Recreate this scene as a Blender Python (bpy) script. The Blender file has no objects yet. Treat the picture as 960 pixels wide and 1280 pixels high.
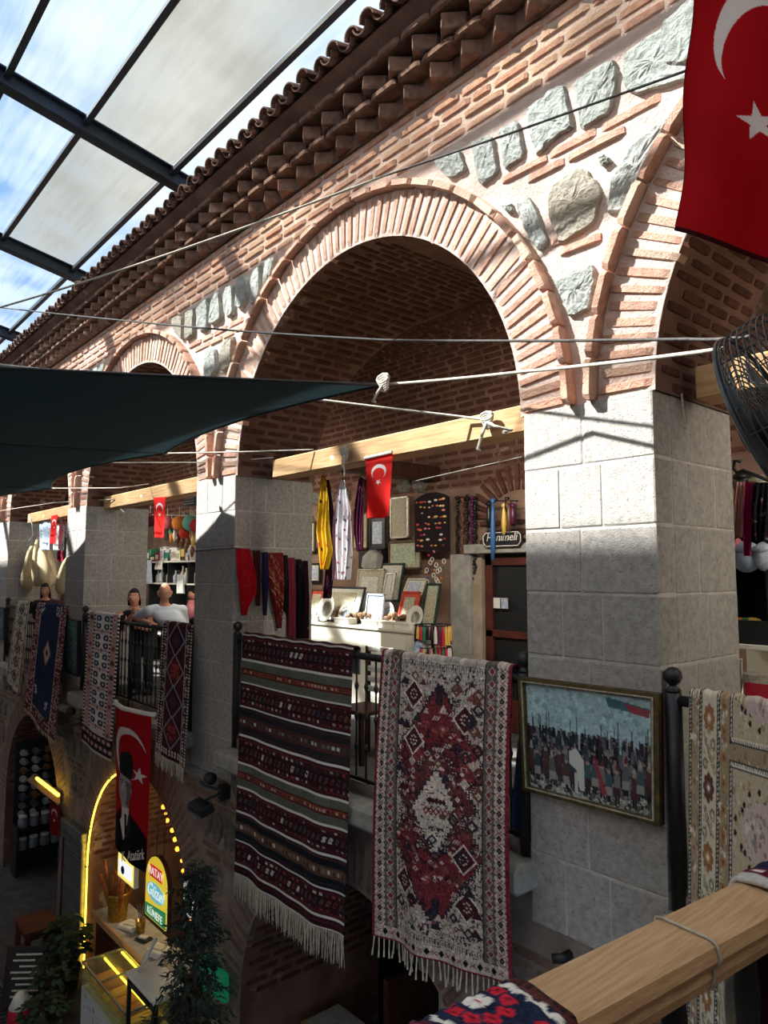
import bpy, bmesh, math, random
import numpy as np
from mathutils import Vector, Matrix
random.seed(7); RNG = np.random.default_rng(7)
scene = bpy.context.scene
COL = scene.collection
PI = math.pi

# ---------------------------------------------------------------- camera
FPX, CX, CY = 890.0, 480.0, 640.0            # focal length in pixels of the 960x1280 frame
EYE = Vector((0, 0, 1.7))
_th, _p = math.radians(40.9), math.atan(75 / FPX)
_Fh = Vector((-math.cos(_th), math.sin(_th), 0)); RIGHT = Vector((math.sin(_th), math.cos(_th), 0))
FWD = _Fh * math.cos(_p) + Vector((0, 0, 1)) * math.sin(_p); UP = RIGHT.cross(FWD)
cd = bpy.data.cameras.new('camera'); cam = bpy.data.objects.new('camera', cd); COL.objects.link(cam)
cd.sensor_fit = 'VERTICAL'; cd.sensor_height = 36; cd.lens = FPX / 1280 * 36; cd.clip_start = .05
cam.matrix_world = Matrix(((RIGHT.x, UP.x, -FWD.x, EYE.x), (RIGHT.y, UP.y, -FWD.y, EYE.y), (RIGHT.z, UP.z, -FWD.z, EYE.z), (0, 0, 0, 1)))
scene.camera = cam

def at(u, v, Y=None, X=None, Z=None):        # where the line of sight of a pixel meets a real plane of the place
    d = FWD * FPX + RIGHT * (u - CX) + UP * (CY - v)
    if Y is not None: t = (Y - EYE.y) / d.y
    elif X is not None: t = (X - EYE.x) / d.x
    else: t = (Z - EYE.z) / d.z
    return EYE + d * t

# ---------------------------------------------------------------- light
scene.view_settings.view_transform = 'Standard'; scene.view_settings.look = 'None'
scene.view_settings.exposure = 0.4; scene.view_settings.gamma = 1.0; scene.view_settings.use_curve_mapping = False
SUN_DIR = Vector((0.95, 1.0, -1.4)).normalized()
sd = bpy.data.lights.new('sun', 'SUN'); sun = bpy.data.objects.new('sun', sd); COL.objects.link(sun)
sd.energy = 18.0; sd.angle = math.radians(1.3); sd.color = (1, .955, .89)
sun.rotation_euler = SUN_DIR.to_track_quat('-Z', 'Y').to_euler(); sun.location = (-10, -10, 14)

world = bpy.data.worlds.new('sky'); scene.world = world; world.use_nodes = True
wn, wl = world.node_tree.nodes, world.node_tree.links; wn.clear()
wo = wn.new('ShaderNodeOutputWorld'); wb = wn.new('ShaderNodeBackground'); wl.new(wb.outputs[0], wo.inputs[0])
tc = wn.new('ShaderNodeTexCoord'); nz = wn.new('ShaderNodeTexNoise'); nz.inputs['Scale'].default_value = 2.2; nz.inputs['Detail'].default_value = 5
wl.new(tc.outputs['Generated'], nz.inputs['Vector'])
cr = wn.new('ShaderNodeValToRGB'); cr.color_ramp.elements[0].position = .42; cr.color_ramp.elements[1].position = .62
cr.color_ramp.elements[0].color = (.30, .52, .86, 1); cr.color_ramp.elements[1].color = (.93, .96, 1.0, 1)
wl.new(nz.outputs['Fac'], cr.inputs[0]); wl.new(cr.outputs[0], wb.inputs[0]); wb.inputs[1].default_value = .95

# ---------------------------------------------------------------- materials
def s2l(c): return tuple(((x / 255) / 12.92 if x / 255 <= .04045 else ((x / 255 + .055) / 1.055) ** 2.4) for x in c)
def mk(name):
    m = bpy.data.materials.new(name); m.use_nodes = True
    n, l = m.node_tree.nodes, m.node_tree.links
    return m, n, l, n['Principled BSDF']
def pm(name, rgb, rgb2=None, scale=6, rough=.8, bump=0.0, bscale=None, rnd=0.0, metal=0.0, bd=.02, pits=0.0, patch=None, stretch=None, detail=6, spec=.3, rgb3=None):
    """rgb / rgb2 (sRGB 0-255) mixed by noise, per-object and per-island brightness variation rnd, bump relief"""
    m, n, l, b = mk(name)
    b.inputs['Roughness'].default_value = rough; b.inputs['Metallic'].default_value = metal; b.inputs['Specular IOR Level'].default_value = spec
    tc = n.new('ShaderNodeTexCoord'); vec = tc.outputs['Object']
    geo = n.new('ShaderNodeNewGeometry'); oi = n.new('ShaderNodeObjectInfo')
    pos = geo.outputs['Position']
    if stretch:
        mp = n.new('ShaderNodeMapping'); mp.inputs['Scale'].default_value = stretch; l.new(pos, mp.inputs[0]); pos = mp.outputs[0]
    c = None
    if rgb2:
        nz = n.new('ShaderNodeTexNoise'); nz.inputs['Scale'].default_value = scale; nz.inputs['Detail'].default_value = detail; l.new(pos, nz.inputs['Vector'])
        r = n.new('ShaderNodeValToRGB'); r.color_ramp.elements[0].position = .34; r.color_ramp.elements[1].position = .66
        r.color_ramp.elements[0].color = (*s2l(rgb), 1); r.color_ramp.elements[1].color = (*s2l(rgb2), 1)
        l.new(nz.outputs['Fac'], r.inputs[0]); c = r.outputs[0]
    else:
        rg = n.new('ShaderNodeRGB'); rg.outputs[0].default_value = (*s2l(rgb), 1); c = rg.outputs[0]
    if rnd:
        ad = n.new('ShaderNodeMath'); ad.operation = 'ADD'; l.new(oi.outputs['Random'], ad.inputs[0]); l.new(geo.outputs['Random Per Island'], ad.inputs[1])
        fr = n.new('ShaderNodeMath'); fr.operation = 'FRACT'; l.new(ad.outputs[0], fr.inputs[0])
        if rgb3:
            mx = n.new('ShaderNodeMix'); mx.data_type = 'RGBA'; th = n.new('ShaderNodeMapRange'); th.inputs['From Min'].default_value = .72; th.inputs['From Max'].default_value = .9
            l.new(fr.outputs[0], th.inputs[0]); l.new(th.outputs[0], mx.inputs[0]); l.new(c, mx.inputs[6]); mx.inputs[7].default_value = (*s2l(rgb3), 1); c = mx.outputs[2]
        f2 = n.new('ShaderNodeMath'); f2.operation = 'MULTIPLY'; f2.inputs[1].default_value = 7.31; l.new(fr.outputs[0], f2.inputs[0])
        f3 = n.new('ShaderNodeMath'); f3.operation = 'FRACT'; l.new(f2.outputs[0], f3.inputs[0])
        mr = n.new('ShaderNodeMapRange'); mr.inputs['To Min'].default_value = 1 - rnd; mr.inputs['To Max'].default_value = 1 + rnd; l.new(f3.outputs[0], mr.inputs[0])
        hs = n.new('ShaderNodeHueSaturation'); l.new(mr.outputs[0], hs.inputs['Value']); l.new(c, hs.inputs['Color']); c = hs.outputs[0]
    if patch:                                        # pale lime stains with a shape of their own
        n4 = n.new('ShaderNodeTexNoise'); n4.inputs['Scale'].default_value = patch[1]; n4.inputs['Detail'].default_value = 9; n4.inputs['Roughness'].default_value = .7; l.new(geo.outputs['Position'], n4.inputs['Vector'])
        m4 = n.new('ShaderNodeMapRange'); m4.inputs['From Min'].default_value = patch[2]; m4.inputs['From Max'].default_value = patch[2] + .05; m4.inputs['To Max'].default_value = .8; l.new(n4.outputs['Fac'], m4.inputs[0])
        x4 = n.new('ShaderNodeMix'); x4.data_type = 'RGBA'; l.new(m4.outputs[0], x4.inputs[0]); l.new(c, x4.inputs[6]); x4.inputs[7].default_value = (*s2l(patch[0]), 1); c = x4.outputs[2]
    if pits:                                         # dark pores of the stone
        n5 = n.new('ShaderNodeTexNoise'); n5.inputs['Scale'].default_value = 55; n5.inputs['Detail'].default_value = 3; l.new(geo.outputs['Position'], n5.inputs['Vector'])
        m5 = n.new('ShaderNodeMapRange'); m5.inputs['From Min'].default_value = .62; m5.inputs['From Max'].default_value = .7; m5.inputs['To Min'].default_value = 1; m5.inputs['To Max'].default_value = 1 - pits; l.new(n5.outputs['Fac'], m5.inputs[0])
        x5 = n.new('ShaderNodeHueSaturation'); l.new(m5.outputs[0], x5.inputs['Value']); l.new(c, x5.inputs['Color']); c = x5.outputs[0]
    l.new(c, b.inputs['Base Color'])
    if bump:
        n2 = n.new('ShaderNodeTexNoise'); n2.inputs['Scale'].default_value = bscale or scale * 4; n2.inputs['Detail'].default_value = 8; n2.inputs['Roughness'].default_value = .65; l.new(pos, n2.inputs['Vector'])
        bp = n.new('ShaderNodeBump'); bp.inputs['Strength'].default_value = min(1, bump); bp.inputs['Distance'].default_value = bd; l.new(n2.outputs['Fac'], bp.inputs['Height']); l.new(bp.outputs[0], b.inputs['Normal'])
    return m
def em(name, rgb, strength):
    m, n, l, b = mk(name); b.inputs['Base Color'].default_value = (*s2l(rgb), 1)
    b.inputs['Emission Color'].default_value = (*s2l(rgb), 1); b.inputs['Emission Strength'].default_value = strength
    return m
def glassy(name, tint, alpha, rough=.1, gloss=.05, streak=False, scat=1.0):
    """see-through sheet: transparent + some diffuse/translucent scatter + gloss"""
    m, n, l, b = mk(name); n.remove(b); out = n['Material Output']
    tr = n.new('ShaderNodeBsdfTransparent'); tr.inputs[0].default_value = (*s2l(tint), 1)
    sc = tuple(v * scat for v in s2l(tint)); tl = n.new('ShaderNodeBsdfTranslucent'); tl.inputs[0].default_value = (*sc, 1)
    df = n.new('ShaderNodeBsdfDiffuse'); df.inputs[0].default_value = (*sc, 1)
    gl = n.new('ShaderNodeBsdfGlossy'); gl.inputs['Roughness'].default_value = rough
    a = n.new('ShaderNodeMixShader'); a.inputs[0].default_value = .3; l.new(tl.outputs[0], a.inputs[1]); l.new(df.outputs[0], a.inputs[2])
    mx = n.new('ShaderNodeMixShader'); l.new(tr.outputs[0], mx.inputs[1]); l.new(a.outputs[0], mx.inputs[2]); mx.inputs[0].default_value = alpha
    if streak:
        g = n.new('ShaderNodeNewGeometry'); mp = n.new('ShaderNodeMapping'); mp.inputs['Scale'].default_value = (.45, 6, 1); l.new(g.outputs['Position'], mp.inputs[0])
        nz = n.new('ShaderNodeTexNoise'); nz.inputs['Scale'].default_value = 2.2; nz.inputs['Detail'].default_value = 7; l.new(mp.outputs[0], nz.inputs['Vector'])
        n3 = n.new('ShaderNodeTexNoise'); n3.inputs['Scale'].default_value = .9; l.new(g.outputs['Position'], n3.inputs['Vector'])
        av = n.new('ShaderNodeMath'); av.operation = 'MULTIPLY_ADD'; av.inputs[1].default_value = .45; l.new(nz.outputs['Fac'], av.inputs[0]); l.new(n3.outputs['Fac'], av.inputs[2])
        mr = n.new('ShaderNodeMapRange'); mr.inputs['From Min'].default_value = .55; mr.inputs['From Max'].default_value = .9
        mr.inputs['To Min'].default_value = max(0, alpha - .16); mr.inputs['To Max'].default_value = min(1, alpha + .2); l.new(av.outputs[0], mr.inputs[0]); l.new(mr.outputs[0], mx.inputs[0])
    m2 = n.new('ShaderNodeMixShader'); m2.inputs[0].default_value = gloss; l.new(mx.outputs[0], m2.inputs[1]); l.new(gl.outputs[0], m2.inputs[2])
    l.new(m2.outputs[0], out.inputs[0])
    return m
def colmat(name, rough=.9, weave=0.0, wscale=300, trans=0.0, spec=.15, emit=0.0):
    """colour comes from the mesh's own colour attribute (woven or printed pattern)"""
    m, n, l, b = mk(name); a = n.new('ShaderNodeVertexColor'); a.layer_name = 'Col'
    l.new(a.outputs[0], b.inputs['Base Color']); b.inputs['Roughness'].default_value = rough; b.inputs['Specular IOR Level'].default_value = spec
    if emit: l.new(a.outputs[0], b.inputs['Emission Color']); b.inputs['Emission Strength'].default_value = emit
    if weave:
        g = n.new('ShaderNodeNewGeometry'); nz = n.new('ShaderNodeTexNoise'); nz.inputs['Scale'].default_value = wscale; l.new(g.outputs['Position'], nz.inputs['Vector'])
        bp = n.new('ShaderNodeBump'); bp.inputs['Strength'].default_value = weave; bp.inputs['Distance'].default_value = .006; l.new(nz.outputs['Fac'], bp.inputs['Height']); l.new(bp.outputs[0], b.inputs['Normal'])
    if trans:
        t = n.new('ShaderNodeBsdfTranslucent'); l.new(a.outputs[0], t.inputs[0]); mx = n.new('ShaderNodeMixShader'); mx.inputs[0].default_value = trans
        l.new(b.outputs[0], mx.inputs[1]); l.new(t.outputs[0], mx.inputs[2]); l.new(mx.outputs[0], n['Material Output'].inputs[0])
    return m
ORD = 'first second third fourth fifth sixth seventh eighth ninth tenth eleventh twelfth thirteenth fourteenth fifteenth sixteenth seventeenth eighteenth nineteenth twentieth twenty-first twenty-second twenty-third twenty-fourth twenty-fifth twenty-sixth'.split()
M = {}
M['mortar'] = pm('pink_mortar', (226, 202, 188), (208, 178, 164), 5, .95, .9, 45)
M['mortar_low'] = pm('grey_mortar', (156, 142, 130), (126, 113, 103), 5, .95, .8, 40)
M['brick'] = pm('red_brick', (214, 168, 144), (190, 142, 119), 14, .92, .9, 60, rnd=.12, rgb3=(208, 172, 148))
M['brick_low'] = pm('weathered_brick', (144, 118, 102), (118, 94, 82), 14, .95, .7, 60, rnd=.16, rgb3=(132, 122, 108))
M['brick_vault'] = pm('shaded_vault_brick', (98, 62, 49), (76, 48, 38), 14, .95, .5, 50, rnd=.15, patch=((150, 130, 120), 1.1, .62))  # wall brick darkened, the vault's shade is put into its colour
M['mortar_vault'] = pm('shaded_vault_mortar', (128, 98, 84), (98, 72, 61), 3, .95, .6, 25, patch=((166, 146, 134), 1.1, .6))  # mortar darkened in colour for the shade under vaults and arches
M['stone'] = pm('grey_rubble', (198, 198, 188), (164, 164, 155), 16, .95, 1.0, 24, rnd=.1, bd=.06, rgb3=(178, 166, 148))
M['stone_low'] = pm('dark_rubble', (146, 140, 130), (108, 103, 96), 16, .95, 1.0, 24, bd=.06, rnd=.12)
M['pillar'] = pm('andesite_block', (184, 179, 171), (158, 154, 147), 26, .95, .55, 90, rnd=.06, pits=.5)
M['joint'] = pm('pale_joint', (210, 206, 197), (190, 185, 176), 12, .95, .5, 60)
M['cornice'] = pm('cornice_brick', (150, 116, 100), (114, 88, 76), 12, .95, .6, 50, rnd=.14)
M['tile'] = pm('old_roof_tile', (138, 106, 94), (96, 78, 73), 12, .9, .6, 40, rnd=.18)
M['beam'] = pm('pale_beam_wood', (196, 156, 110), (168, 126, 82), 5, .7, .25, 30, stretch=(.6, 8, 8))
M['darkwood'] = pm('dark_stained_wood', (70, 40, 28), (48, 27, 19), 6, .6, .2, 30, stretch=(1, 8, 1))
M['rail_wood'] = pm('varnished_rail_wood', (206, 170, 128), (182, 142, 100), 9, .5, .35, 40, stretch=(14, .8, 14), spec=.4)
M['black'] = pm('black_painted_metal', (24, 26, 28), (34, 36, 38), 20, .45, .1, 60, spec=.5)
M['steel'] = pm('painted_steel', (52, 64, 76), (42, 52, 62), 8, .6)
M['plaster'] = pm('plaster', (188, 172, 152), (160, 142, 122), 4, .95, .5, 20)
M['white'] = pm('white_paint', (232, 230, 220), (222, 219, 208), 4, .6)
M['cream'] = pm('cream_board', (234, 230, 212), (226, 221, 202), 3, .6)
M['floor'] = pm('stone_paving', (98, 97, 96), (76, 75, 75), 5, .9, .4, 30, rnd=.08)
M['gold'] = pm('gilt_frame', (112, 94, 56), (78, 66, 40), 30, .45, .4, 80, metal=.35)
M['rope'] = pm('pale_rope', (214, 206, 190), (184, 174, 156), 60, .9, .6, 200)
M['cable'] = pm('dark_cable', (62, 60, 58), (84, 82, 78), 60, .8, .4, 200)
M['concrete'] = pm('sill_stone', (176, 174, 166), (150, 148, 140), 10, .95, .6, 60, rnd=.06)
M['skin'] = pm('skin', (208, 152, 126), (196, 138, 112), 12, .6, spec=.35)

# ---------------------------------------------------------------- objects
def tag(o, label=None, cat=None, group=None, kind=None):
    if label: o['label'] = label
    if cat: o['category'] = cat
    if group: o['group'] = group
    if kind: o['kind'] = kind
    return o
def empty(name, loc=(0, 0, 0), label=None, cat=None, group=None):
    o = bpy.data.objects.new(name, None); COL.objects.link(o); o.location = loc; o.empty_display_size = .1
    return tag(o, label, cat, group)
class MB:
    def __init__(s): s.v = []; s.f = []
    def add(s, vs, fs):
        k = len(s.v); s.v += [tuple(v) for v in vs]; s.f += [tuple(i + k for i in f) for f in fs]; return s
    def box(s, c, d, rot=None, ch=0.0):
        """box centred at c of size d, chamfered by ch"""
        c = Vector(c); h = Vector(d) * .5
        vs, fs = [], []
        if ch <= 0:
            vs = [Vector((x * h.x, y * h.y, z * h.z)) for x in (-1, 1) for y in (-1, 1) for z in (-1, 1)]
            fs = [(0, 1, 3, 2), (4, 6, 7, 5), (0, 4, 5, 1), (2, 3, 7, 6), (0, 2, 6, 4), (1, 5, 7, 3)]
        else:
            bm = bmesh.new(); bmesh.ops.create_cube(bm, size=1)
            for v in bm.verts: v.co = Vector((v.co.x * d[0], v.co.y * d[1], v.co.z * d[2]))
            bmesh.ops.bevel(bm, geom=bm.edges[:], offset=min(ch, min(d) * .45), segments=1, affect='EDGES')
            bm.verts.index_update(); vs = [v.co.copy() for v in bm.verts]; fs = [tuple(v.index for v in f.verts) for f in bm.faces]; bm.free()
        if rot is not None: vs = [rot @ v for v in vs]
        return s.add([v + c for v in vs], fs)
    def span(s, a, b, ch=0.0):
        return s.box([(a[i] + b[i]) / 2 for i in range(3)], [abs(b[i] - a[i]) for i in range(3)], ch=ch)
    def bar(s, a, b, w, h=None, ch=0.0, up=(0, 0, 1)):
        a, b = Vector(a), Vector(b); d = b - a; L = d.length; d.normalize(); u = Vector(up)
        if abs(d.dot(u)) > .99: u = Vector((0, 1, 0))
        y = u.cross(d).normalized(); z = d.cross(y)
        return s.box((a + b) / 2, (L, w, h or w), Matrix((d, y, z)).transposed(), ch)
    def tube(s, pts, r, n=8, cap=True):
        pts = [Vector(p) for p in pts]; rs = r if isinstance(r, (list, tuple)) else [r] * len(pts)
        vs, fs = [], []; prev = None
        for i, p in enumerate(pts):
            d = (pts[min(i + 1, len(pts) - 1)] - pts[max(i - 1, 0)]);
            d = d.normalized() if d.length > 1e-9 else Vector((0, 0, 1))
            if prev is None:
                u = Vector((0, 0, 1)) if abs(d.z) < .9 else Vector((1, 0, 0)); prev = (u - d * u.dot(d)).normalized()
            else:
                prev = (prev - d * prev.dot(d)); prev = prev.normalized() if prev.length > 1e-6 else d.orthogonal().normalized()
            w = d.cross(prev)
            vs += [p + (prev * math.cos(2 * PI * k / n) + w * math.sin(2 * PI * k / n)) * rs[i] for k in range(n)]
        for i in range(len(pts) - 1):
            fs += [(i * n + k, i * n + (k + 1) % n, (i + 1) * n + (k + 1) % n, (i + 1) * n + k) for k in range(n)]
        if cap: fs += [tuple(range(n - 1, -1, -1)), tuple((len(pts) - 1) * n + k for k in range(n))]
        return s.add(vs, fs)
    def lathe(s, c, prof, n=16, rot=None):
        """prof: (radius, height) pairs about +Z"""
        c = Vector(c); vs = []; fs = []; m = len(prof)
        for r, h in prof:
            for k in range(n):
                v = Vector((r * math.cos(2 * PI * k / n), r * math.sin(2 * PI * k / n), h)); vs.append(c + (rot @ v if rot is not None else v))
        for i in range(m - 1): fs += [(i * n + k, i * n + (k + 1) % n, (i + 1) * n + (k + 1) % n, (i + 1) * n + k) for k in range(n)]
        fs += [tuple(range(n - 1, -1, -1)), tuple((m - 1) * n + k for k in range(n))]
        return s.add(vs, fs)
    def ball(s, c, r, n=12, m=8, sq=(1, 1, 1)):
        return s._ball(Vector(c), r, n, m, sq)
    def _ball(s, c, r, n, m, sq):
        vs = [c + Vector((0, 0, -r * sq[2]))]; fs = []
        for j in range(1, m):
            a = -PI / 2 + PI * j / m
            vs += [c + Vector((r * sq[0] * math.cos(a) * math.cos(2 * PI * k / n), r * sq[1] * math.cos(a) * math.sin(2 * PI * k / n), r * sq[2] * math.sin(a))) for k in range(n)]
        vs.append(c + Vector((0, 0, r * sq[2])))
        fs += [(0, 1 + (k + 1) % n, 1 + k) for k in range(n)]
        for j in range(m - 2): fs += [(1 + j * n + k, 1 + j * n + (k + 1) % n, 1 + (j + 1) * n + (k + 1) % n, 1 + (j + 1) * n + k) for k in range(n)]
        t = len(vs) - 1; fs += [(t, 1 + (m - 2) * n + k, 1 + (m - 2) * n + (k + 1) % n) for k in range(n)]
        return s.add(vs, fs)
    def prism(s, poly, ext):
        """closed polygon of 3-D points pushed along ext"""
        n = len(poly); e = Vector(ext); p = [Vector(q) for q in poly]
        return s.add(p + [q + e for q in p], [tuple(range(n))[::-1], tuple(range(n, 2 * n))] + [(i, (i + 1) % n, n + (i + 1) % n, n + i) for i in range(n)])
    def mesh(s, name, mat=None, smooth=False):
        me = bpy.data.meshes.new(name); me.from_pydata(s.v, [], s.f)
        if mat is not None: me.materials.append(mat)
        if smooth: me.polygons.foreach_set('use_smooth', [True] * len(me.polygons))
        me.update(); return me
    def build(s, name, mat, parent=None, smooth=False, label=None, cat=None, group=None, kind=None, fix=True):
        me = s.mesh(name, mat, smooth)
        if fix:
            bm = bmesh.new(); bm.from_mesh(me); bmesh.ops.recalc_face_normals(bm, faces=bm.faces); bm.to_mesh(me); bm.free()
        o = bpy.data.objects.new(name, me); COL.objects.link(o)
        if parent is not None:
            o.parent = parent
            if parent.location.length and not parent.parent: o.matrix_parent_inverse = Matrix.Translation(-Vector(parent.location))
        return tag(o, label, cat, group, kind)
def link(name, me, parent=None, mw=None):
    o = bpy.data.objects.new(name, me); COL.objects.link(o)
    if parent is not None: o.parent = parent
    if mw is not None: o.matrix_basis = mw
    return o
def copy_tree(o, loc=None, label=None, delta=None):
    c = o.copy(); COL.objects.link(c)
    for ch in o.children:
        d = ch.copy(); COL.objects.link(d); d.parent = c
        for g in ch.children: e = g.copy(); COL.objects.link(e); e.parent = d
    if delta is not None: c.location = Vector(o.location) + Vector(delta)
    if loc is not None: c.location = loc
    if label: c['label'] = label
    return c

# pieces: bricks, stones, tiles. Objects for the first 300, one joined part for the rest
def unit_piece(seed, jit=.04, ch=.1):
    r = np.random.default_rng(seed); bm = bmesh.new(); bmesh.ops.create_cube(bm, size=1)
    bmesh.ops.bevel(bm, geom=bm.edges[:], offset=ch, segments=1, affect='EDGES')
    for v in bm.verts: v.co += Vector(r.normal(0, jit * .35, 3)) * Vector((.25, .6, .8)).length * .6
    me = bpy.data.meshes.new('brick'); bm.to_mesh(me); bm.free(); return me
UNITS = {}
def units(mat, ch=.12, n=5, jit=.04):
    k = (mat.name, ch)
    if k not in UNITS:
        UNITS[k] = []
        for i in range(n):
            me = unit_piece(i + 11, jit, ch); me.materials.append(mat); UNITS[k].append(me)
    return UNITS[k]
def frame(c, x, y, z, d):
    """matrix: unit piece -> centre c, axes x,y,z scaled by d"""
    return Matrix(((x[0] * d[0], y[0] * d[1], z[0] * d[2], c[0]), (x[1] * d[0], y[1] * d[1], z[1] * d[2], c[1]), (x[2] * d[0], y[2] * d[1], z[2] * d[2], c[2]), (0, 0, 0, 1)))
def scatter(parent, name, items, mat, most=300, stuff_name=None):
    """items: (mesh, matrix)"""
    items = sorted(items, key=lambda it: (it[1].translation - EYE).length)
    for me, mw in items[:most]: link(name, me, parent, mw)
    rest = items[most:]
    if rest:
        vs, ls, st, tot = [], [], [], []; k = 0; cache = {}
        for me, mw in rest:
            if me.name not in cache:
                co = np.empty(len(me.vertices) * 3); me.vertices.foreach_get('co', co)
                cache[me.name] = (np.c_[co.reshape(-1, 3), np.ones(len(me.vertices))], [tuple(p.vertices) for p in me.polygons])
            co, fs = cache[me.name]; w = co @ np.array(mw).T
            vs.append(w[:, :3]); ls += [tuple(i + k for i in f) for f in fs]; k += len(co)
        me = bpy.data.meshes.new(stuff_name or name + 's_beyond'); me.from_pydata(np.concatenate(vs).tolist(), [], ls); me.materials.append(mat)
        o = link(stuff_name or name + 's_beyond', me, parent); o['kind'] = 'stuff'
def sheet(name, P, mat, parent=None, img=None, smooth=True, thick=0.0, **kw):
    """P: array (rows, cols, 3); img: (rows-1, cols-1, 3) or (rows, cols, 3) sRGB colours given to the faces / points"""
    h, w = P.shape[:2]; me = bpy.data.meshes.new(name)
    idx = np.arange(h * w).reshape(h, w); F = np.stack([idx[:-1, :-1], idx[1:, :-1], idx[1:, 1:], idx[:-1, 1:]], -1).reshape(-1, 4)
    me.vertices.add(h * w); me.vertices.foreach_set('co', P.reshape(-1).astype(np.float32))
    me.loops.add(F.size); me.loops.foreach_set('vertex_index', F.reshape(-1).astype(np.int32)); me.polygons.add(len(F))
    me.polygons.foreach_set('loop_start', (np.arange(len(F)) * 4).astype(np.int32))
    me.update(calc_edges=True); me.validate()
    if smooth: me.polygons.foreach_set('use_smooth', [True] * len(F))
    if img is not None:
        c = np.asarray(img, float) / 255; c = np.where(c <= .04045, c / 12.92, ((c + .055) / 1.055) ** 2.4)
        if c.shape[0] == h: a = me.color_attributes.new('Col', 'FLOAT_COLOR', 'POINT'); cc = c.reshape(-1, 3)
        else: a = me.color_attributes.new('Col', 'FLOAT_COLOR', 'CORNER'); cc = np.repeat(c.reshape(-1, 3), 4, 0)
        a.data.foreach_set('color', np.c_[cc, np.ones(len(cc))].reshape(-1).astype(np.float32))
    me.materials.append(mat); o = link(name, me)
    if parent is not None:
        o.parent = parent
        if parent.location.length and not parent.parent: o.matrix_parent_inverse = Matrix.Translation(-Vector(parent.location))
    if thick: md = o.modifiers.new('cloth_thickness', 'SOLIDIFY'); md.thickness = thick; md.offset = 0
    return tag(o, kw.get('label'), kw.get('cat'), kw.get('group'), kw.get('kind'))
def rope(name, pts, r, mat, label, cat='rope', sag=0.0, n=6, parent=None, **kw):
    P = []
    for a, b in zip(pts[:-1], pts[1:]):
        a, b = Vector(a), Vector(b)
        for i in range(12): t = i / 12; p = a.lerp(b, t); p.z -= sag * 4 * t * (1 - t); P.append(p)
    P.append(Vector(pts[-1]))
    return MB().tube(P, r, n).build(name, mat, parent, True, label, cat, **kw)
# ================================================================ the building shell
FY = 3.78                                             # front face of the arcade
PR = [2.75, -2.02, -6.81, -11.55, -16.25, -20.95]     # right edges of the pillars
PW = .92; PD = 1.02
ZS, RX, RZ, RING, MLD = 2.74, 1.91, 1.84, .37, .06    # springing height, arch half axes, ring and moulding thickness
BAYS = [((PR[i] - PW) + PR[i + 1]) / 2 for i in range(5)]   # centres of the openings
HALF = [((PR[i] - PW) - PR[i + 1]) / 2 for i in range(5)]
TOPZ = 5.46
def arch_z(x, c, rx=RX): t = 1 - ((x - c) / rx) ** 2; return ZS + RZ * math.sqrt(t) if t > 0 else ZS

# upper wall: mortar sheet with the arch openings, bricks and stones stand proud of it
mb = MB(); ym = FY + .012
xs = []
for c in BAYS: xs += [c + RX * math.cos(PI * k / 40) for k in range(41)]
xs += [1.9, -22]; xs = sorted(set(round(x, 4) for x in xs))
def bot(x):
    for c in BAYS:
        if abs(x - c) < RX - 1e-4: return arch_z(x, c)
    return ZS
for x0, x1 in zip(xs[:-1], xs[1:]):
    mb.add([(x0, ym, bot(x0)), (x1, ym, bot(x1)), (x1, ym, TOPZ + .5), (x0, ym, TOPZ + .5)], [(0, 1, 2, 3)])
wall_front = mb.build('wall_front', M['mortar'], kind='structure', fix=False)
BR = units(M['brick'])
def in_ring(x, z, m=0.0):
    for c in BAYS:
        if ((x - c) / (RX + RING + MLD + m)) ** 2 + ((z - ZS) / (RZ + RING + MLD + m)) ** 2 < 1: return True
    return False
X3, Y3, Z3 = (1, 0, 0), (0, 1, 0), (0, 0, 1)
R = random.Random(3)
bricks = []
rows = [(5.41 - .1 * k, .058) for k in range(5)] + [(4.455, .06), (4.365, .06), (3.85, .06), (3.765, .06), (3.26, .06), (3.17, .06)]
for zi, h in rows:
    x = 1.9 - R.random() * .2
    while x > -21.5:
        L = R.uniform(.25, .40); xa = x - L
        if zi > 4.95 and R.random() < .12: L *= .6; xa = x - L
        zz = zi + R.uniform(-.006, .006)
        ok = not any(in_ring(q, z, .015) for q in (x, xa, (x + xa) / 2) for z in (zz - h / 2, zz + h / 2))
        if ok:
            a = R.uniform(-.012, .012)
            bricks.append((R.choice(BR), frame(((x + xa) / 2, FY + .046, zz), (math.cos(a), 0, math.sin(a)), Y3, (-math.sin(a), 0, math.cos(a)), (L, .1 + R.uniform(-.012, .014), h * R.uniform(.88, 1.1)))))
        x = xa - R.uniform(.022, .04)
scatter(wall_front, 'brick', bricks, M['brick'])
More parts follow.
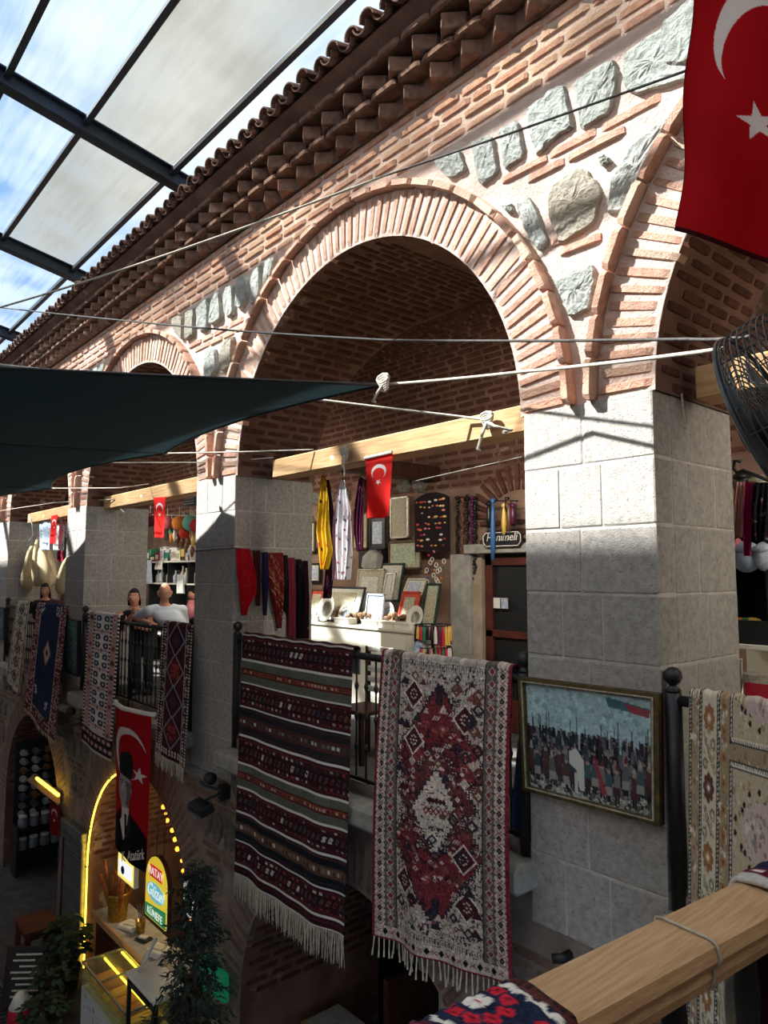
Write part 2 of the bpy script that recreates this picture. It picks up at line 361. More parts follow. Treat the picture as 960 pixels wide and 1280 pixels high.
# rubble stones
def stone_mesh(poly, y, mat, depth=.03, seed=0, fine=False):
    """poly: (x,z) outline; flat-faced rough-hewn stone standing proud of plane y"""
    r = random.Random(seed); n = len(poly); cx = sum(p[0] for p in poly) / n; cz = sum(p[1] for p in poly) / n
    P = []; ts = (.1, .3, .5, .7, .9) if fine else (.12, .5, .88)
    for i in range(n):
        a, b = poly[i], poly[(i + 1) % n]
        for t in ts: P.append((a[0] + (b[0] - a[0]) * t + r.uniform(-.007, .007), a[1] + (b[1] - a[1]) * t + r.uniform(-.007, .007)))
    m = len(P); vs = [(p[0], y + .03, p[1]) for p in P]; fs = []; sc = (.985, .94, .8, .62, .42, .2) if fine else (.98, .9, .6)
    for k, q in enumerate(sc):
        for p in P: vs.append((cx + (p[0] - cx) * q + r.uniform(-.004, .004), y - depth * (.45 if k == 0 else .85 + .1 * min(k, 2)) - (r.uniform(-.006, .006) if k else 0), cz + (p[1] - cz) * q + r.uniform(-.004, .004)))
    vs.append((cx, y - depth * 1.05, cz)); K = len(sc)
    for k in range(K): fs += [(k * m + i, k * m + (i + 1) % m, (k + 1) * m + (i + 1) % m, (k + 1) * m + i) for i in range(m)]
    fs += [(K * m + i, K * m + (i + 1) % m, (K + 1) * m) for i in range(m)]
    return MB().add(vs, fs)
NEAR = [[(540, 200), (572, 188), (580, 212), (560, 224)], [(588, 180), (612, 168), (620, 214), (600, 230)], [(622, 163), (645, 150), (652, 193), (630, 210)],
        [(657, 138), (700, 104), (713, 155), (700, 165), (668, 192)], [(718, 100), (764, 74), (769, 92), (760, 138), (725, 160)], [(782, 66), (870, 8), (868, 92), (790, 116), (778, 100)],
        [(645, 256), (662, 248), (683, 300), (672, 312), (655, 290)], [(690, 230), (725, 208), (748, 235), (742, 275), (700, 302), (684, 265)],
        [(765, 225), (790, 178), (850, 152), (850, 168), (790, 264), (760, 262)], [(746, 198), (756, 192), (762, 200), (752, 206)], [(692, 348), (738, 332), (741, 350), (734, 384), (712, 394), (691, 372)], [(626, 258), (638, 255), (640, 264), (630, 268)]]
i = 0; stones = []
for poly in NEAR:
    pw = [at(u, v, Y=FY - .02) for u, v in poly]
    mx_, mz_ = sum(p.x for p in pw) / len(pw), sum(p.z for p in pw) / len(pw); pq = []
    for p in pw:
        px, pz = mx_ + (p.x - mx_) * 1.08, mz_ + (p.z - mz_) * 1.08
        for c in BAYS:
            ex, ez = (px - c) / (RX + RING + MLD + .03), (pz - ZS) / (RZ + RING + MLD + .03); d = math.hypot(ex, ez)
            if d < 1: px, pz = c + ex / d * (RX + RING + MLD + .03), ZS + ez / d * (RZ + RING + MLD + .03)
        pq.append((px, pz))
    stone_mesh(pq, ym, M['stone'], .034, i, True).build('stone', M['stone'], wall_front); i += 1
near_x = at(540, 200, Y=FY).x
for z0, z1 in [(4.52, 4.93), (3.91, 4.31), (3.32, 3.71)]:
    x = 1.8
    while x > -21:
        w = R.uniform(.24, .46) if z0 < 4.5 else R.uniform(.2, .36); xa = x - w
        if xa > near_x - .25 and x < -.7 and not (x > -1.7 and z0 > 4.5): x = xa - .05; continue
        q = [(x + R.uniform(-.03, .02), z0 + R.uniform(0, .1)), (x + R.uniform(-.05, .02), z1 - R.uniform(0, .1)), (x - w * R.uniform(.4, .6), z1 + R.uniform(-.03, .015)), (xa + R.uniform(-.01, .04), z1 - R.uniform(0, .12)), (xa + R.uniform(-.01, .05), z0 + R.uniform(0, .1)), (x - w * R.uniform(.4, .6), z0 + R.uniform(-.01, .03))]
        out = []
        for px, pz in q:
            for c in BAYS:
                ex, ez = (px - c) / (RX + RING + MLD + .05), (pz - ZS) / (RZ + RING + MLD + .05); d = math.hypot(ex, ez)
                if d < 1: px, pz = c + ex / d * (RX + RING + MLD + .05), ZS + ez / d * (RZ + RING + MLD + .05)
            out.append((px, min(pz, z1 + .02)))
        ar = abs(sum(out[k][0] * out[(k + 1) % 6][1] - out[(k + 1) % 6][0] * out[k][1] for k in range(6))) / 2
        if ar > .35 * w * (z1 - z0) and max(p[0] for p in out) - min(p[0] for p in out) < .6: stone_mesh(out, ym, M['stone'], .055, i).build('stone', M['stone'], wall_front); i += 1
        x = xa - R.uniform(.035, .06)

# arch rings
def ring(name, c, zc, rx, rz, t, mld, n, mats, y0, d=.1, a0=0.0, a1=PI, proud=.0, mold=True):
    """voussoirs standing on the mortar of the ring"""
    mb = MB(); K = 48
    inn = [(c + rx * math.cos(a0 + (a1 - a0) * k / K), zc + rz * math.sin(a0 + (a1 - a0) * k / K)) for k in range(K + 1)]
    out = [(c + (rx + t) * math.cos(a0 + (a1 - a0) * k / K), zc + (rz + t) * math.sin(a0 + (a1 - a0) * k / K)) for k in range(K + 1)]
    for k in range(K):
        q = [inn[k], inn[k + 1], out[k + 1], out[k]]
        mb.add([(p[0], y0, p[1]) for p in q], [(0, 1, 2, 3)])
        mb.add([(inn[k][0], y0, inn[k][1]), (inn[k + 1][0], y0, inn[k + 1][1]), (inn[k + 1][0], y0 + .012, inn[k + 1][1]), (inn[k][0], y0 + .012, inn[k][1])], [(0, 1, 2, 3)])
    o = mb.build(name, mats[1], kind='structure', fix=False)
    items = []; mi = []; U = units(mats[0])
    for k in range(n):
        a = a0 + (a1 - a0) * (k + .5) / n + R.uniform(-.003, .003); ca, sa = math.cos(a), math.sin(a)
        nx, nz = ca / rx, sa / rz; L = math.hypot(nx, nz); nx, nz = nx / L, nz / L
        w = PI * (rx + rz) / 2 / n * abs(a1 - a0) / PI
        off = R.uniform(-.012, .012)
        cx, cz = c + rx * ca + nx * (t / 2 + off), zc + rz * sa + nz * (t / 2 + off)
        items.append((R.choice(U), frame((cx, y0 + .04, cz), (nx, 0, nz), Y3, (-nz, 0, nx), (t * R.uniform(.93, 1.0), d * R.uniform(.92, 1.1), w * R.uniform(.56, .72)))))
    scatter(o, 'brick', items, mats[0])
    if mold:
        nm = int(n * .42)
        for k in range(nm):
            a = a0 + (a1 - a0) * (k + .5) / nm; ca, sa = math.cos(a), math.sin(a)
            nx, nz = ca / rx, sa / rz; L = math.hypot(nx, nz); nx, nz = nx / L, nz / L
            seg = PI * (rx + t) / nm * .93
            r = t + mld / 2 + R.uniform(-.004, .004)
            mi.append((R.choice(U), frame((c + rx * ca + nx * r, y0 - .01, zc + rz * sa + nz * r), (-nz, 0, nx), Y3, (nx, 0, nz), (seg, .15, mld))))
        scatter(o, 'moulding_brick', mi, mats[0])
    return o
for i, c in enumerate(BAYS):
    ring('trim_%d' % (i + 1), c, ZS, RX, RZ, RING, MLD, 66, (M['brick'], M['mortar']), FY + .006)

# soffits and the long barrel vault behind them
YV0, YV1, YC = FY + PD, 6.5, (FY + PD + 6.5) / 2
def zlong(y): t = 1 - ((y - YC) / (YV1 - YC)) ** 2; return ZS + RZ * math.sqrt(t) if t > 0 else ZS
def ycut(z):                                         # where the front half of the long barrel reaches height z
    t = (z - ZS) / RZ; return YC - (YV1 - YC) * math.sqrt(max(0, 1 - t * t))
mb = MB(); K = 40
for c in BAYS:
    pr = [(c + RX * math.cos(PI * k / K), ZS + RZ * math.sin(PI * k / K)) for k in range(K + 1)]
    for (xa, za), (xb, zb) in zip(pr[:-1], pr[1:]):
        ya, yb = ycut(za), ycut(zb)
        for j in range(4):
            t0, t1 = j / 4, (j + 1) / 4
            mb.add([(xa, ym + (ya - ym) * t0, za), (xb, ym + (yb - ym) * t0, zb), (xb, ym + (yb - ym) * t1, zb), (xa, ym + (ya - ym) * t1, za)], [(0, 1, 2, 3)])
# long barrel: front half has the lunettes cut out of it
ang = [PI * k / 32 for k in range(33)]
X0, X1 = -21.8, 1.9
for k in range(32):
    a0, a1 = ang[k], ang[k + 1]
    p0 = (YC + (YV1 - YC) * math.cos(a0), ZS + RZ * math.sin(a0)); p1 = (YC + (YV1 - YC) * math.cos(a1), ZS + RZ * math.sin(a1))
    if k < 16: mb.add([(X0, p0[0], p0[1]), (X1, p0[0], p0[1]), (X1, p1[0], p1[1]), (X0, p1[0], p1[1])], [(0, 1, 2, 3)])
    else:                                            # between two neighbouring lunettes
        cs = sorted(BAYS)
        def hw(z): t = 1 - ((z - ZS) / RZ) ** 2; return RX * math.sqrt(max(0, t))
        for l, r in [(None, cs[0])] + list(zip(cs[:-1], cs[1:])):
            f = lambda z, s, c: (X0 if c is None else c + hw(z)) if s == 0 else c - hw(z)
            mb.add([(f(p0[1], 0, l), p0[0], p0[1]), (f(p0[1], 1, r), p0[0], p0[1]), (f(p1[1], 1, r), p1[0], p1[1]), (f(p1[1], 0, l), p1[0], p1[1])], [(0, 1, 2, 3)])
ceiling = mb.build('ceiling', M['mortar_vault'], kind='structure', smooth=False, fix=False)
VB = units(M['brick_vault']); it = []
for bi, c in enumerate(BAYS[:4]):
    n = 64
    for k in range(n):
        a = PI * (k + .5) / n
        if a < PI * .42 and bi != 0: continue         # right haunches face away
        z = ZS + RZ * math.sin(a); x = c + RX * math.cos(a)
        nx, nz = -math.cos(a) / RX, -math.sin(a) / RZ; L = math.hypot(nx, nz); nx, nz = nx / L, nz / L
        y = FY + .04 + (.13 if k % 2 else 0) + R.uniform(0, .04); ye = ycut(z)
        while y < ye - .1:
            Ln = R.uniform(.2, .27); Ln = min(Ln, ye - y - .02)
            it.append((R.choice(VB), frame((x - nx * .012, y + Ln / 2, z - nz * .012), Y3, (nz, 0, -nx), (nx, 0, nz), (Ln, .052 * R.uniform(.85, 1.1), .05))))
            y += Ln + R.uniform(.03, .06)
n = 30
for k in range(n):                                    # long barrel, back half seen from the courtyard
    a = PI / 2 * 1.04 * (k + .5) / n
    y, z = YC + (YV1 - YC) * math.cos(a), ZS + RZ * math.sin(a)
    ny, nz = -math.cos(a) / (YV1 - YC), -math.sin(a) / RZ; L = math.hypot(ny, nz); ny, nz = ny / L, nz / L
    x = -2.6 - (.13 if k % 2 else 0)
    while x > -16.5:
        Ln = R.uniform(.2, .27)
        it.append((R.choice(VB), frame((x - Ln / 2, y - ny * .012, z - nz * .012), X3, (0, nz, -ny), (0, ny, nz), (Ln, .05 * R.uniform(.85, 1.1), .05))))
        x -= Ln + R.uniform(.03, .06)
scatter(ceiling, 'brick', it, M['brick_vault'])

# pillars of grey blocks
CH = [2.75, 2.36, 1.97, 1.57, 1.17, .72, .32, -.06, -.5]
UP_ = units(M['pillar'], ch=.025, jit=.012)
for pi_, xr in enumerate(PR):
    xl = xr - PW; zb = -.5
    core = MB(); core.span((xl + .005, FY + .005, zb + .01), (xr - .005, FY + PD - .005, ZS))
    o = core.build('stone_pillar', M['joint'], kind='structure'); its = []
    for ci, (zt, zl) in enumerate(zip(CH[:-1], CH[1:])):
        cuts = [[.5], [.30, .62], [.48], [.28, .62]][ci % 4] if pi_ == 1 else [[.55], [.38], [.33, .7], [.5]][(ci + pi_) % 4]
        e = [0] + [q + R.uniform(-.02, .02) for q in cuts] + [1]
        for a, b in zip(e[:-1], e[1:]):
            j = .0045
            its.append((R.choice(UP_), frame((xl + PW * (a + b) / 2, FY + .1, (zt + zl) / 2), X3, Y3, Z3, (PW * (b - a) - (j if b < 1 else 0) - (j if a > 0 else 0), .2 + R.uniform(-.002, .003), zt - zl - 2 * j))))
        cuts = [[.6], [.42], [.38, .74], [.5]][(ci + pi_) % 4]
        e = [.2 / PD] + cuts + [1]
        for a, b in zip(e[:-1], e[1:]):
            for xx in (xr - .1, xl + .1):
                its.append((R.choice(UP_), frame((xx, FY + PD * (a + b) / 2, (zt + zl) / 2), X3, Y3, Z3, (.2 + R.uniform(-.003, .003), PD * (b - a) - 2 * j, zt - zl - 2 * j))))
    scatter(o, 'stone_block', its, M['pillar'])

# cornice: saw-tooth brick rows between projecting courses
mb = MB(); mb.span((-21.8, FY - .02, 5.455), (1.9, FY + .2, 6.0)); mb.span((-21.8, FY - .15, 5.605), (1.9, FY, 5.655)); mb.span((-21.8, FY - .26, 5.81), (1.9, FY, 5.86))
mb.add([(-21.8, FY - .25, 5.86), (1.9, FY - .25, 5.86), (1.9, FY - .36, 5.97), (-21.8, FY - .36, 5.97), (-21.8, FY, 5.97), (1.9, FY, 5.97)], [(0, 1, 2, 3), (3, 2, 5, 4)])
cornice = mb.build('trim_6', M['mortar_vault'], kind='structure', fix=False); teeth = []; crs = []
def tooth(seed, w, h, d):
    r = random.Random(seed); j = lambda: r.uniform(-.008, .008)
    bm = bmesh.new()
    p = [(-w / 2, .12), (-w / 2 + .01, 0), (0 + j(), -d), (w / 2 - .01, 0), (w / 2, .12)]
    vs = [bm.verts.new((x + j(), y + j(), z)) for z in (-h / 2, h / 2) for x, y in p]
    bm.faces.new(vs[:5][::-1]); bm.faces.new(vs[5:])
    for k in range(5): bm.faces.new((vs[k], vs[(k + 1) % 5], vs[5 + (k + 1) % 5], vs[5 + k]))
    bmesh.ops.bevel(bm, geom=bm.edges[:], offset=.008, segments=1, affect='EDGES'); bmesh.ops.recalc_face_normals(bm, faces=bm.faces)
    me = bpy.data.meshes.new('tooth_brick'); bm.to_mesh(me); bm.free(); me.materials.append(M['cornice']); return me
T = [tooth(s, .27, .125, .135) for s in range(5)]
for z, y, off in ((5.53, FY - .01, 0), (5.735, FY - .13, .15)):
    x = 1.8 - off
    while x > -21.5: teeth.append((R.choice(T), Matrix.Translation((x, y, z + R.uniform(-.008, .008))) @ Matrix.Rotation(R.uniform(-.05, .05), 4, 'Z'))); x -= .3 + R.uniform(-.012, .012)
CB = units(M['cornice'])
for z, y, h in ((5.63, FY - .1, .052), (5.838, FY - .21, .055)):
    x = 1.85
    while x > -21.6:
        L = R.uniform(.22, .32); crs.append((R.choice(CB), frame((x - L / 2, y + R.uniform(-.008, .008), z), X3, Y3, Z3, (L, .16, h)))); x -= L + .02
scatter(cornice, 'tooth_brick', teeth, M['cornice']); scatter(cornice, 'brick', crs, M['cornice'])

# tiled eave
mb = MB(); mb.add([(-21.8, 3.42, 5.985), (1.9, 3.42, 5.985), (1.9, 4.6, 6.32), (-21.8, 4.6, 6.32), (-21.8, 7.6, 6.32), (1.9, 7.6, 6.32), (-21.8, 7.6, 5.6), (1.9, 7.6, 5.6)], [(0, 1, 2, 3), (3, 2, 5, 4), (4, 5, 7, 6)])
roof = mb.build('tiled_roof', M['tile'], kind='structure', fix=False)
def tile(r0, r1, L, up, t=.014):
    vs, fs = [], []; n = 9
    for y, r in ((0, r0), (L, r1)):
        for rr in (r, r - t):
            for k in range(n): a = PI * k / (n - 1); vs.append((rr * math.cos(a), y, (rr * math.sin(a) * .85) * (1 if up else -1)))
    for b in range(0, 2 * n, n * 2):
        pass
    q = lambda layer, k: layer * n + k
    for k in range(n - 1):
        fs += [(q(0, k), q(0, k + 1), q(2, k + 1), q(2, k)), (q(1, k), q(3, k), q(3, k + 1), q(1, k + 1)), (q(0, k), q(1, k), q(1, k + 1), q(0, k + 1)), (q(2, k), q(2, k + 1), q(3, k + 1), q(3, k))]
    for k in (0, n - 1): fs.append((q(0, k), q(2, k), q(3, k), q(1, k)))
    me = MB().add(vs, fs).mesh('roof_tile', M['tile']); bm = bmesh.new(); bm.from_mesh(me); bmesh.ops.recalc_face_normals(bm, faces=bm.faces); bm.to_mesh(me); bm.free(); return me
TC, TP = tile(.088, .07, .48, True), tile(.085, .08, .48, False)
tl = []; sl = math.atan2(.335, 1.18)
for row in range(2):
    x = 1.75; k = 0
    while x > -21.5:
        yy = 3.335 + row * .4 + R.uniform(-.02, .02); zz = 6.01 + row * .4 * math.tan(sl)
        rot = Matrix.Rotation(sl, 4, 'X') @ Matrix.Rotation(R.uniform(-.04, .04), 4, 'Z')
        tl.append((TC, Matrix.Translation((x, yy, zz + R.uniform(-.006, .008))) @ rot))
        if row == 0: tl.append((TP, Matrix.Translation((x - .11, yy + .015, zz + .03)) @ rot))
        x -= .222 + R.uniform(-.008, .008)
scatter(roof, 'roof_tile', tl, M['tile'])
# ================================================================ lower storey
GZ = -4.0
LB = [(-.3, 1.6), (-4.88, 1.68), (-9.28, 1.68), (-14.0, 1.68), (-18.8, 1.68)]; LZ, LT = -2.55, .42
ylo = FY + .014
mb = MB(); xs = []
for c, r in LB: xs += [c + r * math.cos(PI * k / 36) for k in range(37)] + [c - r - .0005, c + r + .0005]
xs = sorted(set([round(x, 4) for x in xs] + [3.0, -22]))
def lbot(x):
    for c, r in LB:
        if abs(x - c) <= r: return LZ + math.sqrt(max(0, r * r - (x - c) ** 2))
    return GZ
for x0, x1 in zip(xs[:-1], xs[1:]):
    b0, b1 = lbot(x0), lbot(x1)
    if b0 == GZ or b1 == GZ:
        if x1 - x0 < .01: continue
    mb.add([(x0, ylo, b0), (x1, ylo, b1), (x1, ylo, -.02), (x0, ylo, -.02)], [(0, 1, 2, 3)])
sf = MB()
for c, r in LB:                                      # soffits and jambs of the openings
    pr = [(c + r, GZ)] + [(c + r * math.cos(PI * k / 24), LZ + r * math.sin(PI * k / 24)) for k in range(25)] + [(c - r, GZ)]
    for (xa, za), (xb, zb) in zip(pr[:-1], pr[1:]): sf.add([(xa, ylo, za), (xb, ylo, zb), (xb, 5.6, zb), (xa, 5.6, za)], [(0, 1, 2, 3)])
sf.build('wall_soffits', M['mortar_vault'], kind='structure', fix=False)  # dark mortar puts the shade inside the openings into the colour
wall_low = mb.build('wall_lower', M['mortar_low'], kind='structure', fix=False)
def in_low(x, z, m=.03):
    for c, r in LB:
        if z > LZ and math.hypot(x - c, z - LZ) < r + LT + m: return True
        if z <= LZ and abs(x - c) < r + LT * .25 + m: return True
    for xr in PR:
        if z > -.53 and xr - PW - .02 < x < xr + .02: return True
    return False
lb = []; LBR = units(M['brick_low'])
z = -.2; ri = 0; bands = []
while z > GZ + .1:
    bands.append(('b', z)); bands.append(('b', z - .085)); bands.append(('s', z - .14, z - .46)); z -= .52
i = 0
for b in bands:
    x = 1.6 if b[0] == 'b' else 1.5
    while x > -20.5:
        if b[0] == 'b':
            L = R.uniform(.24, .38); xa = x - L
            if not any(in_low(q, zz) for q in (x, xa, (x + xa) / 2) for zz in (b[1] - .03, b[1] + .03)):
                lb.append((R.choice(LBR), frame(((x + xa) / 2, FY + .05, b[1] + R.uniform(-.008, .008)), X3, Y3, Z3, (L, .1 + R.uniform(-.015, .01), .058 * R.uniform(.85, 1.1)))))
            x = xa - R.uniform(.02, .04)
        else:
            w = R.uniform(.2, .4); xa = x - w; z1, z0 = b[1], b[2]
            if not any(in_low(q, zz, .0) for q in (x, xa) for zz in (z0 + .05, z1 - .05)) and i < 300:
                q = [(x + R.uniform(-.03, .01), z0 + R.uniform(0, .1)), (x + R.uniform(-.03, .01), z1 - R.uniform(0, .1)), (x - w * .5, z1 + R.uniform(-.03, .01)), (xa + R.uniform(0, .03), z1 - R.uniform(0, .1)), (xa + R.uniform(0, .04), z0 + R.uniform(0, .1)), (x - w * .5, z0 + R.uniform(-.01, .02))]
                stone_mesh(q, ylo, M['stone_low'], .035, i + 500).build('stone', M['stone_low'], wall_low); i += 1
            x = xa - R.uniform(.03, .05)
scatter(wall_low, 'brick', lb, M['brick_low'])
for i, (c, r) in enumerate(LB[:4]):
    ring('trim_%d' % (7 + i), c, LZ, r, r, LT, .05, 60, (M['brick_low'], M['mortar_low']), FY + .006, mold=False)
    o = bpy.data.objects['trim_%d' % (7 + i)]; it = []
    for k in range(34):                               # soffit bricks, left haunch and crown
        a = PI * (.35 + .65 * (k + .5) / 34)
        x, z = c + r * math.cos(a), LZ + r * math.sin(a); nx, nz = -math.cos(a), -math.sin(a); y = FY + .08 + (.12 if k % 2 else 0)
        while y < 5.4: it.append((R.choice(VB), frame((x - nx * .01, y + .12, z - nz * .01), Y3, (nz, 0, -nx), (nx, 0, nz), (.24, .05, .05)))); y += .29
    scatter(o, 'soffit_brick', it, M['brick_vault'])
# rooms behind the openings
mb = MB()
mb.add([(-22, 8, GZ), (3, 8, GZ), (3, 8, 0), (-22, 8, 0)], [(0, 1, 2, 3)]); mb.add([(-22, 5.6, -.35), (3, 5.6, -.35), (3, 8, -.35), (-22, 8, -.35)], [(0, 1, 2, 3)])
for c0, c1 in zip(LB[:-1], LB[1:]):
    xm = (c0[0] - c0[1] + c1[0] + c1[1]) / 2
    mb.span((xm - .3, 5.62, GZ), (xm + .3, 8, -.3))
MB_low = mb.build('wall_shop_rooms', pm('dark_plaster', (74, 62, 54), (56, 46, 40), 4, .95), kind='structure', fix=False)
# courtyard paving: slabs where they can be told apart
fl = MB().span((-24, -9, GZ - .1), (3, 8, GZ - .012)).build('floor', M['floor'], kind='structure'); it = []
FB = units(M['floor'], ch=.03)
y = 3.7
while y > .5:
    x = -7 - R.random() * .4; dy = .42
    while x > -19:
        L = R.uniform(.5, .8); it.append((R.choice(FB), frame((x - L / 2, y - dy / 2, GZ - .03), X3, Y3, Z3, (L - .015, dy - .015, .06 + R.uniform(-.006, .006))))); x -= L
    y -= dy
scatter(fl, 'paving_slab', it, M['floor'])
# gallery floor and sills
MB().span((-21.8, FY + .28, -.4), (3, 6.5, -.1)).build('floor_gallery', M['floor'], kind='structure')
for i in range(4):
    xl, xr = PR[i + 1], PR[i] - PW
    o = empty('trim_%d' % (11 + i), ((xl + xr) / 2, FY, -.2)); o['kind'] = 'structure'
    n = 4
    for k in range(n):
        a, b = xl - .03 + (xr - xl + .08) * k / n, xl - .03 + (xr - xl + .08) * (k + 1) / n
        MB().span((a + .003, FY - .19, -.3), (b - .003, FY + .28, -.12), ch=.03).build('sill_stone', M['concrete'], o)
# back wall of the gallery with rubble patches
wb_ = MB().span((-21.8, 6.5, -.1), (3, 6.7, 3.3)).build('wall_back', pm('old_wall_plaster', (150, 122, 104), (116, 92, 78), 2.5, .95, .7, 18), kind='structure')
i = 0
for x in np.arange(-15.5, -3, .42):
    for z in (2.15, 2.5, 2.85):
        if -6.6 < x < -4.5 and z < 2.9: continue
        if R.random() < .75:
            w, h = R.uniform(.12, .2), R.uniform(.1, .15); xx = x + R.uniform(-.1, .1)
            q = [(xx + w * math.cos(a) * R.uniform(.8, 1.1), z + h * math.sin(a) * R.uniform(.8, 1.1)) for a in [2 * PI * k / 6 for k in range(6)]]
            stone_mesh(q, 6.5, M['stone_low'], .04, i + 900).build('stone', M['stone_low'], wb_, True); i += 1
# closed ends so that the galleries do not leak light; right end wall stands behind the right-hand shop
MB().span((2.9, 3.9, -.1), (3.1, 8, 5.8)).build('wall_right', M['plaster'], kind='structure')
MB().span((-22, 3.9, -4), (-21.8, 8, 5.8)).build('wall_left', M['plaster'], kind='structure')

# ================================================================ glazed courtyard roof
GS = .2
def rz_(y): return 6.6 + GS * (3.3 - y)
YR = -.17                                            # ridge, set by where its shade edge falls on the pillars
roofg = empty('glass_roof', (-8, 1.5, 7)); roofg['kind'] = 'structure'
M['poly'] = glassy('milky_polycarbonate', (240, 240, 234), .4, .3, gloss=.02, streak=True, scat=.30)
M['poly_clear'] = glassy('clear_polycarbonate', (240, 246, 250), .09, .2, gloss=.02, streak=True, scat=.5)
BX = [1.4, -2.75, -8.05, -11.8, -15.75, -19.6]; PY = [3.5, 2.47, 1.65, .75, YR]
M['poly_open'] = glassy('sun_passing_polycarbonate', (246, 248, 250), .02, .2, gloss=.02)  # unseen row by the ridge, made clearest to brighten sun on the pillars
for x in BX:
    m = MB(); m.bar((x, 3.98, rz_(3.98) - .02), (x, YR, rz_(YR) - .02), .03, .2); m.bar((x, 3.98, rz_(3.98) - .11), (x, YR, rz_(YR) - .11), .17, .018); m.bar((x, 3.98, rz_(3.98) + .07), (x, YR, rz_(YR) + .07), .17, .018)
    m.build('beam', M['steel'], roofg)
for y in PY:
    for xa, xb in zip(BX[:-1], BX[1:]):
        m = MB(); m.bar((xa - .03, y, rz_(y) + .02), (xb + .03, y, rz_(y) + .02), .045, .07); m.bar((xa - .03, y, rz_(y) - .012), (xb + .03, y, rz_(y) - .012), .07, .008)
        m.build('purlin', M['steel'], roofg)
for j, (y0, y1) in enumerate(zip([3.98] + PY[:-1], PY)):
    for k, (xa, xb) in enumerate(zip(BX[:-1], BX[1:])):
        m = MB(); m.bar(((xa + xb) / 2, y0 - .01, rz_(y0) + .09), ((xa + xb) / 2, y1 + .01, rz_(y1) + .09), abs(xb - xa) + .0, .012)
        clear = j in (0, 3, 4) or (j, k) in ((2, 1), (2, 2), (3, 2), (3, 1), (1, 3), (2, 3), (4, 1), (4, 2), (3, 3))
        m.build('panel', M['poly_open' if j == 4 else 'poly_clear' if clear else 'poly'], roofg)
# unseen far slope added to block sun and diffuse fill light; and the wing on the far side of the court
m = MB()
m.bar((-9.5, YR + .06, rz_(YR) + .07), (-9.5, -8.3, rz_(YR) + .07 - 1.5), 29, .02)
M['sheet'] = pm('diffusing_roof_sheet', (235, 235, 228), (222, 222, 214), 3, .8)
_n, _l = M['sheet'].node_tree.nodes, M['sheet'].node_tree.links; _t = _n.new('ShaderNodeBsdfTranslucent'); _t.inputs[0].default_value = (.66, .69, .72, 1); _m = _n.new('ShaderNodeMixShader'); _m.inputs[0].default_value = .5
_l.new(_n['Principled BSDF'].outputs[0], _m.inputs[1]); _l.new(_t.outputs[0], _m.inputs[2]); _l.new(_m.outputs[0], _n['Material Output'].inputs[0])
m.build('added_sheet_roof', M['sheet'], kind='structure')
mb = MB(); mb.span((-24, -8.6, GZ), (5, -8.2, 5.9))
MB().span((-22.3, -8.4, GZ), (-22, 3.95, 6.4)).build('wall_end', M['mortar_low'], kind='structure')
mb.build('wall_far', M['mortar'], kind='structure')
# the near gallery, where the visitor stands
MB().span((-.9, -8.2, -.4), (3, FY + .2, -.1)).build('floor_near_gallery', M['floor'], kind='structure')
MB().span((2.6, -8.2, -.1), (2.8, 3.9, 5.9)).build('wall_near', M['plaster'], kind='structure')
# ================================================================ woven and printed patterns
class Img:
    def __init__(s, w, h, W, H, bg):                  # w x h cells over W x H centimetres, y runs down
        s.a = np.empty((h, w, 3)); s.a[:] = bg; s.W, s.H = W, H
        s.X, s.Y = np.meshgrid((np.arange(w) + .5) / w * W, (np.arange(h) + .5) / h * H)
    def put(s, m, c): s.a[m] = c; return s
    def rect(s, x0, y0, x1, y1, c): return s.put((s.X >= x0) & (s.X < x1) & (s.Y >= y0) & (s.Y < y1), c)
    def dia(s, x, y, rx, ry, c, inner=0): d = abs(s.X - x) / rx + abs(s.Y - y) / ry; return s.put((d < 1) & (d >= inner), c)
    def disc(s, x, y, r, c, inner=0, sq=1): d = np.hypot(s.X - x, (s.Y - y) / sq) / r; return s.put((d < 1) & (d >= inner), c)
    def poly(s, pts, c):
        m = np.zeros(s.X.shape, bool); n = len(pts)
        for i in range(n):
            (xa, ya), (xb, yb) = pts[i], pts[(i + 1) % n]
            if ya == yb: continue
            m ^= ((s.Y >= min(ya, yb)) & (s.Y < max(ya, yb)) & (s.X < (s.Y - ya) / (yb - ya) * (xb - xa) + xa))
        return s.put(m, c)
    def noise(s, k=8):
        s.a = np.clip(s.a + RNG.normal(0, k, s.a.shape[:2])[..., None], 0, 255); return s
def star_pts(x, y, r, rot=-PI / 2, n=5, ri=.382): return [(x + (r if k % 2 == 0 else r * ri) * math.cos(rot + PI * k / n), y + (r if k % 2 == 0 else r * ri) * math.sin(rot + PI * k / n)) for k in range(2 * n)]
IV, RD, MA, NV, TA, BK, OR_, GR, BR_, PK, BL_ = (206, 194, 180), (140, 44, 48), (78, 20, 30), (34, 36, 62), (112, 98, 88), (26, 20, 24), (168, 66, 36), (92, 98, 82), (110, 62, 42), (206, 150, 142), (40, 84, 120)
rr = random.Random(21)

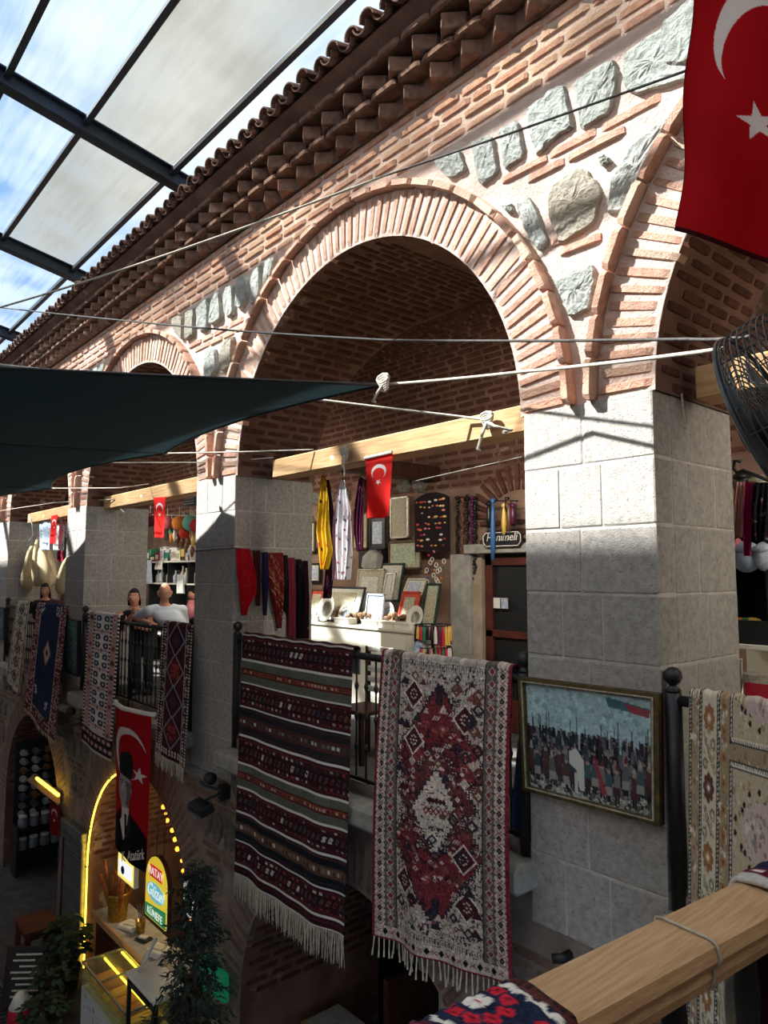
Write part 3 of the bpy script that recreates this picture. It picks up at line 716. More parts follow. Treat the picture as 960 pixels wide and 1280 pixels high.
def kilim_stripes():
    g = Img(150, 330, 100, 225, MA); fr = [0, .105, .20, .30, .42, .534, .634, .738, .857, .956, 1]; kinds = 'bgbnbgbkbp'
    for k, a, b in zip(kinds, fr[:-1], fr[1:]):
        y0, y1 = a * 225, b * 225; h = y1 - y0; q = lambda t: y0 + h * t
        if k == 'b':
            g.rect(0, y0, 100, y1, (66, 20, 28)); g.rect(0, q(.12), 100, q(.16), (112, 34, 36)); g.rect(0, q(.84), 100, q(.88), (112, 34, 36)); g.rect(0, q(.36), 100, q(.66), (44, 20, 28))
            for x in np.arange(2, 100, 4.2):
                if rr.random() < .75: g.rect(x, q(.2), x + rr.uniform(1, 2.6), q(.27), rr.choice([IV, (150, 140, 130), OR_, (60, 60, 80)]))
                if rr.random() < .75: g.rect(x + 1, q(.74), x + 1 + rr.uniform(1, 2.4), q(.81), rr.choice([IV, (150, 140, 130), OR_, (90, 80, 90)]))
                c = rr.choice([(120, 44, 40), (84, 70, 60), (70, 60, 78), IV, (130, 74, 44)])
                g.poly([(x + 1.4, q(.4)), (x + 3.6, q(.4)), (x + 2.2, q(.62)), (x, q(.62))], c)
                if rr.random() < .4: g.rect(x + 1.3, q(.47), x + 2.2, q(.55), (40, 20, 26))
        elif k == 'g':
            g.rect(0, y0, 100, y1, GR); g.rect(0, q(.36), 100, q(.66), (96, 30, 28)); g.rect(0, q(.42), 100, q(.6), (156, 62, 36))
            for x in np.arange(1, 100, 2.8): g.rect(x, q(.47), x + rr.uniform(.8, 1.6), q(.56), rr.choice([(60, 26, 26), (196, 170, 140), (84, 40, 30)]))
            for x in np.arange(0, 100, 25): g.rect(x, q(.04), x + 12, q(.34), (100, 104, 88))
        elif k in 'nk':
            c1, c2 = ((40, 38, 44), (92, 40, 36)) if k == 'n' else ((26, 30, 40), (98, 64, 44))
            g.rect(0, y0, 100, y1, c1); g.rect(0, q(.34), 100, q(.68), c2); g.rect(0, q(.42), 100, q(.58), (70, 66, 62) if k == 'n' else (116, 84, 58))
            for x in np.arange(1, 100, 3.3): g.rect(x, q(.45), x + rr.uniform(.8, 2), q(.56), rr.choice([IV, (60, 40, 36), (130, 110, 90)]))
            g.rect(0, q(.1), 100, q(.13), (90, 40, 40)); g.rect(0, q(.86), 100, q(.89), (90, 40, 40))
        else: g.rect(0, y0, 100, y1, (60, 18, 26)); g.rect(0, q(.4), 100, q(.5), (84, 30, 34))
        g.rect(0, y0 - .8, 100, y0 + 1.0, (226, 220, 208))
    g.rect(0, 223.6, 100, 225, (220, 214, 200))
    return g.noise(7)
def medallion_rug():
    W, H = 100, 236; g = Img(210, 480, W, H, (188, 172, 156))
    # field of small hooked motifs
    for _ in range(1500):
        x, y = rr.uniform(18, 82), rr.uniform(6, H - 8); c = rr.choice([BK, BK, (60, 40, 44), (120, 44, 44), NV, (222, 208, 190)]); a = rr.choice([0, 1, 2])
        if a == 0: g.rect(x, y, x + rr.uniform(1.5, 3), y + .6, c); g.rect(x, y, x + .6, y + rr.uniform(1.2, 2.2), c)
        elif a == 1: g.rect(x, y, x + .7, y + 2.2, c)
        else: g.poly([(x, y), (x + 2.2, y), (x + 1.1, y + 2)], c)
    # the long red lozenge with stepped edge and dark outline
    step = lambda x: 2 * np.floor(x / 2)
    def loz(cy, rx, ry, c): g.put(step(abs(g.X - 50)) / rx + abs(g.Y - cy) / ry < 1, c)
    for cy, sgn in ((H * .34, 1), (H * .62, 1)):
        loz(cy, 34, 62, (46, 40, 52)); loz(cy, 31.5, 58, (132, 38, 44))
    loz(H * .47, 29, 46, (46, 40, 52)); loz(H * .47, 26.5, 43, (114, 46, 48)); g.rect(47.5, 20, 52.5, 36, (50, 38, 46)); g.rect(47.5, H - 50, 52.5, H - 26, (50, 44, 58))
    loz(H * .50, 17, 34, (52, 44, 60)); loz(H * .50, 15, 31, (206, 190, 170))
    for _ in range(620):
        x, y = rr.uniform(20, 80), rr.uniform(50, H - 60)
        k = int(y / H * 480); j = int(x / W * 210); b = g.a[k, j]
        if b[0] > 110 and b[1] < 60: g.dia(x, y, rr.uniform(1, 2.4), rr.uniform(1, 2.6), rr.choice([(86, 22, 30), (206, 180, 160), (60, 30, 40), (160, 60, 50)]), rr.choice([0, .55]))
        elif b[0] > 180: g.rect(x, y, x + rr.uniform(.8, 2.4), y + .9, rr.choice([(128, 40, 44), BK, NV]))
    for _ in range(150):                               # triangles, hooks and lozenges woven all over the field
        x, y = rr.uniform(20, 80), rr.uniform(14, H - 22); k = int(y / H * 480); j = int(x / W * 210); red = g.a[k, j][1] < 80; s_ = rr.uniform(1.6, 3.6)
        c1 = rr.choice([(70, 22, 32), (40, 34, 48), (150, 70, 66), (190, 170, 152), (196, 176, 158)]) if red else rr.choice([(60, 40, 46), (110, 48, 48), (44, 42, 62), (120, 76, 60)])
        a = rr.randrange(4)
        if a == 0: g.poly([(x - s_, y + s_), (x + s_, y + s_), (x, y - s_)], c1)
        elif a == 1: g.dia(x, y, s_, s_ * 1.3, c1, rr.choice([0, .5])); g.dia(x, y, s_ * .4, s_ * .5, (190, 172, 156))
        elif a == 2:
            for d in range(3): g.poly([(x + d * 1.7, y), (x + d * 1.7 + .8, y), (x + d * 1.7 - 1, y + 3.4), (x + d * 1.7 - 1.8, y + 3.4)], (206, 190, 172) if red else (40, 30, 36))
        else: g.rect(x, y, x + s_, y + .8, c1); g.rect(x, y, x + .8, y + s_, c1); g.rect(x + s_, y, x + s_ + .8, y + s_ * .7, c1)
    for k in np.arange(0, 1, .012):                     # ivory hooks along the edge of the lozenge
        y = H * .14 + H * .68 * k; row = g.a[min(479, int(y / H * 480))]; m_ = np.where((row[40:170, 0] < 70) & (row[40:170, 2] > 44))[0]
        if len(m_):
            for e_ in (m_[0] + 40, m_[-1] + 40): x = e_ / 210 * W; g.rect(x - 1.6, y, x + 1.6, y + .8, (200, 182, 166)); g.rect(x - .4, y - .8, x + .4, y + 1.4, (60, 40, 48))
    for k in range(5):
        g.dia(44 + k * 3.2, H * .50, 2.1, 3.6, (140, 36, 44), .5); g.dia(46 + k * 2.4, H * .50 - 8, 1.8, 2.6, MA)
    for x, y in ((30, 30), (69, 44), (26, H - 56), (72, H - 50), (32, 66), (70, H - 86)):     # star lozenges in the corners
        g.dia(x, y, 9, 12, (226, 210, 192)); g.dia(x, y, 7.6, 10.4, (84, 24, 34))
        for dx, dy in ((0, 0), (-2.6, 0), (2.6, 0), (0, -3.6), (0, 3.6), (-1.6, -2.6), (1.6, 2.6), (1.6, -2.6), (-1.6, 2.6)): g.disc(x + dx, y + dy, .75, (210, 190, 174))
    for _ in range(46):
        x, y = rr.choice([rr.uniform(20, 36), rr.uniform(62, 80)]), rr.uniform(20, H - 24); c = rr.choice([(70, 26, 34), (118, 62, 48), (48, 42, 58)])
        if rr.random() < .5: g.poly([(x - 4, y + 3), (x + 4, y + 3), (x, y - 4)], c)
        else: g.dia(x, y, 4.6, 5.6, c, .5)
    # key-pattern bands at both ends, then side borders
    for y0 in (2.5, H - 19):
        g.rect(14, y0, 86, y0 + 6, (190, 176, 160))
        for x in np.arange(14, 86, 3.2):
            g.rect(x, y0 + .8, x + 2.4, y0 + 1.5, BK); g.rect(x, y0 + .8, x + .6, y0 + 5, BK); g.rect(x + 1.2, y0 + 2.8, x + 2.4, y0 + 3.5, BK); g.rect(x + 1.9, y0 + 2.8, x + 2.5, y0 + 5.2, BK)
    for s in (0, 1):
        X = (lambda x: x) if s == 0 else (lambda x: W - x); R_ = lambda a, b, c: g.rect(min(X(a), X(b)), 0, max(X(a), X(b)), H, c)
        R_(0, 2.2, (140, 30, 40)); R_(2.2, 9.5, (196, 178, 162)); R_(9.5, 17, (104, 90, 82)); R_(17, 17.9, (60, 50, 50))
        for k, y in enumerate(np.arange(3, H, 4.6)):
            if k % 2: g.dia(X(5.9), y, 1.9, 2.9, BK); g.dia(X(5.9), y, .8, 1.2, (120, 90, 80))
            else:
                for d in np.arange(-1.6, 1.7, .35): g.rect(X(5.9) + d - .35, y + d * 1.1, X(5.9) + d + .35, y + d * 1.1 + .6, (150, 40, 46)); g.rect(X(5.9) + d - .35, y - d * 1.1, X(5.9) + d + .35, y - d * 1.1 + .6, (150, 40, 46))
            g.poly([(X(2.0), y - 1.4), (X(2.0), y + 1.4), (X(3.4), y)], (150, 36, 44)); g.poly([(X(9.6), y - 1.4), (X(9.6), y + 1.4), (X(8.5), y)], (60, 44, 44))
        for y in np.arange(5, H, 9.2):
            g.dia(X(13.2), y, 2.7, 3.6, (206, 186, 168)); g.dia(X(13.2), y, 2.0, 2.8, (142, 44, 46))
            for d in (-2.2, 0, 2.2): g.rect(X(13.2) - 2.2, y + 4.6 + d * .45, X(13.2) + 2.2, y + 4.6 + d * .45 + .4, (190, 174, 158))
            g.rect(X(13.2) - .3, y + 3.6, X(13.2) + .3, y + 6, (190, 174, 158))
    y0 = H - 12
    g.rect(2.2, y0, W - 2.2, H - 2, (196, 178, 162)); g.rect(0, H - 2, W, H, (140, 30, 40))
    for k, x in enumerate(np.arange(5, 97, 4.4)):
        if k % 2: g.dia(x, y0 + 5, 1.9, 3.2, BK)
        else:
            for d in np.arange(-1.6, 1.7, .35): g.rect(x + d - .35, y0 + 5 + d, x + d + .35, y0 + 5.5 + d, (150, 40, 46)); g.rect(x + d - .35, y0 + 5 - d, x + d + .35, y0 + 5.5 - d, (150, 40, 46))
    g.a = g.a * (1 + RNG.normal(0, .10, (120, 105, 1)).repeat(4, 0).repeat(2, 1)); return g.noise(12)
def panel_rug():
    W, H = 130, 270; BG = (206, 190, 152); g = Img(150, 360, W, H, BG)
    def blotch(x0, x1, y0, y1, n, cs):
        for _ in range(n): x, y = rr.uniform(x0, x1), rr.uniform(y0, y1); g.disc(x, y, rr.uniform(.7, 1.8), rr.choice(cs), rr.choice([0, .5]))
    S = [(170, 130, 96), (146, 142, 104), (184, 160, 120), (150, 104, 76), (224, 212, 180)]
    def rope_v(x):
        g.rect(x - 1.6, 0, x + 1.6, H, (40, 40, 42))
        for y in np.arange(0, H, 2.4): g.poly([(x - 1, y + 1.6), (x + 1, y), (x + 1, y + 1), (x - 1, y + 2.6)], (222, 212, 190))
    g.rect(0, 0, 3, H, (196, 170, 140)); rope_v(2.4); g.rect(4, 0, 14, H, (176, 148, 110)); blotch(4, 14, 0, H, 300, S); rope_v(15.6)
    g.rect(17.4, 0, 35, H, (216, 204, 170))
    for k, y in enumerate(np.arange(12, H, 36)):
        c = [(170, 108, 60), (110, 66, 56)][k % 2]
        for a in range(8): g.disc(26 + 4.6 * math.cos(a * PI / 4), y + 5.6 * math.sin(a * PI / 4), 2.4, c)
        g.disc(26, y, 3.2, (206, 150, 96) if k % 2 == 0 else (150, 100, 80)); g.disc(26, y, 1.6, (232, 224, 206))
        yy = y + 18
        for d in np.arange(0, 11, .5): g.rect(20 + d, yy - 7 + d * 1.3, 21.4 + d, yy - 6 + d * 1.3, (120, 92, 68)); g.rect(22 + d, yy - 8 + d * 1.3, 22.6 + d, yy - 7 + d * 1.3, (60, 52, 46))
        g.disc(31, yy - 5, 3.2, (128, 122, 96), .45); g.disc(21.5, yy + 6, 3.2, (128, 122, 96), .45); blotch(18, 34, yy - 12, yy + 12, 26, [(170, 160, 110), (190, 170, 120), (220, 190, 150)])
    rope_v(37); g.rect(38.6, 0, 48, H, (172, 146, 106)); blotch(39, 48, 0, H, 320, S)
    for y in np.arange(4, H, 13): g.disc(43.5, y, 3, (186, 120, 72)); g.disc(43.5, y, 1.4, (140, 84, 56))
    g.rect(48, 0, W, H, (168, 142, 104)); blotch(48, W, 0, H, 500, S)
    for y0, hh in ((-30, 52), (30, 62), (100, 78), (186, 78)):
        g.rect(50, y0, 128, y0 + hh, (40, 40, 42)); g.rect(51, y0 + 1, 127, y0 + hh - 1, (224, 214, 192))
        for x in np.arange(50, 128, 2.4): g.poly([(x, y0 + 2.6), (x + 1.6, y0 + .4), (x + 2.4, y0 + .4), (x + .8, y0 + 2.6)], (40, 40, 42)); g.poly([(x, y0 + hh), (x + 1.6, y0 + hh - 2.4), (x + 2.4, y0 + hh - 2.4), (x + .8, y0 + hh)], (40, 40, 42))
        for y in np.arange(y0, y0 + hh, 2.4): g.poly([(50.4, y + 1.6), (52.6, y), (52.6, y + 1), (50.4, y + 2.6)], (40, 40, 42))
        g.rect(53, y0 + 3, 125, y0 + hh - 3, (40, 40, 42)); g.rect(53.6, y0 + 3.6, 124.4, y0 + hh - 3.6, (198, 178, 138) if hh < 70 else (212, 196, 176)); blotch(55, 124, y0 + 5, y0 + hh - 5, 210, [(176, 150, 84), (206, 176, 150), (150, 132, 84), (214, 180, 164), (224, 210, 180)])
        cy = y0 + hh / 2
        for a in range(36):
            t = a * PI / 18; r = 1 + .22 * math.sin(a * 2.7); g.disc(89 + 27 * r * math.cos(t), cy + hh * .27 * r * math.sin(t), 1.7, (48, 46, 46))
        g.disc(89, cy, 25, (146, 142, 100) if hh > 70 else (204, 178, 164), sq=hh * .27 / 27); blotch(68, 110, cy - 9, cy + 9, 60, [(184, 110, 70), (150, 120, 110), (226, 214, 196), (140, 150, 140)])
    return g.noise(8)
def diamond_runner():
    g = Img(64, 210, 60, 220, (74, 22, 34))
    for s in (0, 1):
        X = (lambda a: a) if s == 0 else (lambda a: 60 - a)
        for y in np.arange(0, 220, 5): g.rect(min(X(0), X(3)), y, max(X(0), X(3)), y + 2.6, IV); g.rect(min(X(3), X(11)), y, max(X(3), X(11)), y + 5, (44, 24, 28)); g.rect(min(X(4.5), X(8)), y, max(X(4.5), X(8)), y + 2.4, rr.choice([IV, (170, 150, 130), (120, 60, 50)])); g.rect(min(X(8), X(10)), y + 2, max(X(8), X(10)), y + 4.6, rr.choice([IV, (90, 50, 44)]))
        g.rect(min(X(11), X(12)), 0, max(X(11), X(12)), 220, IV)
    for k in range(4):
        y = 26 + 50 * k; c = rr.choice([(60, 26, 46)])
        g.dia(30, y, 17, 28, (150, 150, 160)); g.dia(30, y, 15, 25, (52, 24, 44) if k % 2 == 0 else (92, 26, 34))
        if k % 2:
            for _ in range(40): g.dia(30 + rr.uniform(-8, 8), y + rr.uniform(-12, 12), 2, 2, (176, 50, 44))
        else: g.dia(30, y, 8, 13, (78, 40, 60))
    for y in (204, 210): 
        for x in np.arange(2, 58, 5): g.rect(x, y, x + 2.6, y + 4, IV)
    return g.noise(8)
def flower_runner():
    g = Img(70, 220, 64, 220, (222, 206, 196))
    for s in (0, 1):
        X = (lambda a: a) if s == 0 else (lambda a: 64 - a); r = lambda a, b, y0, y1, c: g.rect(min(X(a), X(b)), y0, max(X(a), X(b)), y1, c)
        r(0, 3.5, 0, 220, (30, 28, 34)); r(3.5, 14, 0, 220, (206, 150, 138)); r(14, 17.5, 0, 220, (30, 28, 34))
        for k, y in enumerate(np.arange(0, 220, 6)): r(0, 3.5, y, y + 3, (230, 222, 212)); r(14, 17.5, y, y + 3, (230, 222, 212))
        for k, y in enumerate(np.arange(8, 220, 22)): g.disc(X(8.7), y, 4.2, rr.choice([(178, 110, 100), (90, 70, 78), (222, 190, 176)])); g.disc(X(8.7), y, 1.6, (60, 50, 60))
    for k, y in enumerate(np.arange(14, 190, 30)):
        c = (34, 78, 112) if k % 2 == 0 else (28, 52, 88)
        for dx in (-8, 8):
            for dy in (-6, 6): g.disc(32 + dx, y + dy, 5.2, c); g.disc(32 + dx, y + dy, 1.8, (206, 214, 216))
        g.rect(29, y - 11, 35, y + 11, (238, 232, 222)); g.rect(22, y - 2, 42, y + 2, (238, 232, 222)); g.rect(18, y + 13.5, 46, y + 15, (196, 120, 112)); g.rect(31, y + 11, 33, y + 18, (60, 60, 70))
    g.rect(0, 190, 64, 216, (40, 34, 44))
    for x in np.arange(4, 62, 9):
        for y in (196, 208): g.disc(x + (y > 200) * 4, y, 3.4, (206, 140, 130)); g.disc(x + (y > 200) * 4, y, 1.4, IV)
    g.rect(0, 216, 64, 220, (206, 204, 196)); return g.noise(8)
def navy_rug():
    g = Img(70, 200, 90, 230, (32, 50, 92))
    g.put(g.X < 16, (150, 60, 62)); g.put(g.X > 74, (134, 52, 58)); g.put(g.Y > 205, (120, 44, 52)); g.put((abs(g.X - 16) < .9) | (abs(g.X - 74) < .9), (206, 180, 170))
    for y in np.arange(3, 228, 5):
        for x in list(np.arange(2, 15, 4)) + list(np.arange(76, 89, 4)): g.disc(x + rr.uniform(-1, 1), y + rr.uniform(-1, 1), 1.5, rr.choice([IV, IV, (40, 30, 40), (206, 150, 150)]))
    for x in np.arange(18, 74, 4.5):
        for y in (209, 215, 222): g.disc(x + rr.uniform(-1, 1), y, 1.7, rr.choice([IV, IV, (40, 30, 40)]))
    g.dia(47, 92, 12, 26, (190, 120, 120)); g.dia(47, 92, 8, 18, (226, 200, 190)); g.dia(47, 92, 5, 10, (150, 60, 66)); g.dia(47, 92, 2, 5, (30, 36, 60))
    for x, y in ((22, 8), (66, 12), (24, 172), (62, 184)):
        for _ in range(14): g.disc(x + rr.uniform(-4, 4), y + rr.uniform(-9, 9), 1.6, (206, 200, 206))
    return g.noise(8)
def cream_runner():
    g = Img(44, 130, 50, 170, (200, 188, 162))
    for _ in range(260):
        x, y = rr.uniform(2, 48), rr.uniform(2, 168); g.disc(x, y, rr.uniform(1, 2.6), rr.choice([(70, 60, 52), (110, 96, 80), (150, 100, 84), (226, 216, 196)]), rr.choice([0, .5]))
    for y in np.arange(14, 165, 26): g.dia(25, y, 12, 12, (60, 54, 50), .7); g.dia(25, y, 5, 6, (120, 60, 54))
    for x in (3, 47): g.rect(x - 1, 0, x + 1, 170, (90, 78, 66))
    return g.noise(8)
def flag_img(w, h, G, H, cx=.5, cy=.5, r=.25, ri=.2, off=.0625, sy=.86, sr=.125, red=(212, 26, 30), rot=PI / 2):
    g = Img(w, h, G, H, red); W_ = (238, 234, 230)
    g.put((np.hypot(g.X - cx * G, g.Y - cy * G) < r * G) & (np.hypot(g.X - cx * G, g.Y - (cy + off) * G) > ri * G), W_); g.poly(star_pts(cx * G, sy * G, sr * G, rot), W_); return g

M['wool'] = colmat('woven_wool', .95, .6, 220); M['silk'] = colmat('printed_cloth', .7, .2, 150, trans=.25); M['flagcloth'] = colmat('flag_cloth', .75, .1, 80, trans=.5); M['print'] = colmat('printed_surface', .5)
M['fringe'] = pm('undyed_fringe', (206, 196, 172), (172, 162, 140), 40, .95)

def wool_tone(a): l = a.mean(-1, keepdims=True); return np.clip(l + (a - l) * .72, 0, 255)
def drape(name, g, TL, TR, BL, BR, label, cat='rug', y_top=3.77, y_bot=3.53, amp=.02, waves=3, sag=.0, over=.22, mat='wool', group=None, fringe=None, bulge=0.0, seed=0):
    """cloth over a rail: hangs from the rail pixel corners down to the lower pixel corners in front of the sill"""
    h, w = g.a.shape[:2]; r = random.Random(seed); ph = [r.uniform(0, 6) for _ in range(3)]
    S, T = np.linspace(0, 1, w), np.linspace(0, 1, h); yf = lambda t: y_top + (y_bot - y_top) * min(1, t / .46)
    P = np.zeros((h, w, 3))
    for i, t in enumerate(T):
        y = yf(t); a = at(TL[0] + (BL[0] - TL[0]) * t, TL[1] + (BL[1] - TL[1]) * t, Y=y); b = at(TR[0] + (BR[0] - TR[0]) * t, TR[1] + (BR[1] - TR[1]) * t, Y=y)
        P[i] = np.array(a)[None] * (1 - S[:, None]) + np.array(b)[None] * S[:, None]
    s2, t2 = np.meshgrid(S, T)
    f = np.sin(s2 * waves * 2 * PI + ph[0] + 1.2 * t2) * .6 + np.sin(s2 * waves * 3.7 + ph[1] - 2 * t2) * .4 + .5 * np.sin(s2 * waves * 9 + ph[2])
    P[..., 1] += -abs(amp) * (.15 + .85 * t2) * f - bulge * np.sin(PI * t2); P[..., 2] -= sag * 4 * s2 * (1 - s2) * (.15 + .85 * t2) + .004 * np.sin(s2 * 40) * (t2 < .02)
    n = 8; top = P[0]; back = []
    for k in range(n, 0, -1):
        q = top.copy()
        if k <= 5: a = PI * k / 5; q[:, 1] += .04 * (1 - math.cos(a)); q[:, 2] += .022 * math.sin(a)
        else: q[:, 1] += .08; q[:, 2] -= over * (k - 5) / 3
        back.append(q)
    P = np.concatenate([np.array(back), P]); ga = wool_tone(g.a); im = np.concatenate([np.repeat(ga[:1], 3, 0), ga[5:0:-1], ga])
    o = sheet(name, P, M[mat], img=im, thick=.007, label=label, cat=cat, group=group)
    if fringe:
        L, cnt, rad = fringe; mb = MB(); rw = P[-1]
        for k in range(cnt):
            t = (k + .5) / cnt * (w - 1); i0 = min(int(t), w - 2); p = Vector(rw[i0] + (rw[i0 + 1] - rw[i0]) * (t - i0)); l = L * r.uniform(.85, 1.1); dx, dy = r.uniform(-.02, .02), r.uniform(-.012, .012)
            mb.tube([p + Vector((0, 0, .006)), p + Vector((dx * .4, dy, -l * .5)), p + Vector((dx, dy * 1.5, -l))], [rad, rad * .9, rad * (1.5 if rad > .006 else .6)], 4)
        mb.build('fringe', M['fringe'], o, label='pale fringe')['kind'] = 'stuff'
    return o
drape('striped_kilim', kilim_stripes(), (304, 793), (441, 811), (296, 1090), (427, 1172), 'burgundy and green striped kilim with white lines and a long pale fringe, over the railing', amp=.022, waves=2.5, sag=.03, fringe=(.23, 150, .0035), seed=3)
drape('medallion_rug', medallion_rug(), (478, 815), (641, 835), (467, 1168), (641, 1232), 'ivory rug with red lozenge medallion and knotted white tassels, over the railing', amp=.026, waves=2.2, sag=.025, bulge=.03, fringe=(.13, 30, .0065), seed=8)
drape('panel_rug', panel_rug(), (861, 866), (1006, 888), (853, 1480), (1010, 1700), 'beige rug with framed floral panels and rosette border, beside the black newel post', amp=.03, waves=1.5, sag=.0, fringe=(.12, 60, .004), seed=5)
drape('diamond_runner', diamond_runner(), (204, 778), (241, 783), (194, 938), (232, 960), 'dark maroon runner with linked diamonds and checked border, beside the dining couple', amp=.012, waves=1.2, sag=.01, fringe=(.16, 50, .004), seed=6)
drape('flower_runner', flower_runner(), (111, 765), (150, 770), (101, 926), (138, 952), 'white, blue and pink runner with checkered edging and blue flowers', amp=.014, waves=1.2, sag=.015, seed=7)
drape('navy_rug', navy_rug(), (47, 755), (84, 758), (31, 884), (68, 926), 'plain navy rug with small centre medallion and red floral border', amp=.018, waves=1.1, sag=.02, fringe=(.06, 60, .006), seed=4)
drape('cream_runner', cream_runner(), (21, 752), (37, 753), (8, 850), (24, 868), 'narrow cream runner with dark scroll pattern, farthest along the railings', amp=.012, waves=1, sag=.01, seed=9)

# flags hung from the beams
def small_flag(TL, TR, BL, BR, y, label, seed, res=(70, 150)):
    g = flag_img(res[0], res[1], 100, 232, cy=.62, r=.28, ri=.225, off=.075, sy=1.0, sr=.12, red=(232, 46, 40)); h, w = g.a.shape[:2]
    a, b, c, d = [np.array(at(*p, Y=y)) for p in (TL, TR, BL, BR)]
    S, T = np.meshgrid(np.linspace(0, 1, w), np.linspace(0, 1, h)); S_, T_ = S[..., None], T[..., None]
    P = (a * (1 - S_) + b * S_) * (1 - T_) + (c * (1 - S_) + d * S_) * T_
    P[..., 1] += .012 * np.sin(S * 7 + seed + T * 2) * T; P[..., 2] += .008 * np.sin(S * 5 + 1) * T
    return sheet('small_flag', P, M['flagcloth'], img=g.a, thick=.003, label=label, cat='flag', group='red flags hung from the beams'), a, b
YB = 4.03
f, a, b = small_flag((457, 573), (491, 565), (459, 649), (486, 645), YB, 'small red flag with white crescent and star, hung from the beam above the striped kilim', 1)
MB().tube([a + (0, -.008, 0), b + (0, -.008, 0)], .014, 8).build('hem_rod', M['white'], f, label='white hem rod')
small_flag((192, 622), (207, 621), (194, 673), (206, 671), YB, 'small red flag hung from the beam over the dining couple', 2, (40, 90))
small_flag((64, 645), (72, 643), (63, 680), (70, 679), YB, 'small red flag hung from the beam near the loofahs', 3, (30, 70))
def big_flag():
    g = flag_img(190, 340, 190, 352, cx=.54, cy=.5, r=.37, ri=.29, off=.11, sy=1.02, sr=.13, red=(196, 8, 20), rot=PI * .62); h, w = g.a.shape[:2]
    S, T = np.meshgrid(np.linspace(0, 1, w), np.linspace(0, 1, h)); P = np.zeros((h, w, 3))
    y = 2.25
    a, b, c, d = [np.array(at(*p, Y=q)) for p, q in (((866, -53), y), ((1056, -53), y + .1), ((844, 290), y), ((1034, 352), y + .1))]
    S_, T_ = S[..., None], T[..., None]; P = (a * (1 - S_) + b * S_) * (1 - T_) + (c * (1 - S_) + d * S_) * T_
    P[..., 1] += (.02 * np.sin(S * 9 + T * 3) + .012 * np.sin(T * 11 - S * 4)) * (.3 + T); P[..., 0] += .008 * np.sin(T * 9)
    g.a[-6:] = (70, 2, 10); g.a[:, :2] = (90, 2, 10)
    o = sheet('large_flag', P, M['flagcloth'], img=g.a, thick=.003, label='large dark red flag with white crescent and star, nearest of all flags', cat='flag')
    MB().tube([a + (-.1, 0, .01), b + (.3, 0, .01)], .012, 8).build('flag_pole', M['white'], o, label='white pole')
big_flag()

# portrait banner below the dining couple
def banner():
    g = Img(80, 260, 80, 300, (190, 14, 30)); W_ = (236, 232, 228)
    for k in range(26): g.rect(k * 3.1, 0, k * 3.1 + 1.2, 300, (180, 12, 28))
    g.put((np.hypot(g.X - 38, (g.Y - 88) * .72) < 37) & (np.hypot(g.X - 45, (g.Y - 92) * .72) > 31), W_); g.poly([(x, 122 + (y - 122) * 1.25) for x, y in star_pts(64, 122, 13, -.2)], W_)
    g.poly([(19, 128), (23, 98), (30, 88), (42, 84), (50, 90), (53, 108), (51, 134), (46, 142), (24, 136)], (34, 34, 36))      # hat
    for _ in range(60): x, y = rr.uniform(22, 51), rr.uniform(90, 134); g.disc(x, y, 1.2, rr.choice([(52, 52, 54), (24, 24, 26)]))
    sk = (176, 172, 168); g.poly([(23, 134), (46, 140), (50, 150), (49, 168), (44, 184), (42, 204), (28, 208), (25, 192), (21, 180), (20, 168), (19, 160), (21, 150)], sk)
    g.poly([(38, 146), (50, 146), (49, 168), (44, 184), (42, 200), (36, 192), (38, 172)], (118, 114, 112)); g.disc(48, 160, 3.2, (150, 146, 142), sq=1.6)
    g.rect(23, 146, 31, 148.4, (60, 58, 58)); g.rect(35, 147, 42, 149.4, (50, 48, 48)); g.disc(27.5, 153, 1.7, (46, 44, 46)); g.disc(38.5, 154, 1.7, (46, 44, 46)); g.poly([(29, 152), (32, 152), (31, 169), (25, 168)], (196, 192, 188)); g.rect(25, 168.5, 31, 170, (90, 86, 84)); g.rect(25, 176, 34, 178, (84, 66, 64)); g.rect(27, 181, 33, 182.4, (120, 116, 112))
    g.poly([(27, 202), (44, 196), (44, 246), (34, 262), (26, 236)], (222, 220, 216)); g.poly([(33, 212), (38, 212), (39, 256), (33, 258)], (40, 40, 44))
    g.poly([(2, 236), (24, 206), (33, 262), (46, 202), (62, 214), (78, 236), (80, 300), (0, 300), (0, 250)], (22, 22, 26)); g.poly([(27, 222), (33, 258), (30, 270), (22, 232)], (222, 220, 216)); g.poly([(42, 214), (46, 204), (50, 232), (35, 266)], (52, 52, 58))
    h, w = g.a.shape[:2]; S, T = np.meshgrid(np.linspace(0, 1, w), np.linspace(0, 1, h)); S_, T_ = S[..., None], T[..., None]
    a, b, c, d = [np.array(at(*p, Y=3.48)) for p in ((145, 880), (190, 894), (144, 1056), (182, 1092))]
    P = (a * (1 - S_) + b * S_) * (1 - T_) + (c * (1 - S_) + d * S_) * T_; P[..., 1] += -.07 * np.sin(PI * S) * (1 - .4 * T) + .008 * np.sin(S * 12 + T * 3)
    o = sheet('portrait_banner', P, M['silk'], img=g.a, thick=.003, label='long red banner with crescent and portrait of a man in dark hat', cat='banner')
    rod = [P[0, int(k)] + np.array((0, -.01, .012)) for k in np.linspace(0, w - 1, 9)]; rod = [rod[0] + (-.03, .02, .02)] + rod + [rod[-1] + (.06, .03, 0)]
    MB().tube(rod, .028, 8).build('hanging_rod', M['white'], o, True, label='white bent rod')
    t = text('K. Atatürk', .16, at(165, 1070, Y=3.40), M['white'], o, 'signature', rx=PI / 2, shear=.3, rot=.32); 
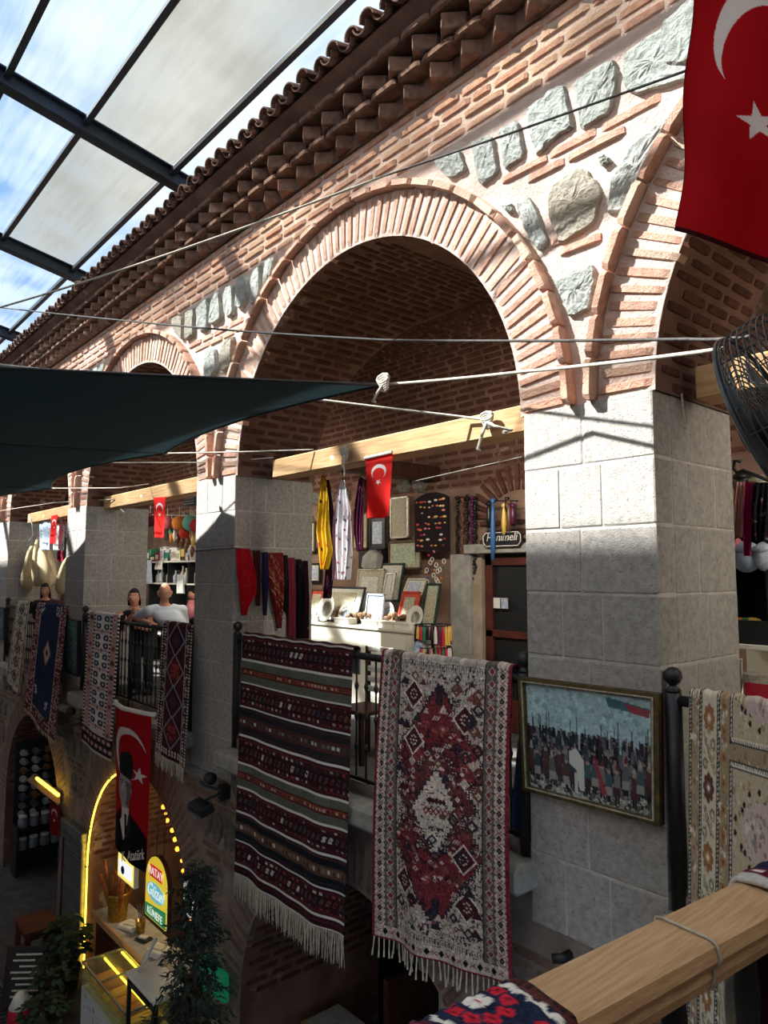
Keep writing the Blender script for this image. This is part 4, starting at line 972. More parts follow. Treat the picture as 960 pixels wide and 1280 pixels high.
def text(s, size, loc, mat, parent=None, name='lettering', rx=PI / 2, rz=0.0, shear=0.0, rot=0.0, ext=.002, align='CENTER', sx=1.0):
    cu = bpy.data.curves.new(name, 'FONT'); cu.body = s; cu.size = size; cu.extrude = ext; cu.shear = shear; cu.align_x = align; cu.align_y = 'CENTER'; cu.materials.append(mat); cu.resolution_u = 3
    o = bpy.data.objects.new(name, cu); COL.objects.link(o)
    Mx = Matrix.Translation(loc) @ Matrix.Rotation(rz, 4, 'Z') @ Matrix.Rotation(rx, 4, 'X') @ Matrix.Rotation(rot, 4, 'Z') @ Matrix.Scale(sx, 4, (1, 0, 0))
    dg = bpy.context.evaluated_depsgraph_get(); me = bpy.data.meshes.new_from_object(o.evaluated_get(dg)); bpy.data.objects.remove(o)
    me.name = name; m = bpy.data.objects.new(name, me); COL.objects.link(m); m.matrix_basis = Mx
    if parent is not None: m.parent = parent; m.matrix_basis = Matrix.Translation(-Vector(parent.location)) @ Mx
    return m
banner()
# ================================================================ upper gallery
def pxm(p): return FPX / ((Vector(p) - EYE).dot(FWD))   # pixels per metre at a point
# tie beams between the pillars, and one dark cross beam
def tie_beam(xa, xb, label, gap=0.0):
    o = empty('tie_beam', ((xa + xb) / 2, 4.16, 2.8), label, 'beam', 'pale tie beams across the arches')
    MB().span((xa, 4.05, 2.70), (xb, 4.27, 2.90), ch=.012).build('timber', M['beam'], o)
    for x in (xa + .5, xb - .4): MB().span((x - .03, 4.042, 2.69), (x + .03, 4.278, 2.91)).build('iron_strap', M['darkwood'], o) if gap else None
    return o
tie_beam(PR[2] + .3, PR[1] - PW + .02, 'long pale timber tie beam above the striped kilim and the medallion rug')
tie_beam(PR[3] - .05, PR[2] - PW + .02, 'pale timber tie beam above the couple leaning on the railing')
tie_beam(PR[4] + .3, PR[3] - PW + .02, 'pale timber tie beam above the hanging loofahs')
tie_beam(PR[1] + .12, PR[0] - PW + .02, 'pale timber tie beam behind the wire fan guard')
b = at(545, 594, Y=6.5); o = empty('cross_beam', (b.x, 5.4, b.z), 'dark stained wooden beam running from the pale beam to the back wall', 'beam')
MB().span((b.x - .09, 4.27, b.z - .09), (b.x + .09, 6.5, b.z + .1), ch=.01).build('timber', M['darkwood'], o)

# railings
def railing(i, label, y=3.81, post_at=(.0, .38, .5, 1.0)):
    xl, xr = PR[i + 1] + .05, PR[i] - PW - .05; xr = min(xr, .9)
    o = empty('railing', ((xl + xr) / 2, y, -.12), label, 'railing', 'black gallery railings')
    MB().tube([(xl, y, 1.0), (xr, y, 1.0)], .03, 10).build('handrail', M['black'], o, True)
    MB().bar((xl, y, .0), (xr, y, .0), .035, .03).build('bottom_rail', M['black'], o)
    n = int((xr - xl) / .125); me = MB().tube([(0, 0, 0), (0, 0, .99)], .0085, 6)
    for z in (.25, .5, .75): me.lathe((0, 0, z), [(.0085, -.04), (.02, 0), (.0085, .04)], 8)
    me = me.mesh('baluster', M['black'], True)
    for k in range(1, n): link('baluster', me, o, Matrix.Translation((xl + (xr - xl) * k / n - o.location.x, 0, .12)))
    for t in post_at:
        x = xl + (xr - xl) * t; end = t in (0.0, 1.0)
        m = MB(); m.tube([(x, y, -.11), (x, y, 1.04 if end else .99)], .045 if end else .024, 10)
        po = m.build('newel_post', M['black'], o, True)
        if end: MB().lathe((x, y, 1.04), [(.036, 0), (.045, .012), (.024, .03), (.02, .04), (.042, .06), (.052, .085), (.045, .115), (.022, .135), (.004, .14)], 14).build('ball_finial', M['black'], po, True)
    return o
railing(1, 'black railing carrying the striped kilim and the medallion rug')
railing(2, 'black railing carrying the diamond and flower runners'); railing(3, 'black railing carrying the navy rug', post_at=(0.0, 1.0)); railing(0, 'black railing carrying the beige panel rug', post_at=(0.0, .5))

# shade sail and ropes
def sail():
    pts = [(-3.83, 3.3, 3.05), (-7.55, 3.3, 3.02), (-11.73, 3.3, 3.0), (-16.2, 3.3, 3.0)]; near = [(-6.25, -2.5, 2.90), (-9.5, -3, 3.05), (-13, -3, 3.0), (-17, -3, 3.0)]  # unseen near edge drawn far out to darken the lower court
    n, m = 49, 16; P = np.zeros((m, n, 3)); cp = lambda L, t: np.array(L[min(int(t), 2)]) * (1 - (t - min(int(t), 2))) + np.array(L[min(int(t), 2) + 1]) * (t - min(int(t), 2))
    for j in range(n):
        t = 3 * j / (n - 1); a, b = cp(pts, t), cp(near, t); f = t - min(int(t), 2); a[1] -= .55 * 4 * f * (1 - f) * (.6 if t < 1 else 1) * .62
        for i in range(m): s = i / (m - 1); P[i, j] = a * (1 - s) + b * s; P[i, j, 2] -= .10 * math.sin(PI * s) * (.25 + math.sin(PI * f)) * min(1, t * 2)
    for i in range(m): s = i / (m - 1); P[i, 0, 0] -= .18 * 4 * s * (1 - s); P[i, 1, 0] -= .1 * 4 * s * (1 - s)
    g = np.tile(np.array([44, 62, 66.]), (m, n, 1))
    mt = colmat('shade_cloth', .95, .3, 400, trans=.12); o = sheet('shade_sail', P, mt, img=g, label='dark green shade sail stretched over the courtyard below the arches', cat='shade sail')
    MB().tube([P[0, j] for j in range(n)], .014, 6).build('hem', M['black'], o, True, label='thick black hem'); MB().tube([P[i, 0] for i in range(m)], .012, 6).build('hem', M['black'], o, True, label='thick black hem')
    for c in (16, 32): MB().tube([P[i, c] + (0, 0, -.004) for i in range(m)], .007, 5).build('seam', M['black'], o, True)
    for c in (0, 16, 32): MB().lathe(P[0, c] + (0, .02, 0), [(.03, -.01), (.04, 0), (.03, .01)], 10).build('corner_ring', M['white'], o)
    return P
SP = sail()
def knot(name, p, label, r=.009, tails=((-.05, -.16), (.09, -.12)), group='rope knots on the beams'):
    p = Vector(p); m = MB(); rr_ = random.Random(int(abs(p.x) * 100))
    for k in range(5): a = [p + Vector((.035 * math.cos(t) * (1 + .2 * k), -.02 - .004 * k, .03 * math.sin(t) + .015 * (k - 2))) for t in np.linspace(0, 2 * PI, 9)]; m.tube(a, r, 6)
    for dx, dz in tails: m.tube([p + Vector((0, -.03, -.01)), p + Vector((dx * .4, -.05, dz * .5)), p + Vector((dx * 1.1, -.04, dz * .95)), p + Vector((dx * .75, -.045, dz))], r, 6)
    return m.build(name, M['rope'], None, True, label, 'rope')
rope('rope', [SP[0, 0], at(660, 464, Y=3.5), at(905, 436, Y=3.3)], .011, M['rope'], 'thick pale rope from the sail tip past the sunlit pillar to the fan', sag=.006)
knot('rope_knot', Vector(SP[0, 0]) + Vector((.05, 0, 0)), 'pale rope knot at the pointed tip of the shade sail', .011, ((-.1, -.13),))
rope('rope', [at(-30, 452, Y=1.9), at(300, 487, Y=2.9), at(578, 521, Y=4.0), at(612, 524, Y=4.03)], .010, M['rope'], 'pale twisted rope crossing the dark sail to the long timber beam', sag=.004)
knot('rope_knot', at(612, 526, Y=4.03), 'pale rope knot with long loose ends tied round the long timber beam', .012, ((-.08, -.22), (.22, -.12)))
knot('rope_knot', at(434, 567, Y=4.03), 'pale rope knot dangling from the middle of the long timber beam', .009, ((.02, -.22), (-.02, -.13)))
rope('rope', [SP[0, 16], at(300, 565, Y=3.6), at(392, 562, Y=4.04)], .007, M['rope'], 'thin pale rope from the second sail corner to the long timber beam')
rope('rope', [at(60, 578, Y=3.4), at(250, 578, Y=3.72), at(342, 572, Y=4.04)], .007, M['rope'], 'thin pale rope running to the left end of the long timber beam', sag=.003)
rope('rope', [SP[0, 32], at(150, 610, Y=3.6), at(186, 605, Y=4.04)], .007, M['rope'], 'thin pale rope from the third sail corner to the couple\'s beam')
rope('rope', [at(-10, 640, Y=3.5), at(70, 628, Y=3.75), at(143, 624, Y=4.04)], .007, M['rope'], 'thin slack rope past the loofah bay to the next beam')
rope('cable', [at(-20, 390, Y=1.5), at(180, 328, Y=2.2), at(480, 220, Y=3.2)], .010, M['rope'], 'pale rope slanting up across the cornice', 'cable', sag=.01)
rope('cable', [at(480, 220, Y=3.2), at(640, 166, Y=3.4), at(870, 84, Y=3.5)], .008, M['cable'], 'dark twisted wire slanting up over the rubble stones behind the large flag', 'cable')
rope('cable', [at(-20, 382, Y=2.4), at(230, 408, Y=3.0), at(480, 425, Y=3.45), at(860, 424, Y=3.4), at(940, 420, Y=3.3)], .009, M['cable'], 'dark electric cable strung level across both arches', 'cable', sag=.008)
rope('cable', [at(520, 601, Y=4.1), at(652, 571, Y=4.1)], .004, M['rope'], 'thin white cord under the long timber beam', 'cable')
for (u, v, du, dv, lab) in ((145, 628, 155, 640, 'short white cord with a plug hanging off the end of the couple\'s beam'), (852, 492, 857, 534, 'short white cord hanging on the shaded pillar side')):
    y = 4.1; a = at(u, v, Y=y) if u < 800 else at(u, v, X=PR[1] + .03); b = at(du, dv, Y=y - .02) if u < 800 else at(du, dv, X=PR[1] + .03)
    m = MB().tube([a, a.lerp(b, .5) + Vector((0, 0, -.02)), b], .006, 6); m.ball(b, .014, 8, 6); m.build('cord', M['rope'], None, True, lab, 'cord')
hl = [at(244, 689, Y=3.765), at(292, 685, Y=3.765), at(300, 686, X=PR[2] + .012), at(385, 703, X=PR[2] + .012)]
rope('cable', hl, .006, M['cable'], 'dark wire round the pillar on which the scarves hang', 'wire')

M['silver'] = pm('silver_frame', (206, 200, 184), (160, 152, 134), 30, .4, metal=.3)
# framed pictures on the pillars
def pic_img(w, h, top, band, low, seed, crowd=True):
    g = Img(w, h, 100, 100 * h / w, top); H = 100 * h / w; r = random.Random(seed)
    for _ in range(500): g.disc(r.uniform(0, 100), r.uniform(0, H * .5), r.uniform(.6, 2.2), tuple(min(255, max(0, c + dl)) for dl in [r.uniform(-34, 24)] for c in top))
    if crowd:
        for _ in range(900):
            x = r.uniform(0, 100); y = r.uniform(H * .40, H * .86) ; c = r.choice(band); k = .5 + y / H
            g.disc(x, y, 1.2 * k, c); g.rect(x - 1.3 * k, y + 1, x + 1.3 * k, y + 7 * k, tuple(min(255, max(0, q + dl)) for dl in [r.uniform(-14, 20)] for q in c))
            if r.random() < .25: g.disc(x, y - 1, .9 * k, (150, 130, 120))
            if r.random() < .12: g.rect(x, y - 12, x + .5, y + 4, (40, 40, 44))
        for _ in range(420): g.disc(r.uniform(0, 100), r.uniform(H * .88, H), r.uniform(.6, 2), r.choice(low))
    else:
        for _ in range(160): g.disc(r.uniform(20, 80), r.uniform(H * .15, H * .9), r.uniform(2, 7), r.choice(band))
    return g.noise(9)
def framed(name, quad, n_off, mat, g, label, cat='picture', bw=.05, Y=None, X=None, group=None, dep=.035, back=.02):
    """quad: TL TR BR BL pixels on a plane; frame bars, mount and print"""
    q = [at(*p, Y=Y) if Y is not None else at(*p, X=X) for p in quad]; n = Vector((0, -1, 0)) if Y is not None else Vector((1, 0, 0)); q = [p + n * n_off for p in q]
    c = sum(q, Vector()) / 4; o = empty(name, c, label, cat, group); m = MB(); gl = MB()
    ins = [p + (c - p).normalized() * bw * 1.35 for p in q]
    for i in range(4):
        a, b, bi, ai = q[i], q[(i + 1) % 4], ins[(i + 1) % 4], ins[i]
        m.prism([a, b, bi, ai], n * dep); gl.prism([a.lerp(ai, .62) + n * dep, b.lerp(bi, .62) + n * dep, b.lerp(bi, .82) + n * dep, a.lerp(ai, .82) + n * dep], n * .008)
    fr_ = m.build('frame', M[mat] if isinstance(mat, str) else mat, o); gl.build('inner_bead', M['silver'] if mat == 'gold' else M[mat], fr_)
    MB().prism([p - n * back for p in q], n * back).build('backing', M['darkwood'], o)
    h, w = g.a.shape[:2]; S, T = np.meshgrid(np.linspace(0, 1, w), np.linspace(0, 1, h)); S, T = S[..., None], T[..., None]; k = [np.array(p + n * .012) for p in ins]
    sheet('print', (k[0] * (1 - S) + k[1] * S) * (1 - T) + (k[3] * (1 - S) + k[2] * S) * T, M['print'], o, g.a, False)
    return o
g = pic_img(150, 120, (168, 196, 200), [(34, 36, 44), (48, 50, 58), (26, 28, 34), (84, 86, 92), (60, 40, 44), (40, 58, 66), (118, 122, 122)], [(150, 150, 142), (90, 90, 88), (60, 62, 62), (190, 188, 176)], 5)
for k in range(17):
    x = 3 + k * 5.9 + rr.uniform(-1, 1); y = rr.uniform(50, 58); c = rr.choice([(96, 100, 102), (70, 96, 102), (120, 118, 112), (88, 60, 62), (60, 70, 84)])
    g.poly([(x - 2.2, y), (x + 2.2, y), (x + 3.2, y + 15), (x - 3.2, y + 15)], c); g.rect(x - 2.6, y + 9, x + 2.6, y + 15, (150, 148, 140) if k % 2 else (76, 50, 52)); g.rect(x - 1.6, y + 15, x - .3, y + 20, (40, 36, 38)); g.rect(x + .3, y + 15, x + 1.6, y + 20, (40, 36, 38)); g.disc(x, y - 2, 1.5, (168, 140, 124)); g.poly([(x - 1.3, y - 3), (x + 1.3, y - 3), (x + .5, y - 7), (x - .5, y - 7)], rr.choice([(170, 168, 160), (120, 50, 54), (90, 92, 96)]))
g.poly([(36, 47), (42, 44), (48, 52), (48, 74), (44, 74), (42, 60), (36, 56)], (206, 208, 200)); g.rect(40, 62, 43, 76, (200, 200, 192)); g.poly([(55, 48), (58, 50), (66, 72), (62, 74)], (150, 62, 76)); g.poly([(66, 3), (98, 8), (96, 13), (68, 10)], (70, 110, 120)); g.poly([(80, 6), (98, 9), (97, 14), (84, 12)], (150, 70, 76))
framed('framed_picture', [(655, 845), (830, 866), (832, 1030), (661, 985)], .03, 'gold', g, 'large gilt-framed picture of a mounted crowd hanging on the near pillar', bw=.042, Y=FY)
framed('framed_picture', [(83, 772), (102, 776), (101, 846), (83, 838)], .02, 'black', pic_img(40, 110, (96, 128, 128), [(130, 160, 156), (70, 100, 104), (110, 140, 138)], [], 6, False), 'tall teal picture in a thin black frame on the pillar beside the navy rug', bw=.02, Y=FY)
framed('framed_picture', [(-12, 757), (9, 760), (9, 800), (-12, 795)], .02, 'black', pic_img(40, 80, (86, 112, 124), [(120, 146, 150), (60, 84, 96)], [], 7, False), 'dim blue picture in a thin black frame on the farthest pillar', bw=.02, Y=FY)

# scarves
def cloth_img(w, h, base, dots, n, r=(1.5, 4), seed=0, lines=None):
    g = Img(w, h, 40, 40 * h / w, base); q = random.Random(seed); H = 40 * h / w
    for _ in range(n): g.disc(q.uniform(0, 40), q.uniform(0, H), q.uniform(*r), q.choice(dots))
    if lines:
        for k in range(40): y = q.uniform(-20, H); g.put(abs(g.Y - y - g.X * 1.3) < q.uniform(.4, 1.4), q.choice(lines))
    return g.noise(6)
def scarf(prof, g, label, Y=None, X=None, folds=3, amp=.03, group=None, seed=0, name='scarf', cat='scarf', mat='silk', off=0.0):
    """prof: (u_left, u_right, v) pixel rows from the hook down"""
    h, w = g.a.shape[:2]; q = random.Random(seed); ph = q.uniform(0, 6); n = Vector((0, -1, 0)) if Y is not None else Vector((1, 0, 0))
    V = [p[2] for p in prof]; vs = np.linspace(V[0], V[-1], h); ul = np.interp(vs, V, [p[0] for p in prof]); ur = np.interp(vs, V, [p[1] for p in prof]); P = np.zeros((h, w, 3))
    for i in range(h):
        a, b = [np.array(at(u, vs[i], Y=Y) if Y is not None else at(u, vs[i], X=X)) for u in (ul[i], ur[i])]
        for j in range(w):
            s = j / (w - 1); d = off + amp * (1 + math.sin(s * folds * 2 * PI + ph + i / h * 1.5) + .4 * math.sin(s * folds * 5 + ph)) * min(1, .25 + i / h * 1.5); P[i, j] = a * (1 - s) + b * s + np.array(n) * d
    return sheet(name, P, M[mat], img=g.a, thick=.003, label=label, cat=cat, group=group)
PX_ = PR[2] + .012
G1 = 'scarves on the wire round the pillar'
scarf([(294, 312, 686), (293, 318, 720), (296, 317, 742), (299, 308, 758), (301, 304, 769)], cloth_img(24, 60, (206, 24, 40), [(226, 120, 120), (230, 60, 70)], 26, (.5, 1), 1), 'bright red scarf with dotted edge, nearest the pillar corner', X=PX_, group=G1, seed=1)
scarf([(316, 325, 688), (317, 324, 720), (318, 322, 757)], cloth_img(16, 50, (92, 44, 40), [(140, 90, 70), (60, 30, 34)], 50, (.5, 1.4), 2), 'narrow brown patterned scarf between the bright red and the violet one', X=PX_, group=G1, seed=2, folds=2)
scarf([(326, 334, 690), (326, 333, 730), (328, 331, 769)], cloth_img(16, 50, (62, 50, 92), [(90, 76, 120), (40, 34, 66)], 40, (.5, 1.4), 3), 'narrow violet scarf hanging on the pillar wire', X=PX_, group=G1, seed=3, folds=2)
scarf([(334, 353, 691), (333, 353, 728), (338, 351, 755), (343, 350, 772), (345, 348, 785)], cloth_img(24, 60, (128, 34, 40), [(90, 24, 30)], 10, (1, 2), 4, [(70, 24, 28), (170, 110, 70), (150, 50, 50), (210, 190, 150)]), 'red and brown diagonally striped scarf hanging on the pillar wire', X=PX_, group=G1, seed=4)
scarf([(353, 359, 694), (353, 358, 764)], cloth_img(12, 50, (34, 30, 36), [(60, 50, 60)], 20, (.5, 1), 5), 'narrow near-black scarf beside the striped one', X=PX_, group=G1, seed=5, folds=1.5)
scarf([(359, 368, 697), (358, 369, 740), (358, 367, 797)], cloth_img(16, 60, (140, 46, 66), [(170, 70, 90)], 60, (.4, .8), 6), 'long dusty pink crinkled scarf hanging on the pillar wire', X=PX_, group=G1, seed=6, folds=3)
scarf([(369, 376, 699), (369, 376, 798)], cloth_img(14, 60, (24, 22, 26), [(160, 150, 140)], 8, (.4, .7), 7), 'long plain black scarf with pale beads on the pillar wire', X=PX_, group=G1, seed=7, folds=2)
scarf([(377, 384, 701), (376, 384, 798)], cloth_img(14, 60, (50, 22, 32), [(196, 170, 160), (90, 30, 50)], 20, (.4, .9), 8), 'long dark plum beaded scarf, last on the pillar wire', X=PX_, group=G1, seed=8, folds=2)
YS = 4.4; G2 = 'scarves hanging under the long beam'
def hook(u, v0, v1, y, label):
    a, b = at(u, v0, Y=y), at(u, v1, Y=y); a.z = 2.71
    m = MB().tube([a, b], .004, 5); m.tube([b + Vector((.018 * math.sin(t), 0, -.018 + .018 * math.cos(t))) for t in np.linspace(0, 4.6, 9)], .004, 5); return m.build('hook', M['black'], None, True, label, 'hook')
YK = 4.22
hook(405, 585, 596, YK, 'wire hook holding the yellow scarf'); hook(428, 585, 600, YK, 'wire hook holding the white and pink scarf'); hook(452, 585, 597, YK, 'wire hook holding the maroon beaded scarf')
scarf([(403, 408, 594), (400, 412, 625), (397, 413, 665), (400, 416, 690), (404, 410, 712)], cloth_img(30, 80, (222, 178, 36), [(40, 26, 30), (160, 110, 24), (214, 90, 40)], 30, (1, 3), 9), 'yellow scarf with dark flowers hanging under the long beam', Y=YK, group=G2, seed=9, amp=.025)
scarf([(408, 412, 600), (409, 418, 640), (410, 418, 700), (406, 414, 748)], cloth_img(24, 80, (56, 26, 40), [(120, 40, 60), (90, 34, 50)], 40, (.6, 1.6), 10), 'dark purple scarf hanging just behind the yellow one', Y=YK + .06, group=G2, seed=10, amp=.02)
scarf([(426, 431, 600), (422, 440, 640), (421, 441, 690), (424, 438, 725)], cloth_img(36, 90, (226, 220, 222), [(90, 110, 130), (60, 90, 100), (196, 60, 90), (110, 60, 80)], 60, (.8, 2), 11), 'white scarf with blue and rose flowers hanging under the long beam', Y=YK, group=G2, seed=11, amp=.025)
scarf([(424, 427, 604), (417, 423, 650), (417, 423, 725)], cloth_img(16, 70, (196, 150, 160), [(150, 80, 100), (226, 200, 200)], 30, (.6, 1.6), 12), 'pale pink scarf behind the white flowered one', Y=YK + .05, group=G2, seed=12, amp=.015)
scarf([(450, 455, 597), (447, 458, 630), (446, 457, 665), (449, 456, 688)], cloth_img(22, 70, (88, 28, 60), [(226, 206, 200), (120, 40, 90), (60, 20, 40)], 40, (.5, 1.2), 13), 'maroon scarf with pale beads, next to the small red flag', Y=YK, group=G2, seed=13, amp=.02)

# ---------------------------------------------------------------- souvenir counter and the wall of pictures
YCN = 5.8
ca, cb = at(385, 775, Y=YCN), at(523, 791, Y=YCN); ctop = (ca.z + cb.z) / 2
cab = empty('display_counter', ((ca.x + cb.x) / 2, YCN + .3, -.1), 'long cream display counter covered with souvenirs and small frames', 'counter')
xs_ = [ca.x - .3, at(470, 780, Y=YCN).x, at(507, 787, Y=YCN).x, cb.x]
for a, b in zip(xs_[:-1], xs_[1:]): MB().span((a + .004, YCN, -.1), (b - .004, YCN + .02, ctop - .02), ch=.004).build('front_panel', M['cream'], cab)
MB().span((xs_[0], YCN + .02, -.1), (cb.x, YCN + .65, ctop - .03)).build('carcass', M['cream'], cab); MB().span((xs_[0], YCN - .02, ctop - .03), (cb.x + .01, YCN + .66, ctop)).build('top_board', M['cream'], cab)
M['ornate'] = pm('ornament_print', (206, 200, 176), (150, 140, 110), 60, .8); M['pale_print'] = pm('pale_print', (222, 220, 206), (186, 186, 170), 40, .8); M['green_print'] = pm('green_print', (196, 206, 178), (150, 160, 130), 50, .8)
M['brownframe'] = pm('brown_frame', (96, 72, 50), (66, 48, 34), 20, .5, spec=.4); M['redprint'] = pm('orange_red_print', (206, 84, 56), (186, 66, 46), 20, .7); M['bluegrey'] = pm('blue_print', (150, 164, 186), (206, 210, 216), 34, .7); M['greenframe'] = pm('green_frame', (40, 62, 54), (30, 48, 42), 10, .6)
def small_frame(q, y, lean, mat, mount, pr, label, bw=.03, group='framed prints of the souvenir stall', cat='picture frame'):
    """q: x0,y0,x1,y1 pixels; the top leans back by lean"""
    bl, br = at(q[0], q[3], Y=y), at(q[2], q[3], Y=y); tl, tr = at(q[0], q[1], Y=y + lean), at(q[2], q[1], Y=y + lean)
    bl.z = br.z = ctop if abs((bl.z + br.z) / 2 - ctop) < .28 else (bl.z + br.z) / 2; tl.z = tr.z = (tl.z + tr.z) / 2; tl.x, tr.x = bl.x, br.x
    u = (tl - bl).normalized(); n = Vector((1, 0, 0)).cross(u).normalized(); n = n if n.y < 0 else -n; W_, H_ = (br - bl).length, (tl - bl).length; c = (bl + tr) / 2
    o = empty(name := 'picture_frame', (bl + br) / 2, label, cat, group); R_ = Matrix((Vector((1, 0, 0)), -n, u)).transposed(); m = MB(); bw = min(bw, W_ * .16)
    for s in (-1, 1): m.box(c + Vector((s * (W_ - bw) / 2, 0, 0)), (bw, .03, H_), R_, .006); m.box(c + u * s * (H_ - bw) / 2, (W_, .03, bw), R_, .006)
    m.build('frame', M[mat], o); MB().box(c - n * .004, (W_ - bw, .012, H_ - bw), R_).build('mount', M[mount], o); MB().box(c + n * .006, ((W_ - 2 * bw) * .72, .004, (H_ - 2 * bw) * .76), R_).build('print', M[pr], o)
    return o
YW = 6.44
FR = [((462, 645, 482, 687), YW, 0, 'black', 'black', 'bluegrey', 'black framed blue print on the wall behind the small red flag'), ((488, 621, 511, 673), YW, 0, 'silver', 'ornate', 'ornate', 'tall silver framed ornamental panel beside the jewellery board'),
      ((486, 676, 527, 712), YW - .06, 0, 'brownframe', 'ornate', 'green_print', 'wide brown framed calligraphy panel below the tall silver frame'), ((441, 641, 460, 687), YW, 0, 'gold', 'ornate', 'ornate', 'gilt frame behind the maroon beaded scarf'),
      ((384, 652, 394, 691), YW, 0, 'brownframe', 'green_print', 'pale_print', 'narrow brown frame on the wall beside the pillar'), ((386, 704, 400, 728), YW, 0, 'black', 'pale_print', 'bluegrey', 'small black frame with grey tiles low on the wall'),
      ((393, 733, 446, 772), 6.0, .16, 'black', 'pale_print', 'ornate', 'large black frame leaning behind the plates on the counter'), ((441, 711, 474, 757), 6.2, .1, 'silver', 'ornate', 'pale_print', 'large silver frame with cream calligraphy standing on the counter'),
      ((470, 704, 499, 752), 6.26, .1, 'greenframe', 'pale_print', 'pale_print', 'dark green frame standing behind the red-sealed print'), ((477, 716, 490, 750), 6.16, .08, 'silver', 'pale_print', 'pale_print', 'small pale print with a seal in front of the dark green frame'),
      ((502, 723, 526, 746), 6.2, .12, 'silver', 'pale_print', 'bluegrey', 'white framed print with grey view, leaning on the counter'), ((494, 739, 516, 770), 6.0, .14, 'redprint', 'redprint', 'ornate', 'orange red framed print leaning at the front of the counter'),
      ((525, 729, 543, 768), 6.1, .12, 'greenframe', 'green_print', 'ornate', 'green framed cream print at the right end of the counter'), ((380, 736, 397, 770), 5.95, .15, 'brownframe', 'redprint', 'ornate', 'brown frame with orange picture at the left end of the counter'), ((412, 738, 424, 760), 6.3, .1, 'gold', 'ornate', 'ornate', 'small gilt print half hidden behind the plates')]
for a in FR: small_frame(*a)
def plate(u, v, y, r, mat, ring, label):
    p = at(u, v, Y=y); r *= 1.3; p.z = ctop + r; rot = Matrix.Rotation(PI / 2 - .25, 3, 'X'); o = empty('plate', p + Vector((0, 0, -r)), label, 'plate', 'plates on the souvenir counter')
    MB().lathe(p, [(.01, .006), (r * .6, .008), (r * .66, .014), (r * .97, .03), (r, .028), (r * .64, .002), (.01, 0)], 24, rot).build('dish', M[mat], o, True); MB().lathe(p, [(r * .5, .012), (r * .56, .016), (r * .6, .012)], 24, rot).build('painted_ring', M[ring], o, True)
    MB().bar(p + Vector((-.04, .05, -r)), p + Vector((-.04, .02, r * .2)), .008).bar(p + Vector((.04, .05, -r)), p + Vector((.04, .02, r * .2)), .008).build('stand', M['darkwood'], o)
plate(409, 757, 5.9, .145, 'white', 'silver', 'large white plate on a stand, farthest along the counter'); plate(432, 750, 5.95, .095, 'silver', 'bluegrey', 'small grey plate leaning on the large black frame')
plate(484, 748, 6.02, .12, 'white', 'bluegrey', 'white plate with blue ring beside the orange red print'); plate(520, 755, 5.95, .11, 'cream', 'pale_print', 'oval ivory plate right of the orange red print'); plate(465, 748, 6.0, .1, 'bluegrey', 'white', 'blue and white plate behind the shell heap')
o = small_frame((455, 742, 477, 758), 5.93, .06, 'bluegrey', 'bluegrey', 'pale_print', 'blue and white tile plaque lying before the silver frame', group='tile plaques'); 
for k, (u0, u1, v, m_) in enumerate(((389, 398, 770, 'white'), (418, 436, 775, 'white'), (452, 472, 778, 'cream'), (473, 491, 780, 'cream'), (492, 512, 781, 'white'))):
    a, b = at(u0, v, Y=5.83), at(u1, v, Y=5.83); lab = ['small white gift box at the far end of the counter edge', 'white gift box before the large black frame', 'cream gift box before the silver frame', 'cream gift box left of the last white one on the counter edge', 'white gift box nearest the counter end'][k]
    o = empty('gift_box', ((a.x + b.x) / 2, 5.9, ctop), lab, 'box', 'gift boxes along the counter edge'); MB().span((a.x, 5.82, ctop), (b.x, 5.97, ctop + .06), ch=.006).build('carton', M[m_], o); MB().span((a.x - .004, 5.816, ctop + .06), (b.x + .004, 5.974, ctop + .082), ch=.004).build('lid', M[m_], o)
M['shell'] = pm('brown_shell', (170, 130, 96), (104, 76, 58), 30, .6, .3, 60, rnd=.3)
for k, (u, v, n) in enumerate(((414, 764, 9), (436, 765, 10), (447, 768, 12), (463, 763, 9), (482, 768, 12), (500, 768, 10))):
    c = at(u, v, Y=5.99); o = empty('shell_heap', (c.x, c.y, ctop), ['brown shell ornaments beside the large white plate', 'brown shell ornaments before the small grey plate', 'brown shell ornaments between two gift boxes', 'brown shell ornaments under the tile plaque', 'brown shell ornaments under the blue ringed plate', 'brown shell ornaments before the orange red print'][k], 'ornament', 'shell ornaments'); q = random.Random(k)
    for _ in range(n): MB().ball((c.x + q.uniform(-.12, .12), c.y + q.uniform(-.06, .06), ctop + q.uniform(.03, .16)), q.uniform(.03, .055), 8, 5, (1, .8, .7)).build('shell', M['shell'], o)
# jewellery board
jb = [at(u, v, Y=6.30) for u, v in ((518, 618), (559, 613), (560, 690), (519, 690))]; c = sum(jb, Vector()) / 4; jo = empty('jewellery_board', (c.x, 6.3, jb[2].z), 'black velvet board pinned with rows of colourful brooches', 'display board')
w2, h2 = (jb[1].x - jb[0].x) / 2, (jb[0].z - jb[3].z) / 2
poly = [c + Vector((x * w2, 0, z * h2)) for x, z in ((-1, -1), (1, -1), (1, .8), (.75, .9), (.3, 1), (-.3, 1), (-.75, .9), (-1, .8))]
MB().prism(poly, (0, .04, 0)).build('velvet_panel', pm('black_velvet', (38, 26, 30), (28, 20, 24), 20, .95), jo)
q = random.Random(4); JC = [em_ for em_ in ()]; JM = [pm('bead_%s' % k, col, None, rough=.35, spec=.5) for k, col in (('red', (196, 40, 60)), ('orange', (226, 130, 50)), ('white', (230, 222, 210)), ('pink', (220, 130, 140)), ('yellow', (226, 190, 90)), ('blue', (60, 110, 170)), ('black', (24, 22, 26)), ('green', (50, 120, 90)), ('plum', (90, 30, 70)), ('brown', (110, 70, 50)))]
